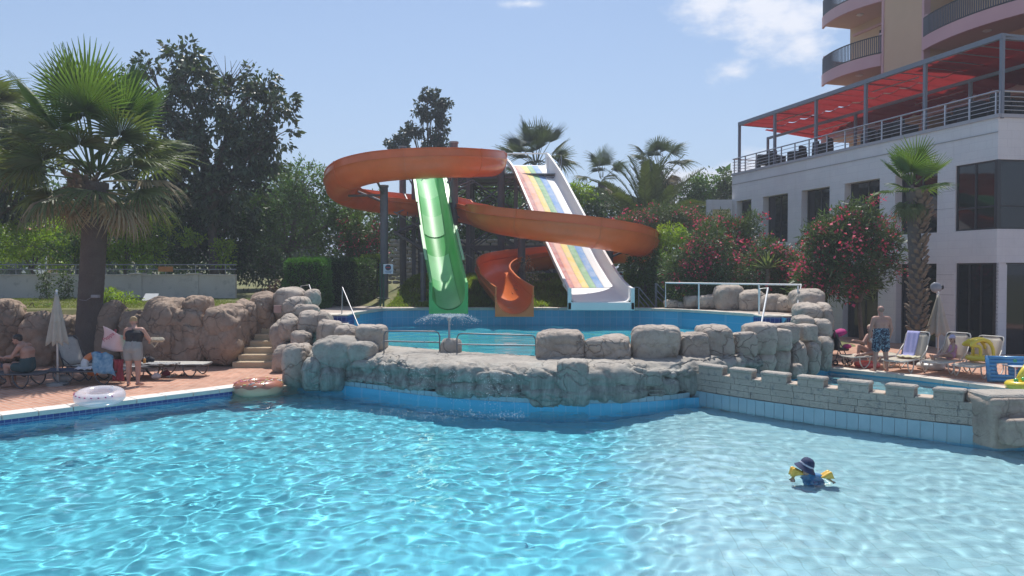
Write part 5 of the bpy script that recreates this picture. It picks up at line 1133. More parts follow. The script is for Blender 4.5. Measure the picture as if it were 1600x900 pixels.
tree('lawn_shrub', 'thin red-leaved rose behind the boulders left of the stair top', 'shrub', [(424, 452, 8, 7), (432, 441, 5, 4)], 23.6, 130, .10, .5, mat('red_leaf', (.16, .05, .035), (.06, .07, .03), 6, .5, island=.6, transl=.2), 426, .018, .1, 8, .1, group=gS)
tree('trailing_plant', 'green plant spilling between the two leftmost boulders', 'plant', [(32, 500, 10, 16), (38, 520, 9, 10)], 21.3, 700, .07, .5, LF_MID, 34, .02, .1, 12, .2, basez=.3)
tree('dry_sapling', 'dry bare sapling growing between the orange exit and rainbow slide', 'shrub', [(822, 412, 10, 10), (828, 432, 12, 12), (818, 455, 14, 10)], 29.2, 260, .09, .3, mat('dry_leaf', (.20, .14, .09), (.12, .10, .06), 6, .8, island=.5), 824, .02, .22, 6, .1)
# yucca between the oleanders
def spiky(name, lab, px, d, z, n, L_, m):
    x = P(px, 400, d).x; t = thing(name, lab, 'plant', (x, d, float(H(x, d))))
    for k in range(n):
        a = k * 2.4; e = R(10 + 75 * (k / n)); dd = Vector((math.cos(a) * math.cos(e), math.sin(a) * math.cos(e), math.sin(e))); s = Vector((-math.sin(a), math.cos(a), 0)) * .035; b = Vector((x, d, z)); c = b + dd * L_ * .55; f = b + dd * L_ - Vector((0, 0, .08 * math.cos(e)))
        MB().add([b - s, b + s, c + s, f, c - s], [(0, 1, 2, 3, 4)]).build('leaf', m, t)
    MB().tube([(x, d, float(H(x, d)) - .1), (x, d, z)], .09, 8).build('trunk', BARK, t)
spiky('yucca', 'pale spiky yucca rosette among the oleanders below the hotel windows', 1200, 26.9, P(1200, 420, 26.9).z, 40, .75, leafmat('yucca_leaf', (.20, .24, .12), .5, .3, .5))
# ---------------------------------------------------------------- palms
def fan_blade(seed, rad=1.3, seg=34, spread=235, droop=.35, pet=1.5, fold=.0):
    """palmate frond along +X: petiole then blade of folded segments"""
    r = random.Random(seed); V = []; F = []
    c = Vector((pet, 0, 0)); hw0 = 0
    for k in range(seg):
        a = R(-spread / 2 + spread * (k + .5) / seg); L_ = rad * (1 - .28 * (abs(a) / R(spread / 2)) ** 2) * r.uniform(.88, 1.06); da = R(spread) / seg * .5; dr = droop * r.uniform(.6, 1.4)
        def pt(f, s, dz=0.):
            w = (1.0 if f <= .5 else max(.05, 1 - (f - .5) / .5)) * (.92 if f < .55 else .8)
            aa = a + s * da * w; x = math.cos(aa) * L_ * f; y = math.sin(aa) * L_ * f; z = -dr * L_ * max(0, f - .35) ** 2 * 1.6 + dz * L_ * .018 * (1 if f < .8 else .2) + abs(math.sin(a)) * fold * f * L_
            return c + Vector((x, y, z))
        o = len(V); fs = (.04, .5, .8, 1.0)
        for f in fs: V += [pt(f, -1, -1), pt(f, 0, 1), pt(f, 1, -1)]
        for q in range(3):
            for s in (0, 1): F.append((o + q * 3 + s, o + q * 3 + s + 1, o + q * 3 + s + 4, o + q * 3 + s + 3))
    mb = MB(); mb.v = [tuple(v) for v in V]; mb.f = F
    mb.tube([(0, 0, 0), (pet * .5, 0, .03), (pet + .12, 0, 0)], [.035, .022, .014], 5)
    me = bpy.data.meshes.new('fan_frond'); me.from_pydata(mb.v, [], mb.f); return me
def feather_blade(seed, L_=3.6, arch=.9, n=42, wl=.55):
    r = random.Random(seed); mb = MB(); sp = [Vector((L_ * f, 0, arch * math.sin(f * 2.1) * .55 * L_ / 3 - .35 * arch * f * f * L_ / 3)) for f in [i / 14 for i in range(15)]]
    mb.tube(sp, [.035 * (1 - .85 * i / 14) for i in range(15)], 5)
    for k in range(n):
        f = .14 + .86 * k / n; i = min(13, int(f * 14)); p = sp[i].lerp(sp[i + 1], f * 14 - i)
        for s in (-1, 1):
            l = wl * (math.sin(math.pi * min(1, f * .85 + .12)) * .8 + .25) * r.uniform(.85, 1.1); d = Vector((.55, s * .8, .25 * r.uniform(.2, 1.4))).normalized(); w = Vector((.034, 0, .016))
            mb.add([p - w, p + w, p + d * l * .6 + w, p + d * l - Vector((0, 0, .08 * l)), p + d * l * .6 - w], [(0, 1, 2, 3, 4)])
    me = bpy.data.meshes.new('feather_frond'); me.from_pydata(mb.v, [], mb.f); return me
FG = leafmat('fan_palm_green', (.13, .21, .06), .42, .35, .25); FD = leafmat('fan_palm_dull', (.14, .175, .075), .5, .3, .4); FT_ = mat('dry_palm_frond', (.30, .235, .14), (.40, .32, .20), 4, .8, island=.4, transl=.15)
FP2 = leafmat('grey_palm_green', (.085, .115, .07), .5, .2, .35); BOOT = mat('palm_boot', (.27, .21, .155), (.17, .125, .09), 8, .9, .3, 40); TRK = mat('palm_trunk', (.105, .088, .08), (.15, .125, .11), 3, .95, .5, 25)
def withmat(me, m): me.materials.append(m); return me
def palm(name, label, base, top, r0, r1, fr, pet, rad, seed, els, trunk_m=TRK, boots=0, skirt=0, group=None, ring=True):
    """fr: list of frond meshes to pick by age (young..old); els: list of (elevation, count, mesh index, scale)"""
    r = random.Random(seed); base = Vector(base); top = Vector(top); t = thing(name, label, 'palm tree', tuple(base), group=group); mb = MB(); n = 60; hgt = (top - base).length; pts = []; rad_ = []
    for i in range(n + 1):
        f = i / n; pts.append(base.lerp(top, f) + Vector((math.sin(f * 3) * .04, 0, 0))); rad_.append((r0 + (r1 - r0) * f + r0 * .25 * max(0, 1 - f * 6)) * (1 + (.025 * (i % 2) if ring else 0)))
    mb.tube(pts, rad_, 18); mb.build('trunk', trunk_m, t, smooth=True, auto=50); k_ = 0
    for el, cnt, mi, sc in els:
        for k in range(cnt):
            k_ += 1; yaw = k_ * 2.39996 + r.uniform(-.2, .2); e = R(el + r.uniform(-9, 9)); o = bpy.data.objects.new('frond', fr[mi][r.randrange(len(fr[mi]))]); COL.objects.link(o); o.parent = t
            o.rotation_euler = (Matrix.Rotation(yaw, 3, 'Z') @ Matrix.Rotation(-e, 3, 'Y') @ Matrix.Rotation(r.uniform(-.5, .5), 3, 'X')).to_euler(); s = sc * r.uniform(.88, 1.1); o.scale = (s, s, s)
            o.location = top - base + Vector((math.cos(yaw), math.sin(yaw), 0)) * r1 * .5 + Vector((0, 0, .35 * math.sin(max(0, e)) - .25 * (e < 0)))
    if boots:
        bm_ = MB(); bm_.bbox((-.02, -.075, -.02), (.20, .075, .02), .015, Matrix.Rotation(-.9, 4, 'Y')); bm_.v = [(x, y * (1 - .5 * max(0, z) / .2), z) for x, y, z in bm_.v]; bme = bpy.data.meshes.new('frond_stub'); bme.from_pydata(bm_.v, [], bm_.f); bme.materials.append(BOOT)
        z0, z1, cnt = boots
        for k in range(cnt):
            f = k / cnt; z = z0 + (z1 - z0) * f; a = k * 2.39996; rr = r0 + (r1 - r0) * (z / hgt); o = bpy.data.objects.new('frond_stub', bme); COL.objects.link(o); o.parent = t; s = r.uniform(.7, 1.2) * (1 + .5 * (f > .8))
            o.location = Vector((math.cos(a) * rr * .93, math.sin(a) * rr * .93, z)) + (top - base) * 0; o.rotation_euler = (0, r.uniform(-.25, .25), a); o.scale = (s * 1.1, s, s)
    return t
fanY = [withmat(fan_blade(k, 1.35, 36, 220, .05, 1.75), FG) for k in (1, 2)]; fanM = [withmat(fan_blade(k, 1.4, 34, 235, .45, 1.55), FD) for k in (3, 4, 5)]; fanO = [withmat(fan_blade(k, 1.3, 30, 240, .9, 1.2), FT_) for k in (6, 7)]
fanO2 = [withmat(fan_blade(k, 1.35, 32, 240, .8, 1.35), FD) for k in (8, 9)]
pb = Vector((P(133, 540, 21.3).x, 21.3, 0)); pt_ = P(150, 285, 21.3); 
palm('fan_palm', 'large shaggy fan palm with thick dark trunk standing over the left loungers', pb, pt_, .33, .33, [fanY, fanM, fanO2 + [fanO[0]], fanO + [fanO2[0]]], 1.5, 1.4, 11, [(78, 7, 0, 1.12), (58, 7, 0, 1.05), (38, 7, 1, 1.0), (20, 7, 1, 1.0), (2, 7, 2, .98), (-14, 7, 2, .88), (-30, 6, 3, .72), (-50, 7, 3, .52)], boots=((pt_.z - .55), pt_.z + .1, 60))
st = palm('fan_palm', 'slim fan palm with a scaly trunk in front of the hotel windows', (P(1433, 540, 21.6).x, 21.6, 0), P(1425, 300, 21.6), .19, .17, [[withmat(fan_blade(21, .85, 34, 250, .05, .5, .3), FG)], [withmat(fan_blade(22, .8, 34, 230, .45, .6, .2), FG)], [withmat(fan_blade(23, .75, 30, 240, 1.0, .35), FD)]], .6, .8, 31, [(84, 2, 0, .95), (62, 2, 0, .95), (36, 3, 0, .95), (4, 4, 1, .85), (-35, 5, 2, .7), (-60, 5, 2, .6)], boots=(.9, P(0, 305, 21.6).z, 190))
fG2 = [withmat(fan_blade(31 + k, 1.5, 22, 150, .1, 1.5), FP2) for k in (0, 1)]; fM2 = [withmat(fan_blade(34 + k, 1.4, 22, 180, .6, 1.4), FP2) for k in (0, 1)]; fO2 = [withmat(fan_blade(37, 1.3, 24, 240, 1., 1.0), FT_), withmat(fan_blade(38, 1.3, 24, 240, 1., 1.0), FD)]
for (px, py, d, sc, lab, els) in ((838, 262, 47, 1.0, 'grey green fan palm rising right behind the rainbow slide top', [(80, 5, 0, 1.0), (55, 6, 0, 1.0), (30, 6, 0, 1), (10, 5, 1, 1.), (-15, 6, 2, .9), (-40, 6, 2, .8)]),
        (940, 285, 51, .62, 'smaller shaggy fan palm, left one of the pair behind the feather palm', [(75, 4, 1, .75), (45, 4, 1, .75), (15, 4, 1, .7), (-20, 6, 2, .75), (-50, 6, 2, .8)]),
        (1030, 268, 49, .8, 'taller shaggy fan palm, right one of the pair behind the feather palm', [(78, 4, 1, .75), (50, 5, 1, .9), (20, 5, 1, .85), (-12, 6, 2, .8), (-45, 10, 2, .9), (-62, 8, 2, 1.0)])):
    q = P(px, py, d); palm('fan_palm', lab, (q.x, d, float(H(q.x, d))), q, .3, .26, [fG2, fM2, fO2], 1, 1, int(px), els)
ff = [withmat(feather_blade(51 + k, 4.3, 1.0, 44, .5), leafmat('feather_palm_green', (.10, .13, .06), .5, .2, .3)) for k in (0, 1)]
q = P(1012, 372, 41.5); palm('feather_palm', 'wide date palm with long feathery fronds behind the oleanders', (q.x, 41.5, float(H(q.x, 41.5))), q, .35, .35, [ff], 1, 1, 77, [(78, 8, 0, .95), (60, 10, 0, 1.0), (42, 12, 0, 1.), (24, 12, 0, 1.), (6, 10, 0, .95), (-12, 6, 0, .85)])
q = P(548, 392, 39.); palm('feather_palm', 'low feathery palm in shade left of the first slide column', (q.x, 39, float(H(q.x, 39))), q, .3, .3, [[withmat(feather_blade(61, 3.0, .9, 36, .45), ff[0].materials[0])]], 1, 1, 78, [(70, 7, 0, .8), (45, 8, 0, .9), (20, 8, 0, .85)])
q = P(-60, 205, 24.5); palm('fan_palm', 'dark fan palm mostly outside the left picture edge', (q.x, 24.5, 1.5), q, .35, .3, [fanM, fanO2, fanO], 1, 1, 91, [(38, 7, 0, 1.), (20, 9, 0, 1.), (0, 9, 1, 1.), (-20, 9, 1, .9), (-45, 6, 2, .8)])
# ---------------------------------------------------------------- grass
def blades(name, label, poly, n, h, m, seed, zf=H, lean=.6, patch=0.):
    r = np.random.RandomState(seed); x0, x1 = min(p[0] for p in poly), max(p[0] for p in poly); y0, y1 = min(p[1] for p in poly), max(p[1] for p in poly)
    X = r.uniform(x0, x1, n * 2); Y = r.uniform(y0, y1, n * 2); k = inside(poly, X, Y)
    if patch: k &= fbm(np.stack([X, Y, X * 0], -1), 1.1, 3, 9) + r.uniform(-.25, .25, len(X)) > patch
    X = X[k][:n]; Y = Y[k][:n]; Z = zf(X, Y) - .01; m_ = len(X); hh = h * r.uniform(.4, 1.3, m_) * (1 + .9 * fbm(np.stack([X, Y, X * 0], -1), .9, 2, 12)); a = r.uniform(0, 6.28, m_); w = h * .16
    L_ = np.stack([np.cos(a) * w, np.sin(a) * w, 0 * a], -1); b = np.stack([X, Y, Z], -1); t = b + np.stack([r.normal(0, lean, m_) * hh, r.normal(0, lean, m_) * hh, hh], -1)
    V = np.stack([b - L_, b + L_, t], 1).reshape(-1, 3); return tag(link(name, npmesh(name, V, np.arange(3 * m_).reshape(-1, 3)), m), label, 'grass', kind='stuff')
GR1 = leafmat('lawn_grass', (.22, .26, .06), .6, .3, .6); GR2 = leafmat('weedy_grass', (.23, .30, .05), .6, .35, .8)
blades('lawn_grass', 'short green lawn above the left boulders', [(-8.1, 22.6), (-8.1, 28.2), (-30, 28.2), (-30, 22.6)], 60000, .06, GR1, 1)
blades('slope_grass', 'weedy yellow green grass on the slope around the slide feet', [(-4.9, 28.8), (8.4, 28.8), (8.8, 36), (-4.9, 38)], 60000, .16, GR2, 2, patch=-.28)
# ---------------------------------------------------------------- people
def capsule(bm, a, ra, b, rb, n=10):
    a, b = Vector(a), Vector(b); d = (b - a); l = d.length; t = d.normalized() if l > 1e-6 else Vector((0, 0, 1)); x = t.orthogonal().normalized(); y = t.cross(x)
    prof = [(-ra * math.cos(k * math.pi / 8), ra * math.sin(k * math.pi / 8)) for k in range(5)] + [(l + rb * math.sin(k * math.pi / 8), rb * math.cos(k * math.pi / 8)) for k in range(5)]
    rings = []
    for s, r in prof: rings.append([bm.verts.new(a + t * s + (x * math.cos(2 * math.pi * k / n) + y * math.sin(2 * math.pi * k / n)) * max(r, 1e-4)) for k in range(n)])
    for p, q in zip(rings[:-1], rings[1:]):
        for k in range(n): bm.faces.new((p[k], p[(k + 1) % n], q[(k + 1) % n], q[k]))
    bm.faces.new(rings[0][::-1]); bm.faces.new(rings[-1])
def ellip(bm, c, rad, M=None):
    r = bmesh.ops.create_icosphere(bm, subdivisions=3, radius=1); m = Matrix.Translation(Vector(c)) @ (M.to_4x4() if M is not None else Matrix()) @ Matrix.Diagonal((*rad, 1)); bmesh.ops.transform(bm, matrix=m, verts=r['verts'])
def fuse(bm, name, m, parent, vox=.011, smooth=4, off=True):
    if off: bmesh.ops.translate(bm, vec=-wloc(parent), verts=bm.verts)
    bmesh.ops.recalc_face_normals(bm, faces=bm.faces)
    me = bpy.data.meshes.new(name); bm.to_mesh(me); bm.free(); o = bpy.data.objects.new(name, me); COL.objects.link(o)
    a = o.modifiers.new('r', 'REMESH'); a.mode = 'VOXEL'; a.voxel_size = vox; a.use_smooth_shade = True; s = o.modifiers.new('s', 'SMOOTH'); s.iterations = smooth; s.factor = .5
    dg = bpy.context.evaluated_depsgraph_get(); me2 = bpy.data.meshes.new_from_object(o.evaluated_get(dg)); bpy.data.objects.remove(o); me2.name = name; me2.materials.clear(); return link(name, me2, m, parent)
SK = {}
def skin(nm, c): return mat(nm, c, tuple(x * .86 for x in c), 6, .5, spec=.35)
def person(label, J, g=1., skinm=None, face=(0, 1, 0), clothes=(), hair=None, group=None, curl=.6, headr=.1, breasts=False, belly=0., feet=True, sunglasses=False, up=(0, 0, 1)):
    """J: joints -> world points. g: girth"""
    J = {k: Vector(v) for k, v in J.items()}; root = J['pelvis'].copy(); root.z = min(J[k].z for k in J) - .05; t = thing('person', label, 'person', tuple(root), group=group); bm = bmesh.new(); f = Vector(face).normalized(); U = Vector(up)
    S_ = headr / .1
    def torso(b, e=0., lo=0., hi=1.):
        sh = (J['lsh'] - J['rsh']); hp = (J['lhip'] - J['rhip']); ch = J['chest']; pv = J['pelvis']; w = ch.lerp(pv, .55); sn = sh.normalized(); hn = hp.normalized()
        if hi > .4: capsule(b, ch + sn * .075 * g * S_, .105 * g * S_ + e, ch - sn * .075 * g * S_, .105 * g * S_ + e)
        if hi > .8: capsule(b, J['lsh'].lerp(J['neck'], .15), .058 * g * S_ + e, J['rsh'].lerp(J['neck'], .15), .058 * g * S_ + e); capsule(b, J['chest'], .09 * g * S_ + e, J['neck'], .055 * S_ + e)
        for s in (1, -1):
            if lo < .6 and hi > .4: capsule(b, w + hn * .055 * g * s * S_, .10 * g * S_ * (1 + belly * .3) + e, ch + sn * .07 * s * g * S_, .10 * g * S_ + e)
            if lo < .3: capsule(b, pv + hn * .07 * g * s * S_, .115 * g * S_ + e, w + hn * .055 * g * s * S_, .10 * g * S_ * (1 + belly * .3) + e)
        if belly: ellip(b, w.lerp(pv, .3) + f * .06 * belly, (.13 * g + e, .12 * g + e, .13 * g + e))
    torso(bm)
    if breasts:
        sn = (J['lsh'] - J['rsh']).normalized(); fr = (J['chest'] - J['pelvis']).normalized().cross(sn); fr = fr if fr.dot(f) > 0 else -fr
        for s in (1, -1): ellip(bm, J['chest'] + sn * s * .08 * g + fr * .09 * g - (J['neck'] - J['chest']).normalized() * .03, (.062 * g,) * 3)
    for s in 'lr':
        capsule(bm, J[s + 'sh'], .054 * g * S_, J[s + 'el'], .040 * g * S_); capsule(bm, J[s + 'el'], .041 * g * S_, J[s + 'wr'], .026 * S_ * (g + 1) / 2)
        capsule(bm, J[s + 'hip'], .094 * g * S_, J[s + 'kn'], .058 * g * S_); capsule(bm, J[s + 'kn'], .056 * g * S_, J[s + 'kn'].lerp(J[s + 'an'], .35), .055 * g * S_); capsule(bm, J[s + 'kn'].lerp(J[s + 'an'], .35), .055 * g * S_, J[s + 'an'], .035 * S_)
        ft = J[s + 'toe'] - J[s + 'an']; capsule(bm, J[s + 'an'] - ft * .22 + Vector((0, 0, -.028)) * S_, .033 * S_, J[s + 'toe'].lerp(J[s + 'an'], .25), .032 * S_)
        fd = ft.normalized(); sd_ = fd.cross(U).normalized() if abs(fd.dot(U)) < .95 else Vector((1, 0, 0))
        for k in range(5): b = J[s + 'toe'].lerp(J[s + 'an'], .25) + sd_ * (k - 2) * .015 * S_; capsule(bm, b, .013 * S_, b + fd * (.055 - .005 * abs(k - 1)) * S_ + U * -.008, .011 * S_, 6)
        # hand: palm, four fingers, thumb
        hd = (J[s + 'wr'] - J[s + 'el']).normalized(); gr = J.get(s + 'grip'); pn = (gr - J[s + 'wr']).normalized() if gr is not None else (Vector((0, 0, -1)) if abs(hd.z) < .8 else f); sd2 = hd.cross(pn).normalized(); pn = sd2.cross(hd).normalized(); w = J[s + 'wr']
        for k in range(4): a = w + hd * .02 * S_ + sd2 * (k - 1.5) * .012 * S_; b = w + hd * .085 * S_ + sd2 * (k - 1.5) * .0195 * S_; capsule(bm, a, .016 * S_, b, .0115 * S_, 6)
        for k in range(4):
            L1 = (.036, .042, .040, .031)[k] * S_; b = w + hd * .085 * S_ + sd2 * (k - 1.5) * .0195 * S_; c = b + (hd * math.cos(curl) + pn * math.sin(curl)) * L1; d = c + (hd * math.cos(curl * 2) + pn * math.sin(curl * 2)) * L1 * .85; capsule(bm, b, .0100 * S_, c, .0090 * S_, 6); capsule(bm, c, .0090 * S_, d, .0078 * S_, 6)
        th = -1 if s == 'l' else 1; a = w + hd * .03 * S_ + sd2 * th * .022 * S_; b = a + (hd * .6 + sd2 * th * .7 + pn * .3).normalized() * .036 * S_; c = b + (hd * .85 + sd2 * th * .1 + pn * .5).normalized() * .030 * S_; capsule(bm, a, .013 * S_, b, .011 * S_, 6); capsule(bm, b, .0105 * S_, c, .009 * S_, 6)
    # head with face
    h = J['head']; q = Matrix((f.cross(U).normalized(), f, U - f * f.dot(U))).transposed(); 
    capsule(bm, J['neck'] - U * .01, .055 * S_ * (g + 1) / 2, h - U * .04 * S_, .052 * S_)
    hh = lambda x, y, z: h + (q @ Vector((x, y, z))) * S_
    ellip(bm, hh(0, -.012, .025), (.076 * S_, .095 * S_, .092 * S_), q); ellip(bm, hh(0, .022, -.042), (.058 * S_, .066 * S_, .066 * S_), q)
    capsule(bm, hh(0, .090, .005), .010 * S_, hh(0, .105, -.024), .015 * S_, 6); capsule(bm, hh(-.03, .079, .02), .010 * S_, hh(.03, .079, .02), .010 * S_, 6); capsule(bm, hh(-.02, .083, -.056), .008 * S_, hh(.02, .083, -.056), .008 * S_, 6); ellip(bm, hh(0, .074, -.092), (.022 * S_, .016 * S_, .016 * S_), q)
    for s in (-1, 1): ellip(bm, hh(s * .078, -.008, -.012), (.011 * S_, .020 * S_, .030 * S_), q)
    fuse(bm, 'body', skinm, t, .0085 * max(.8, S_))
    for s in (-1, 1): MB().ell(hh(s * .030, .080, .002), (.0125 * S_,) * 3, 8, 6).build('eye', mat('eye_dark', (.03, .022, .018), rough=.2), t)
    MB().ell(hh(0, .090, -.056), (.019 * S_, .007, .006 * S_), 8, 6, q).build('mouth', mat('lip', (.36, .12, .10), rough=.5), t)
    if sunglasses:
        b = MB(); 
        for s in (-1, 1): b.ell(hh(s * .030, .094, .004), (.024, .006, .019), 10, 6, q)
        b.tube([hh(-.08, .0, .012), hh(-.055, .085, .01), hh(.055, .085, .01), hh(.08, 0, .012)], .004, 5); b.build('sunglasses', BLACK, t)
    for nm, m, spec in clothes:
        b = bmesh.new(); top_ = None
        for kind, *a in spec:
            if kind == 'torso': torso(b, a[0], a[1], a[2])
            elif kind == 'seg':
                p, q_, f0, f1, ra, rb = a; A, B = J[p], J[q_]; capsule(b, A.lerp(B, f0), ra, A.lerp(B, f1), rb, 12)
            elif kind == 'cap': capsule(b, *a)
            elif kind == 'cut': top_ = a
        o = fuse(b, nm, m, t, .011, 3)
    if hair:
        m, spec = hair; b = bmesh.new()
        for c, rad in spec: ellip(b, hh(*c), tuple(x * S_ for x in rad), q)
        fuse(b, 'hair', m, t, .009, 1)
    return t, J, hh, q
# ---- man standing at the small pool
c = Vector((9.98, 19.95, 0.0)); X = lambda x, y, z: c + Vector((x, y, z))
m_tr = NG('blue_patterned_fabric'); w_ = m_tr.noise(17, 2, .6, dist=1.2)
m_tr = m_tr.done(m_tr.n('ShaderNodeBsdfPrincipled', {'Base Color': m_tr.mix(m_tr.mr(w_, .5, .56), (.012, .022, .055), (.20, .33, .42)), 'Roughness': .85}).outputs[0])
SKM = skin('tanned_skin', (.47, .26, .20)); SKP = skin('pink_skin', (.50, .29, .23)); SKC = skin('child_skin', (.52, .32, .25)); SKD = skin('shaded_skin', (.46, .27, .21))
person('bald man standing with his back turned in dark blue patterned trunks at the small pool', dict(pelvis=X(0, 0, .95), chest=X(0, -.0, 1.32), neck=X(0, .0, 1.50), head=X(-.01, .03, 1.67), lsh=X(-.20, 0, 1.44), rsh=X(.20, 0, 1.44), lel=X(-.29, .0, 1.15), rel=X(.29, .02, 1.15), lwr=X(-.26, .12, .92), rwr=X(.27, .10, .90),
    lgrip=X(-.2, .14, .85), rgrip=X(.2, .14, .85), lhip=X(-.10, 0, .90), rhip=X(.10, 0, .90), lkn=X(-.13, .03, .49), rkn=X(.14, .03, .49), lan=X(-.17, -.0, .07), ran=X(.17, -.0, .07), ltoe=X(-.2, .16, .03), rtoe=X(.2, .16, .03)), 1.12, SKP, (-.15, 1, -.05), belly=.5,
    clothes=[('swim_trunks', m_tr, [('torso', .016, 0, .3), ('seg', 'lhip', 'lkn', 0, .62, .125, .122), ('seg', 'rhip', 'rkn', 0, .62, .125, .122)])], hair=(mat('grey_stubble', (.30, .20, .16), rough=.9), [((0, -.03, .012), (.0775, .085, .072))]))
# ---- woman with the towel on the left
c = Vector((-9.02, 17.55, 0.0)); X = lambda x, y, z: c + Vector((x, y, z))
WM, WJ, _, _ = person('woman in a black halter swimsuit top and grey shorts standing and holding a printed towel', dict(pelvis=X(0, 0, .88), chest=X(.02, .05, 1.20), neck=X(.0, .10, 1.37), head=X(-.06, .16, 1.51), lsh=X(-.17, .05, 1.31), rsh=X(.19, .08, 1.31), lel=X(-.30, .22, 1.12), rel=X(.28, .22, 1.08), lwr=X(-.42, .42, 1.06), rwr=X(.20, .42, 1.02),
    lgrip=X(-.45, .45, .98), rgrip=X(.2, .5, .95), lhip=X(-.10, 0, .83), rhip=X(.10, 0, .83), lkn=X(-.10, .0, .46), rkn=X(.12, .0, .46), lan=X(-.10, -.03, .07), ran=X(.14, -.06, .07), ltoe=X(-.16, .12, .03), rtoe=X(.20, .09, .03)), 1.14, SKP, (-.5, .8, -.25), breasts=True,
    clothes=[('shorts', mat('grey_shorts_cloth', (.25, .26, .26), (.31, .32, .32), 8, .9), [('torso', .016, 0, .3), ('seg', 'lhip', 'lkn', 0, .42, .122, .115), ('seg', 'rhip', 'rkn', 0, .42, .122, .115)]),
             ('swim_top', mat('black_swimwear', (.016, .015, .02), rough=.7), [('torso', .013, .4, .5)])],
    hair=(mat('blond_hair', (.42, .31, .17), (.30, .21, .11), 30, .6), [((0, -.03, .045), (.085, .09, .085)), ((0, -.10, .07), (.045, .04, .04))]))
bw = MB(); bw.tube([X(-.10, -.02, 1.12), X(-.05, -.06, 1.22), X(.03, -.02, 1.33), X(.05, .06, 1.37)], .009, 6); bw.tube([X(.14, -.02, 1.12), X(.09, -.055, 1.22), X(.0, -.02, 1.33), X(-.03, .06, 1.37)], .009, 6); bw.build('strap', BLACK, WM)
# towel she holds, printed, with the lettering
def cloth(name, rows, m, parent, thick=.006):
    n, k = len(rows), len(rows[0]); mb = MB(); mb.add([p for r in rows for p in r], [(i * k + j, i * k + j + 1, (i + 1) * k + j + 1, (i + 1) * k + j) for i in range(n - 1) for j in range(k - 1)])
    o = mb.build(name, m, parent, smooth=True); s = o.modifiers.new('t', 'SOLIDIFY'); s.thickness = thick; return o
tw = NG('printed_towel'); o3 = tw.n('ShaderNodeSeparateXYZ', {0: tw.pos()}).outputs; f_ = tw.mr(tw.math('ADD', o3[0], tw.math('MULTIPLY', tw.noise(3, 2), .25)), -9.36, -9.30)
TWM = tw.done(tw.n('ShaderNodeBsdfPrincipled', {'Base Color': tw.mix(f_, (.72, .55, .56), (.34, .52, .44)), 'Roughness': .95}).outputs[0])
tt = thing('beach_towel', 'pale pink and green towel printed with red lettering, held up by the woman', 'towel', tuple(X(-.6, .3, .9)))
rows = []
for i in range(9):
    v = i / 8; rows.append([X(-.86 + .74 * u_ - .05 * v + .03 * math.sin(v * 5 + u_ * 3), .28 + .05 * math.sin(u_ * 9 + v) + .03 * v, 1.40 - .30 * u_ - v * (.54 - .24 * u_) - .05 * math.sin(u_ * 3.14)) for u_ in [j / 10 for j in range(11)]])
cloth('towel', rows, TWM, tt)
cu = bpy.data.curves.new('lettering', 'FONT'); cu.body = 'Peppa P'; cu.size = .13; cu.extrude = .002; to = bpy.data.objects.new('lettering', cu); COL.objects.link(to)
dg = bpy.context.evaluated_depsgraph_get(); tm = bpy.data.meshes.new_from_object(to.evaluated_get(dg)); bpy.data.objects.remove(to); tl = link('lettering', tm, mat('red_print', (.40, .05, .10), rough=.8), tt); tl.location = X(-.80, .21, 1.02) - wloc(tt); tl.rotation_euler = (R(90), R(-35), 0)
bg_ = thing('beach_bag', 'beige striped bag under the standing woman\'s right arm', 'bag', tuple(X(.35, .35, 1.0))); MB().bbox(tuple(X(.24, .25, 1.0)), tuple(X(.60, .40, 1.12)), .05).build('bag_body', mat('striped_canvas', (.55, .48, .36), (.30, .27, .22), 18, .9), bg_); MB().tube([X(.28, .33, 1.10), X(.26, .33, 1.0), X(.36, .33, .88), X(.44, .33, 1.0)], .02, 6).build('handle', mat('striped_canvas', (.5, .4, .3)), bg_)
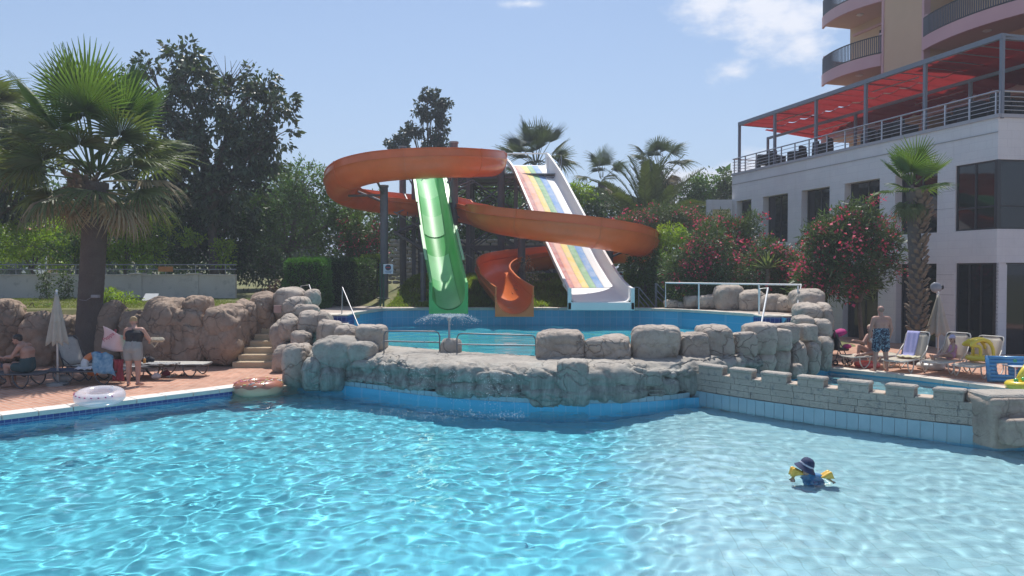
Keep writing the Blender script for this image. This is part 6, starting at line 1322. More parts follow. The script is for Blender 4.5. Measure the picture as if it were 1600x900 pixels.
# ---- generic lounger
def lounger(label, loc, rz, frame, sling, back, dark=False, group='', wd=.62, spr=1.15, flat=False):
    t = thing('sun_lounger', label, 'sun lounger', tuple(loc), rz, group); fm = MB(); h = .33; hw = wd / 2; x1 = 1.12 if not flat else 1.85
    for s in (-1, 1): MB().tube([(0, s * hw, h), (x1, s * hw, h)], .019, 8).build('side_rail', frame, t, smooth=True, world=False)
    MB().tube([(0, -hw, h), (-.03, -hw * .6, h - .02), (-.03, hw * .6, h - .02), (0, hw, h)], .019, 8).build('foot_rail', frame, t, smooth=True, world=False)
    for x, dx in ((.12, .32), (1.0, .42)):
        for s in (-1, 1): MB().tube(catmull([(x, s * hw, h - .01), (x + .02, s * (hw + .01), h * .45), (x + dx * .45, s * (hw + .02), .02), (x + dx, s * (hw + .01), h * .45), (x + dx + .04, s * hw, h - .01)], 5), .017, 7).build('leg', frame, t, smooth=True, world=False)
    n = 8; rows = [[Vector((.0 + x1 * i / n, -hw * .94 + 2 * hw * .94 * j / 4, h + .012 - .022 * math.sin(math.pi * j / 4))) for j in range(5)] for i in range(n + 1)]
    cloth('seat_sling', rows, sling, t); t_ = R(back); L_ = .78
    bx, bz = x1 - .0, h + .01; e = Vector((math.cos(t_), 0, math.sin(t_)))
    if not flat:
        MB().tube([(bx, -hw, bz)] + [Vector((bx, y, bz)) + e * q for y, q in ((-hw, L_ - .08), (-hw + .04, L_ - .01), (-hw + .10, L_), (hw - .10, L_), (hw - .04, L_ - .01), (hw, L_ - .08))] + [(bx, hw, bz)], .018, 8).build('back_frame', frame, t, smooth=True, world=False)
        rows = [[Vector((bx, -hw * .94 + 2 * hw * .94 * j / 4, bz)) + e * (.02 + (L_ - .04) * i / 6) - Vector((0, 0, .012 * math.sin(math.pi * j / 4))) for j in range(5)] for i in range(7)]; cloth('back_sling', rows, sling, t)
        for s in (-1, 1):
            MB().add([Vector((bx - .012, s * (hw - .02), bz)) + e * (L_ - .02), Vector((bx - .012, s * (hw - .12), bz)) + e * (L_ - .02), Vector((bx - .012, s * (hw - .02), bz)) + e * (L_ - .13)], [(0, 1, 2)]).build('corner_patch', BLACK, t, world=False)
            MB().tube([(bx - .3, s * (hw + .02), h), Vector((bx + .05, s * (hw + .03), h + .22)), Vector((bx, s * (hw + .01), bz)) + e * .38], .015, 7).build('arm', frame, t, smooth=True, world=False)
        MB().tube([Vector((bx, 0, bz)) + e * .45, (bx + .5, 0, .1)], .015, 6).build('back_prop', frame, t, world=False)
    return t
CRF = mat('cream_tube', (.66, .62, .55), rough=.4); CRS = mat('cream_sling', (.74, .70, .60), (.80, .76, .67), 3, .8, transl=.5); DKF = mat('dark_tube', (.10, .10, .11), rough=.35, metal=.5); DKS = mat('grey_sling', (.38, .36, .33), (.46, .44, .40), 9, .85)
gl = 'cream loungers on the right deck'; 
def at(px, py, d=None, z=0): return G(px, py, z) if d is None else P(px, py, d)
a1 = G(1338, 577); lounger('cream lounger with a blond woman sitting on it behind the standing man', (a1.x - .1, a1.y + .3, 0), R(18), CRF, CRS, 20, group=gl, flat=True)
LB = G(1411, 585); lounger('cream lounger with a lilac towel over its backrest, left of the parasol', (LB.x - .1, LB.y + .3, 0), R(38), CRF, CRS, 62, group=gl)
LC = G(1479, 588); lounger('cream lounger with a girl in a cap sitting on it, right of the parasol', (LC.x - .15, LC.y + .35, 0), R(36), CRF, CRS, 62, group=gl)
LD = G(1531, 595); lounger('cream lounger carrying a yellow inflatable, beside the blue air mattress', (LD.x - .15, LD.y + .35, 0), R(36), CRF, CRS, 58, group=gl)
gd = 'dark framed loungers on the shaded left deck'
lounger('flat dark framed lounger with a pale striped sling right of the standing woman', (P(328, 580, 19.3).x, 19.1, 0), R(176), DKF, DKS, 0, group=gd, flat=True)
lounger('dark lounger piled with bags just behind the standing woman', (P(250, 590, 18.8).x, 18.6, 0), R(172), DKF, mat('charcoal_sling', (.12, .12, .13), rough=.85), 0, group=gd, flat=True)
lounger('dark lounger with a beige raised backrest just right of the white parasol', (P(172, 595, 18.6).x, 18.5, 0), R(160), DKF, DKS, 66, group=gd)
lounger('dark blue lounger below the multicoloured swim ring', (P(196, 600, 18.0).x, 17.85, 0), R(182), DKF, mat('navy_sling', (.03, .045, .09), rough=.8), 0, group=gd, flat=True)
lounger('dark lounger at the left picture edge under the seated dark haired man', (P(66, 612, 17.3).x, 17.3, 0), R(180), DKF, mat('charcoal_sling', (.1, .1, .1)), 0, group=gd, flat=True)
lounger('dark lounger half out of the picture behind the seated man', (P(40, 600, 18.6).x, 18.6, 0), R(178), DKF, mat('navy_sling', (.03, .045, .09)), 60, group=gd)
# ---- woman sitting on the right lounger
c = Vector((a1.x + .55, a1.y + .42, 0)); X = lambda x, y, z: c + Vector((x, y, z))
person('blond woman in sunglasses sitting cross-legged on a lounger behind the standing man', dict(pelvis=X(.12, .05, .46), chest=X(.10, .02, .78), neck=X(.05, -.02, .95), head=X(-.02, -.08, 1.10), lsh=X(-.08, -.06, .90), rsh=X(.22, .10, .90), lel=X(-.25, -.18, .72), rel=X(.22, -.16, .66), lwr=X(-.47, -.22, .78), rwr=X(.02, -.28, .62),
    lhip=X(.03, .0, .43), rhip=X(.2, .08, .43), lkn=X(-.28, -.02, .60), rkn=X(-.02, -.32, .46), lan=X(-.36, -.10, .37), ran=X(-.30, -.22, .39), ltoe=X(-.47, -.18, .36), rtoe=X(-.42, -.18, .38)), 1.0, SKM, (-.75, -.55, -.15), breasts=True, sunglasses=True,
    clothes=[('bikini_bottom', mat('tan_bikini', (.35, .28, .20), rough=.8), [('cap', X(.06, .02, .44), .118, X(.18, .06, .44), .118)]), ('bikini_top', mat('white_bikini', (.6, .58, .54), rough=.8), [('cap', X(.0, -.10, .78), .066, X(.02, -.10, .78), .066), ('cap', X(.14, -.02, .78), .064, X(.16, -.03, .78), .064)])],
    hair=(mat('pale_blond_hair', (.50, .42, .30), (.38, .30, .2), 25, .6), [((0, -.03, .045), (.086, .095, .08)), ((0, -.09, .085), (.04, .04, .04))]))
# ---- girl on the next lounger
c = Vector((LC.x + .62, LC.y + .92, 0)); X = lambda x, y, z: c + Vector((x, y, z))
person('small girl in a lilac cap and pink swimwear sitting on a lounger', dict(pelvis=X(.08, .05, .44), chest=X(.13, .06, .66), neck=X(.11, .05, .77), head=X(.07, .02, .88), lsh=X(.07, -.06, .73), rsh=X(.15, .16, .73), lel=X(.0, -.13, .58), rel=X(.08, .20, .58), lwr=X(-.12, -.10, .50), rwr=X(-.04, .1, .50),
    lhip=X(.04, -.02, .42), rhip=X(.08, .10, .42), lkn=X(-.26, -.10, .49), rkn=X(-.24, .04, .46), lan=X(-.55, -.22, .40), ran=X(-.54, -.10, .40), ltoe=X(-.60, -.24, .47), rtoe=X(-.60, -.12, .47)), .92, SKC, (-.85, -.45, -.1), headr=.086,
    clothes=[('swimsuit', mat('pink_swimsuit', (.62, .22, .34), (.55, .40, .60), 14, .8), [('torso', .010, 0, .7), ('cap', X(-.02, .0, .42), .085, X(.1, .06, .44), .10)]), ('cap', mat('lilac_cap', (.42, .40, .62), (.6, .55, .7), 20, .8), [('cap', X(.09, .03, .93), .078, X(.08, .02, .935), .078), ('cap', X(.0, -.02, .925), .022, X(-.06, -.05, .92), .02)])],
    hair=(mat('brown_hair', (.10, .055, .03), (.06, .035, .02), 30, .55), [((0, -.02, .04), (.086, .09, .08)), ((0, -.11, -.02), (.03, .03, .06)), ((0, -.13, -.10), (.022, .022, .07))]))
# ---- men seated in the shade at the far left
c = Vector((P(38, 590, 17.4).x, 17.35, 0)); X = lambda x, y, z: c + Vector((x, y, z))
DKH = mat('dark_hair', (.012, .010, .010), (.02, .016, .014), 30, .5)
person('dark haired shirtless man sitting hunched on a lounger in the shade facing left', dict(pelvis=X(.12, 0, .47), chest=X(.12, 0, .84), neck=X(.0, 0, 1.02), head=X(-.12, -.01, 1.11), lsh=X(.03, -.17, .96), rsh=X(.05, .17, .96), lel=X(-.12, -.20, .72), rel=X(-.10, .18, .72), lwr=X(-.38, -.10, .70), rwr=X(-.36, .12, .72),
    lhip=X(.10, -.09, .44), rhip=X(.10, .09, .44), lkn=X(-.30, -.15, .52), rkn=X(-.30, .15, .52), lan=X(-.22, -.15, .08), ran=X(-.30, .15, .08), ltoe=X(-.38, -.16, .04), rtoe=X(-.46, .16, .04)), 1.05, SKD, (-1, -.12, -.25), belly=.3,
    clothes=[('swim_shorts', mat('dark_teal_shorts', (.03, .07, .08), rough=.85), [('torso', .014, 0, .3), ('seg', 'lhip', 'lkn', 0, .5, .112, .105), ('seg', 'rhip', 'rkn', 0, .5, .112, .105)])], hair=(DKH, [((0, -.03, .05), (.09, .10, .085)), ((0, -.07, .0), (.075, .05, .06))]))
c = Vector((P(-12, 590, 17.6).x, 17.5, 0)); X = lambda x, y, z: c + Vector((x, y, z))
person('seated person mostly cut off by the left picture edge', dict(pelvis=X(-.30, 0, .45), chest=X(-.20, 0, .80), neck=X(-.15, 0, .98), head=X(-.13, -.01, 1.13), lsh=X(-.18, -.17, .93), rsh=X(-.18, .17, .93), lel=X(.02, -.18, .70), rel=X(.02, .18, .70), lwr=X(.22, -.08, .66), rwr=X(.22, .1, .66),
    lhip=X(-.28, -.09, .43), rhip=X(-.28, .09, .43), lkn=X(.12, -.12, .50), rkn=X(.12, .12, .50), lan=X(.1, -.12, .08), ran=X(.1, .12, .08), ltoe=X(.25, -.12, .04), rtoe=X(.25, .12, .04)), 1.0, SKD, (1, -.1, -.2),
    clothes=[('swim_shorts', mat('navy_shorts', (.03, .04, .08), rough=.85), [('torso', .014, 0, .3), ('seg', 'lhip', 'lkn', 0, .5, .11, .1), ('seg', 'rhip', 'rkn', 0, .5, .11, .1)])], hair=(mat('brown_hair', (.1, .05, .03)), [((0, -.03, .05), (.09, .10, .085))]))
# ---- child in the main pool
c = G(1263, 742, -.15); c = Vector((c.x, c.y, -.25)); X = lambda x, y, z: c + Vector((x, y, z))
ch, CJ, hh, q_ = person('small child in a dark blue sun hat and yellow armbands wading in the main pool', dict(pelvis=X(.06, .02, -.12), chest=X(.05, .02, .04), neck=X(.01, .01, .12), head=X(-.03, -.01, .19), lsh=X(-.08, .06, .07), rsh=X(.13, -.04, .07), lel=X(-.17, .08, .04), rel=X(.23, -.06, .03), lwr=X(-.22, -.02, -.06), rwr=X(.28, -.12, -.07),
    lhip=X(.02, .03, -.15), rhip=X(.12, -.01, -.15), lkn=X(-.02, -.08, -.24), rkn=X(.10, -.12, -.24), lan=X(.05, .03, -.32), ran=X(.14, .0, -.32), ltoe=X(.0, -.05, -.34), rtoe=X(.10, -.08, -.34)), .9, SKC, (-.75, -.55, -.45), headr=.084,
    clothes=[('swim_shirt', mat('blue_swim_shirt', (.015, .12, .36), (.05, .25, .45), 25, .6), [('torso', .012, 0, 1.0), ('cap', X(-.08, .06, .07), .062, X(-.12, .075, .05), .055), ('cap', X(.13, -.04, .07), .062, X(.18, -.05, .05), .055)]), ('swim_shorts', mat('blue_swim_shirt', (.015, .12, .36)), [('torso', .012, 0, .3), ('seg', 'lhip', 'lkn', 0, .9, .095, .085), ('seg', 'rhip', 'rkn', 0, .9, .095, .085)])], hair=(mat('light_hair', (.3, .22, .14), rough=.6), [((0, -.02, .03), (.078, .085, .075))]))
tilt = Matrix.Rotation(R(24), 3, 'Y') @ Matrix.Rotation(R(8), 3, 'X'); HN = mat('navy_hat_cloth', (.018, .03, .085), (.03, .05, .13), 12, .8)
MB().lathe([(0, .115), (.045, .110), (.080, .085), (.096, .045), (.100, 0), (.155, -.055), (.152, -.060), (.096, -.008), (.0, .0)], c + Vector((-.03, -.01, .235)), 24, tilt).build('sun_hat', HN, ch, smooth=True, auto=50)
MB().lathe([(.1015, .005), (.1035, .018), (.1005, .028), (.097, .02)], c + Vector((-.03, -.01, .235)), 24, tilt, True).build('hat_band', mat('pale_band', (.5, .5, .6), rough=.7), ch)
YEL = mat('yellow_vinyl', (.78, .46, .05), (.85, .55, .08), 6, .35, coat=.4)
for p, dr_ in ((X(-.17, .04, .115), R(-25)), (X(.24, -.07, .09), R(20))):
    Mx = Matrix.Rotation(dr_, 4, 'Y'); b = bmesh.new(); pr = [(-.10, -.04), (0, .085), (.10, -.04)]
    for (x0, z0), (x1, z1) in zip(pr, pr[1:] + pr[:1]): 
        for yy in (-.04, .04): capsule(b, p + Mx.to_3x3() @ Vector((x0 * .75, yy, z0 * .75)), .032, p + Mx.to_3x3() @ Vector((x1 * .75, yy, z1 * .75)), .032)
    bmesh.ops.translate(b, vec=(0, 0, 0), verts=b.verts); fuse(b, 'armband', YEL, ch, .012, 4)
# ---------------------------------------------------------------- parasols
def parasol(label, px, d, ztop, zbot, rb, base=True):
    x = P(px, 500, d).x; t = thing('closed_parasol', label, 'parasol', (x, d, 0), group='closed parasols'); CL = mat('parasol_canvas', (.60, .57, .50), (.70, .66, .58), 5, .85, transl=.4)
    MB().tube([(x, d, .05), (x, d, ztop + .06)], .022, 10).build('pole', mat('white_pole', (.7, .7, .68), rough=.4), t, smooth=True); MB().ell((x, d, ztop + .07), (.028, .028, .04)).build('finial', WHITE, t)
    n = 48; V = []; k = 14
    for i in range(k + 1):
        f = i / k; z = ztop - (ztop - zbot) * f
        for j in range(n):
            a = 2 * math.pi * j / n; fold = 1 + (.26 * f) * math.sin(a * 8 + math.sin(f * 3) * .5); r_ = (.03 + (rb - .03) * f ** .85) * fold; V.append((x + math.cos(a) * r_, d + math.sin(a) * r_, z - (.05 * f * math.sin(a * 8) if i == k else 0)))
    mb = MB(); mb.add(V, [(i * n + j, (i + 1) * n + j, (i + 1) * n + (j + 1) % n, i * n + (j + 1) % n) for i in range(k) for j in range(n)]); o = mb.build('canopy', CL, t, smooth=True); s = o.modifiers.new('t', 'SOLIDIFY'); s.thickness = .006
    for z, r_ in ((ztop - (ztop - zbot) * .55, .03 + (rb - .03) * .6),): MB().torus((x, d, z), r_ * .98, .012, n=20, k=6).build('tie', CL, t)
    MB().lathe([(0, 0), (.24, 0), (.24, .05), (.05, .09), (.04, .26), (.024, .26)], (x, d, 0), 20).build('base', mat('parasol_base', (.35, .34, .33), rough=.8), t, smooth=True, auto=40)
parasol('closed off-white parasol in the shade at left, in front of the boulders', 89, 17.6, 2.18, 1.0, .21)
parasol('closed cream parasol standing between the loungers at the right', 1466, 21.6, 2.02, .86, .28)
# ---------------------------------------------------------------- inflatables, towels and bags
def swim_ring(label, cat, loc, R_, r, m, tilt=(0, 0, 0), segs=None, m2=None, grp=None):
    t = thing('swim_ring', label, cat, tuple(loc), group=grp); Mx = Euler(tilt).to_matrix()
    if not segs: MB().torus(Vector(loc) + Vector((0, 0, 0)), R_, r, Mx, 36, 16).build('ring', m, t, smooth=True)
    else:
        n = len(segs)
        for i, mm in enumerate(segs):
            mb = MB(); k = 6; q = 12
            for a in range(k + 1):
                th = 2 * math.pi * (i + a / k) / n
                for b in range(q):
                    ph = 2 * math.pi * b / q; v_ = Vector(((R_ + r * math.cos(ph)) * math.cos(th), (R_ + r * math.cos(ph)) * math.sin(th), r * math.sin(ph))); mb.v.append(tuple(Mx @ v_ + Vector(loc)))
            mb.f = [(a * q + b, (a + 1) * q + b, (a + 1) * q + (b + 1) % q, a * q + (b + 1) % q) for a in range(k) for b in range(q)]; mb.build('panel', mm, t, smooth=True)
    return t
g = NG('clear_vinyl'); p = g.pos(); gl_ = g.n('ShaderNodeBsdfPrincipled', {'Base Color': (.80, .78, .84), 'Roughness': .12, 'Alpha': .55, 'Specular IOR Level': .8}); sp = g.mr(g.noise(38, 3, .8), .60, .64); g2 = g.n('ShaderNodeBsdfPrincipled', {'Base Color': (.62, .60, .64), 'Roughness': .25})
CLR = g.done(g.n('ShaderNodeMixShader', {0: sp, 1: gl_.outputs[0], 2: g2.outputs[0]}).outputs[0])
cr = Vector((-8.42, 15.05, .165)); rg = swim_ring('clear sparkly swim ring resting on the pool edge below the parasol', 'swim ring', cr, .35, .13, CLR, (R(6), R(3), 0))
MB().lathe([(0, 0), (.022, 0), (.022, .04), (0, .045)], cr + Vector((.1, .30, .12)), 10).build('valve', WHITE, rg)
g = NG('pink_print'); 
for k in range(9):
    a = R(200 + k * 16); v_ = Euler((R(6), R(3), 0)).to_matrix() @ Vector(((.35 + .132 * .8) * math.cos(a), (.35 + .132 * .8) * math.sin(a), .132 * .62)); MB().ell(cr + v_, (.022, .01, .014), 8, 5).build('printed_letter', mat('magenta_print', (.5, .06, .22), rough=.4), rg)
DOUGH = mat('donut_dough_vinyl', (.74, .40, .24), (.80, .46, .30), 4, .3, coat=.4); ICE = mat('donut_icing_vinyl', (.42, .15, .09), (.50, .20, .12), 7, .25, coat=.5)
cr = Vector((-5.98, 17.38, -.02)); t = thing('donut_float', 'inflatable donut ring with brown icing and sprinkles floating by the deck corner', 'swim ring', tuple(cr)); MB().torus(cr, .40, .17, n=40, k=18).build('dough', DOUGH, t, smooth=True)
mb = MB(); n, k = 64, 10
for i in range(n):
    a = 2 * math.pi * i / n
    for j in range(k):
        ph = R(14 + 7 * math.sin(a * 9)) + (R(170 + 7 * math.sin(a * 7)) - R(14 + 7 * math.sin(a * 9))) * j / (k - 1); mb.v.append(tuple(cr + Vector(((.40 + .178 * math.cos(ph)) * math.cos(a), (.40 + .178 * math.cos(ph)) * math.sin(a), .178 * math.sin(ph)))))
mb.f = [(i * k + j, ((i + 1) % n) * k + j, ((i + 1) % n) * k + j + 1, i * k + j + 1) for i in range(n) for j in range(k - 1)]; mb.build('icing', ICE, t, smooth=True)
rs_ = random.Random(8); spm = [mat('sprinkle_' + nm, c, rough=.4) for nm, c in (('white', (.75, .72, .66)), ('yellow', (.75, .6, .2)), ('pink', (.65, .2, .3)), ('cream', (.7, .55, .4)))]
for i in range(70):
    a, ph = rs_.uniform(0, 6.28), R(rs_.uniform(20, 160)); q = cr + Vector(((.40 + .18 * math.cos(ph)) * math.cos(a), (.40 + .18 * math.cos(ph)) * math.sin(a), .18 * math.sin(ph))); d = Vector((rs_.uniform(-1, 1), rs_.uniform(-1, 1), 0)).normalized() * .038; MB().tube([q - d, q + d], .011, 5).build('sprinkle', spm[i % 4], t)
seg = [mat('vinyl_' + n_2, c_, rough=.35, coat=.3) for n_2, c_ in (('white', (.75, .74, .72)), ('orange', (.75, .22, .06)), ('navy', (.04, .07, .2)), ('cream', (.72, .68, .6)))]
c0 = P(152, 566, 18.2); swim_ring('multicoloured segmented swim ring leaning on the shaded lounger', 'swim ring', (c0.x, 18.1, c0.z - .02), .235, .085, None, (R(58), R(20), 0), [seg[0], seg[1], seg[2], seg[1], seg[0], seg[3], seg[1], seg[0]])
RV = mat('red_vinyl', (.72, .09, .10), (.78, .14, .14), 5, .3, coat=.5); q = G(1366, 577); swim_ring('coral red swim ring lying on the deck behind the standing man', 'swim ring', (q.x + .02, q.y + .45, .08), .26, .085, RV)
q = G(1466, 583); swim_ring('white swim ring lying under the lounger with the girl', 'swim ring', (q.x + .25, q.y + .8, .09), .27, .09, mat('white_vinyl', (.75, .74, .73), rough=.35, coat=.3))
# yellow baby boat with canopy
q = P(1531, 560, 19.3); c = Vector((q.x, 19.35, .45)); yb = thing('inflatable_baby_seat', 'yellow inflatable seat ring with an arched canopy on the rightmost lounger', 'inflatable', tuple(c)); YV = mat('bright_yellow_vinyl', (.85, .62, .03), (.88, .68, .06), 5, .3, coat=.5)
b = bmesh.new(); n = 18
for k in range(n): a, a2 = 2 * math.pi * k / n, 2 * math.pi * (k + 1) / n; capsule(b, c + Vector((math.cos(a) * .24, math.sin(a) * .22, 0)), .08, c + Vector((math.cos(a2) * .24, math.sin(a2) * .22, 0)), .08, 8)
fuse(b, 'ring', YV, yb, .018, 4)
for y in (-.16, .16):
    b = bmesh.new(); pts = catmull([c + Vector((-.05, y, .05)), c + Vector((-.08, y, .30)), c + Vector((-.30, y, .34)), c + Vector((-.10, y, .46)), c + Vector((.10, y, .46)), c + Vector((.25, y, .30)), c + Vector((.29, y, .04))], 4)
    for a, a2 in zip(pts[:-1], pts[1:]): capsule(b, a, .045, a2, .045, 8)
    fuse(b, 'canopy_arch', YV, yb, .014, 3)
cloth('canopy', [[c + Vector((x, -.18 + .36 * j / 6, z + .02 * math.sin(math.pi * j / 6))) for j in range(7)] for x, z in ((-.30, .33), (-.20, .42), (-.08, .48), (.04, .50), (.15, .46), (.24, .36))], YV, yb, .03)
for y in (-.1, .1): MB().ell(c + Vector((-.2, y, .44)), (.05, .05, .06), 10, 8).build('canopy_horn', YV, yb, smooth=True)
# blue air mattress standing on its edge
BV = mat('blue_vinyl', (.07, .30, .62), (.10, .36, .68), 3, .3, coat=.45, transl=.12); q = G(1548, 598); t = thing('air_mattress', 'blue inflatable mattress with coloured round buttons leaning upright at the right edge', 'air mattress', (q.x, q.y, 0))
Mx = Matrix.Translation((q.x, q.y + .05, .02)) @ Matrix.Rotation(R(-14), 4, 'Z') @ Matrix.Rotation(R(-16), 4, 'X'); Wd, Hd = 1.5, .64
for k in range(7):
    z = .045 + k * (Hd - .09) / 6
    if 2 <= k <= 4: MB().tube([Mx @ Vector((.0, 0, z)), Mx @ Vector((.18, 0, z))], .05, 10).build('air_tube', BV, t, smooth=True); MB().tube([Mx @ Vector((.44, 0, z)), Mx @ Vector((Wd, 0, z))], .05, 10).build('air_tube', BV, t, smooth=True)
    else: MB().tube([Mx @ Vector((.0, 0, z)), Mx @ Vector((Wd, 0, z))], .05, 10).build('air_tube', BV, t, smooth=True)
for x in (.0, Wd): MB().tube([Mx @ Vector((x, 0, 0)), Mx @ Vector((x, 0, Hd))], .05, 10).build('end_tube', BV, t, smooth=True)
bc = [(.1, .55, .12), (.55, .58, .6), (.7, .08, .3), (.1, .5, .12), (.6, .6, .62), (.75, .2, .35)]; nn = 0
for zz in (.16, .34, .52):
    for xx in (.58, .80, 1.02, 1.24): nn += 1; MB().torus(Mx @ Vector((xx, -.055, zz)), .028, .011, (Mx.to_3x3() @ Matrix.Rotation(R(90), 3, 'X')), 14, 6).build('button_ring', mat('button_%s' % ('green', 'pale', 'magenta', 'lime', 'white', 'pink')[nn % 6], bc[nn % 6], rough=.4), t, smooth=True)
q = P(1592, 606, 16.9); c = Vector((q.x + .12, 16.95, .10)); t = thing('yellow_float', 'yellow inflatable with green balls cut by the right picture edge', 'inflatable', tuple(c)); MB().torus(c, .26, .10, n=28, k=12).build('ring', YV, t, smooth=True); MB().tube([c + Vector((-.1, 0, .05)), c + Vector((.0, 0, .25)), c + Vector((.12, 0, .48))], [.08, .09, .07], 12).build('neck', YV, t, smooth=True)
for dx, dz in ((-.22, .12), (-.16, .0), (-.05, .15)): MB().ell(c + Vector((dx, -.1, dz)), (.05, .05, .05), 12, 8).build('green_ball', mat('green_vinyl', (.12, .5, .12), rough=.3, coat=.4), t, smooth=True)
q = P(1590, 580, 17.9); t = thing('side_table', 'small white table behind the blue mattress at the right edge', 'table', (q.x + .1, 17.95, 0)); MB().bbox((q.x - .2, 17.75, .40), (q.x + .4, 18.2, .43), .012).build('top', WHITE, t)
for sx_ in (-.12, .32):
    for sy in (17.8, 18.15): MB().tube([(q.x + sx_, sy, 0), (q.x + sx_, sy, .40)], .016, 6).build('leg', WHITE, t)
# towels
def towel(label, rows, m): t = thing('towel', label, 'towel', tuple(rows[0][0])); cloth('cloth', rows, m, t, .012); return t
dr_ = Vector((math.cos(R(38)), math.sin(R(38)), 0)); ns_ = Vector((-dr_.y, dr_.x, 0)); b0 = Vector((LB.x - .1, LB.y + .3, .34)) + dr_ * 1.12; e_b = dr_ * math.cos(R(62)) + Vector((0, 0, math.sin(R(62))))
rows = [[b0 + ns_ * (-.05 + .34 * j / 8) + (e_b * (.80 - .72 * i / 9) if i < 10 else Vector()) - dr_ * (.035 + .015 * math.sin(j * 1.9 + i * .4)) for j in range(9)] for i in range(10)] + [[b0 - dr_ * (.12 + .13 * k) + ns_ * (-.05 + .36 * j / 8) + Vector((0, 0, .04 + .012 * math.sin(j * 2 + k))) for j in range(9)] for k in range(3)]
towel('lilac towel hanging over the backrest of the lounger left of the parasol', rows, mat('lilac_towel', (.36, .36, .62), (.42, .42, .68), 14, .95))
rows = [[b0 - dr_ * (.1 + .09 * k) + ns_ * (-.30 + .5 * j / 8) + Vector((0, 0, .055 + .02 * math.sin(j * 2.4 + k * 1.7))) for j in range(9)] for k in range(6)]
towel('crumpled beige and yellow towel on the seat of the lilac towel lounger', rows, mat('beige_towel', (.50, .44, .26), (.60, .56, .42), 9, .95))
q = P(176, 575, 18.0); rows = [[Vector((q.x - .30 + .5 * j / 8 + .02 * i, 17.62 - .02 * i + .04 * math.sin(j * 1.7 + i), .80 - .07 * i + .03 * math.sin(j * 1.3) - (.12 * abs(j / 8 - .4)))) for j in range(9)] for i in range(8)]
towel('blue towel bundled over the shaded lounger left of the standing woman', rows, mat('blue_towel', (.06, .22, .40), (.30, .48, .60), 9, .95))
rows = [[Vector((q.x + .22 + .26 * j / 8, 17.6 + .03 * math.sin(j * 1.9 + i * .6), .62 - .065 * i)) for j in range(9)] for i in range(9)]
towel('dark red towel hanging to the ground beside the blue towel', rows, mat('red_towel', (.26, .03, .05), (.34, .06, .08), 9, .95))
q = P(144, 588, 18.0); rows = [[Vector((q.x - .22 + .4 * j / 8, 17.62 + .045 * i, .385 + .05 * math.sin(j * .9) * math.sin(i * .7) + .015 * math.sin(j * 2.2))) for j in range(9)] for i in range(8)]
towel('small white towel lying under the multicoloured swim ring', rows, mat('white_towel', (.62, .62, .64), rough=.95))
rows = [[Vector((P(232, 575, 18.9).x + .1 + .8 * i / 10, 18.35 + .4 * j / 8, .365 + .045 * abs(math.sin(j * 1.1 + i * .8)))) for j in range(9)] for i in range(11)]
towel('rumpled grey patterned towel on the lounger behind the woman', rows, mat('patterned_towel', (.12, .13, .15), (.45, .44, .43), 22, .95))
def bag(label, c, s, m, hm=None):
    t = thing('bag', label, 'bag', tuple(c)); b = bmesh.new(); c = Vector(c)
    capsule(b, c + Vector((-s[0] * .3, 0, s[2] * .35)), s[2] * .35, c + Vector((s[0] * .3, 0, s[2] * .38)), s[2] * .36); capsule(b, c + Vector((-s[0] * .1, .02, s[2] * .6)), s[2] * .25, c + Vector((s[0] * .15, 0, s[2] * .62)), s[2] * .25)
    fuse(b, 'bag_body', m, t, .02, 3); MB().tube([c + Vector((-s[0] * .2, 0, s[2] * .7)), c + Vector((-s[0] * .1, 0, s[2] * 1.15)), c + Vector((s[0] * .1, 0, s[2] * 1.15)), c + Vector((s[0] * .2, 0, s[2] * .7))], .01, 6).build('handle', hm or m, t)
q = P(94, 604, 17.9); bag('white bag lying on the deck beside the foot of the shaded parasol', (q.x + .06, 17.9, .03), (.45, .3, .22), mat('white_cloth', (.52, .52, .54), rough=.9))
q = P(258, 585, 18.9); bag('small dark red bag under the loungers right of the woman', (q.x, 18.95, .03), (.2, .2, .17), mat('maroon_cloth', (.24, .03, .06), rough=.9))
q = P(247, 585, 18.5); bag('small white bag beside the dark red bag', (q.x, 18.4, .03), (.2, .2, .18), mat('white_cloth', (.5, .5, .5)))
q = P(228, 562, 18.8); bag('dark bag standing on the lounger behind the woman', (q.x, 18.9, .37), (.35, .2, .2), mat('black_cloth', (.02, .02, .03), rough=.85))
# bottles and sandals
def sandal(label, px, py, m):
    g0 = G(px, py); t = thing('sandal', label, 'sandal', tuple(g0), group='sandals on the left deck'); MB().prism([(g0.x - .05, g0.y - .12), (g0.x + .05, g0.y - .12), (g0.x + .055, g0.y + .05), (g0.x + .03, g0.y + .14), (g0.x - .03, g0.y + .14), (g0.x - .045, g0.y + .0)], .008, .03).build('sole', m, t); MB().tube([g0 + Vector((-.05, -.02, .02)), g0 + Vector((-.02, .04, .06)), g0 + Vector((.02, .04, .06)), g0 + Vector((.05, -.02, .02))], .009, 6).build('strap', m, t)
SM = mat('pale_sandal', (.6, .58, .55), rough=.7); sandal('pale sandal on the deck left one of the pair by the flat lounger', 266, 589, SM); sandal('pale sandal on the deck right one of the pair by the flat lounger', 272, 587.5, SM); sandal('dark sandal under the flat lounger on the left deck', 285, 587, BLACK)
q = P(229, 557, 18.7); t = thing('sun_cream_bottle', 'orange sun cream bottle on the lounger behind the woman', 'bottle', (q.x, 18.55, .38)); MB().lathe([(0, 0), (.032, 0), (.034, .13), (.014, .15), (0, .15)], (q.x + .02, 18.55, .38), 12).build('bottle_body', mat('orange_plastic', (.7, .3, .06), rough=.4), t, smooth=True, auto=40); MB().lathe([(.015, .15), (.015, .18), (0, .18)], (q.x + .02, 18.55, .38), 10).build('cap', WHITE, t)
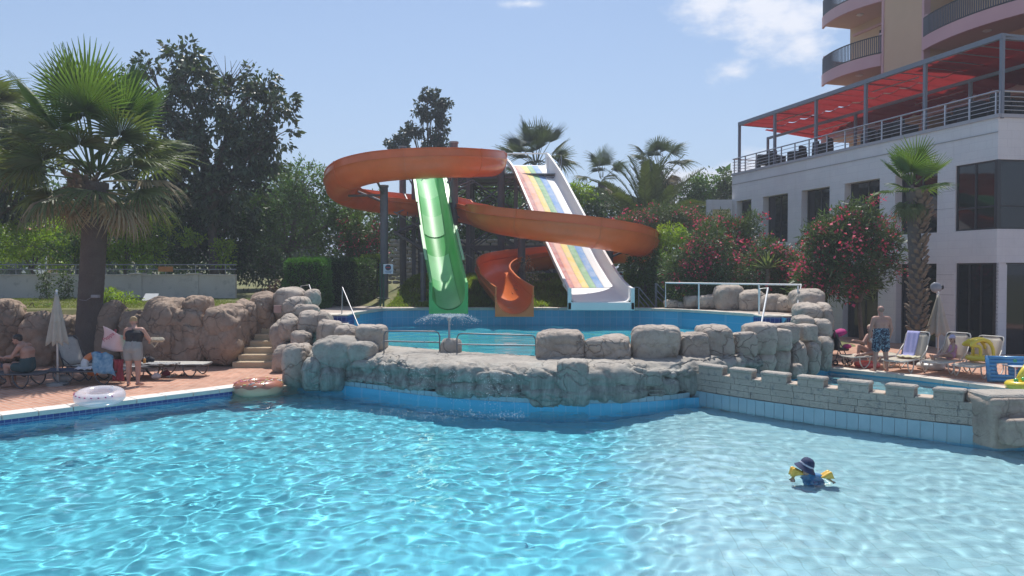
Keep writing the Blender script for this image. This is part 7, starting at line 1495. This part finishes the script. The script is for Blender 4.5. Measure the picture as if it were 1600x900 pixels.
# stroller
q = P(1314, 565, 21.4); c = Vector((q.x, 21.45, 0)); t = thing('stroller', 'dark stroller with a magenta canopy beside the right boulder stack', 'stroller', tuple(c)); MG = mat('magenta_fabric', (.42, .02, .17), (.5, .03, .22), 6, .8)
MB().lathe([(0, .17), (.09, .155), (.17, .10), (.205, 0), (.195, 0), (.16, .09), (.085, .143), (0, .157)], c + Vector((.0, 0, .88)), 20, Matrix.Rotation(R(-25), 3, 'Y')).build('canopy', MG, t, smooth=True)
MB().bbox(tuple(c + Vector((-.14, -.16, .42))), tuple(c + Vector((.2, .16, .50))), .03).build('seat', BLACK, t); MB().bbox(tuple(c + Vector((-.18, -.16, .45))), tuple(c + Vector((-.10, .16, .9))), .03).build('backrest', BLACK, t); MB().ell(c + Vector((.15, -.1, .55)), (.13, .1, .07), 12, 8).build('cushion', MG, t, smooth=True)
for y in (-.18, .18):
    for pts in ([(-.25, y, 1.0), (.18, y, .12)], [(-.12, y, .5), (-.22, y, .12)], [(-.2, y, .25), (.15, y, .25)]): MB().tube([c + Vector(p) for p in pts], .014, 6).build('frame_tube', DKF, t)
    for x in (-.22, .2): MB().torus(c + Vector((x, y, .085)), .065, .022, Matrix.Rotation(R(90), 3, 'X'), 18, 8).build('wheel', BLACK, t, smooth=True)
MB().tube([c + Vector((-.25, -.18, 1.0)), c + Vector((-.29, 0, 1.03)), c + Vector((-.25, .18, 1.0))], .016, 6).build('handle', BLACK, t)
# small fittings on the big palm trunk
q = P(147, 463, 20.8); t = thing('junction_box', 'small grey box strapped to the big palm trunk', 'box', (q.x, 20.87, q.z)); MB().bbox((q.x - .12, 20.84, q.z - .045), (q.x + .10, 20.95, q.z + .04), .01).build('box_body', mat('grey_plastic', (.30, .30, .33), rough=.6), t); MB().tube([(q.x - .1, 20.85, q.z - .03), (q.x - .25, 20.82, q.z - .12), (q.x - .45, 20.86, q.z - .10)], .007, 5).build('cable', mat('grey_plastic', (.3, .3, .3)), t)
q = P(429, 482, 20.9); t = thing('notice_plate', 'small pinkish blank plate on the boulders beside the stairs', 'sign', tuple(P(433, 482, 21.9))); a, b = P(428, 477, 21.85), P(440, 489, 21.85); MB().bbox((a.x, 21.83, b.z), (b.x, 21.86, a.z), .006).build('plate', mat('faded_plate', (.45, .30, .27), rough=.8), t)

# ---------------------------------------------------------------- summer haze
hz = NG('haze_air'); hv = hz.n('ShaderNodeVolumePrincipled', {'Color': (.80, .88, 1.0), 'Density': .0017, 'Anisotropy': .2}); hz.t.links.new(hv.outputs[0], hz.out.inputs['Volume'])
hb = MB().box((-940, -330, -3.4), (940, 1560, 36)).build('haze', hz.m); hb['kind'] = 'stuff'; S.cycles.volume_bounces = 0; S.cycles.volume_step_rate = 4
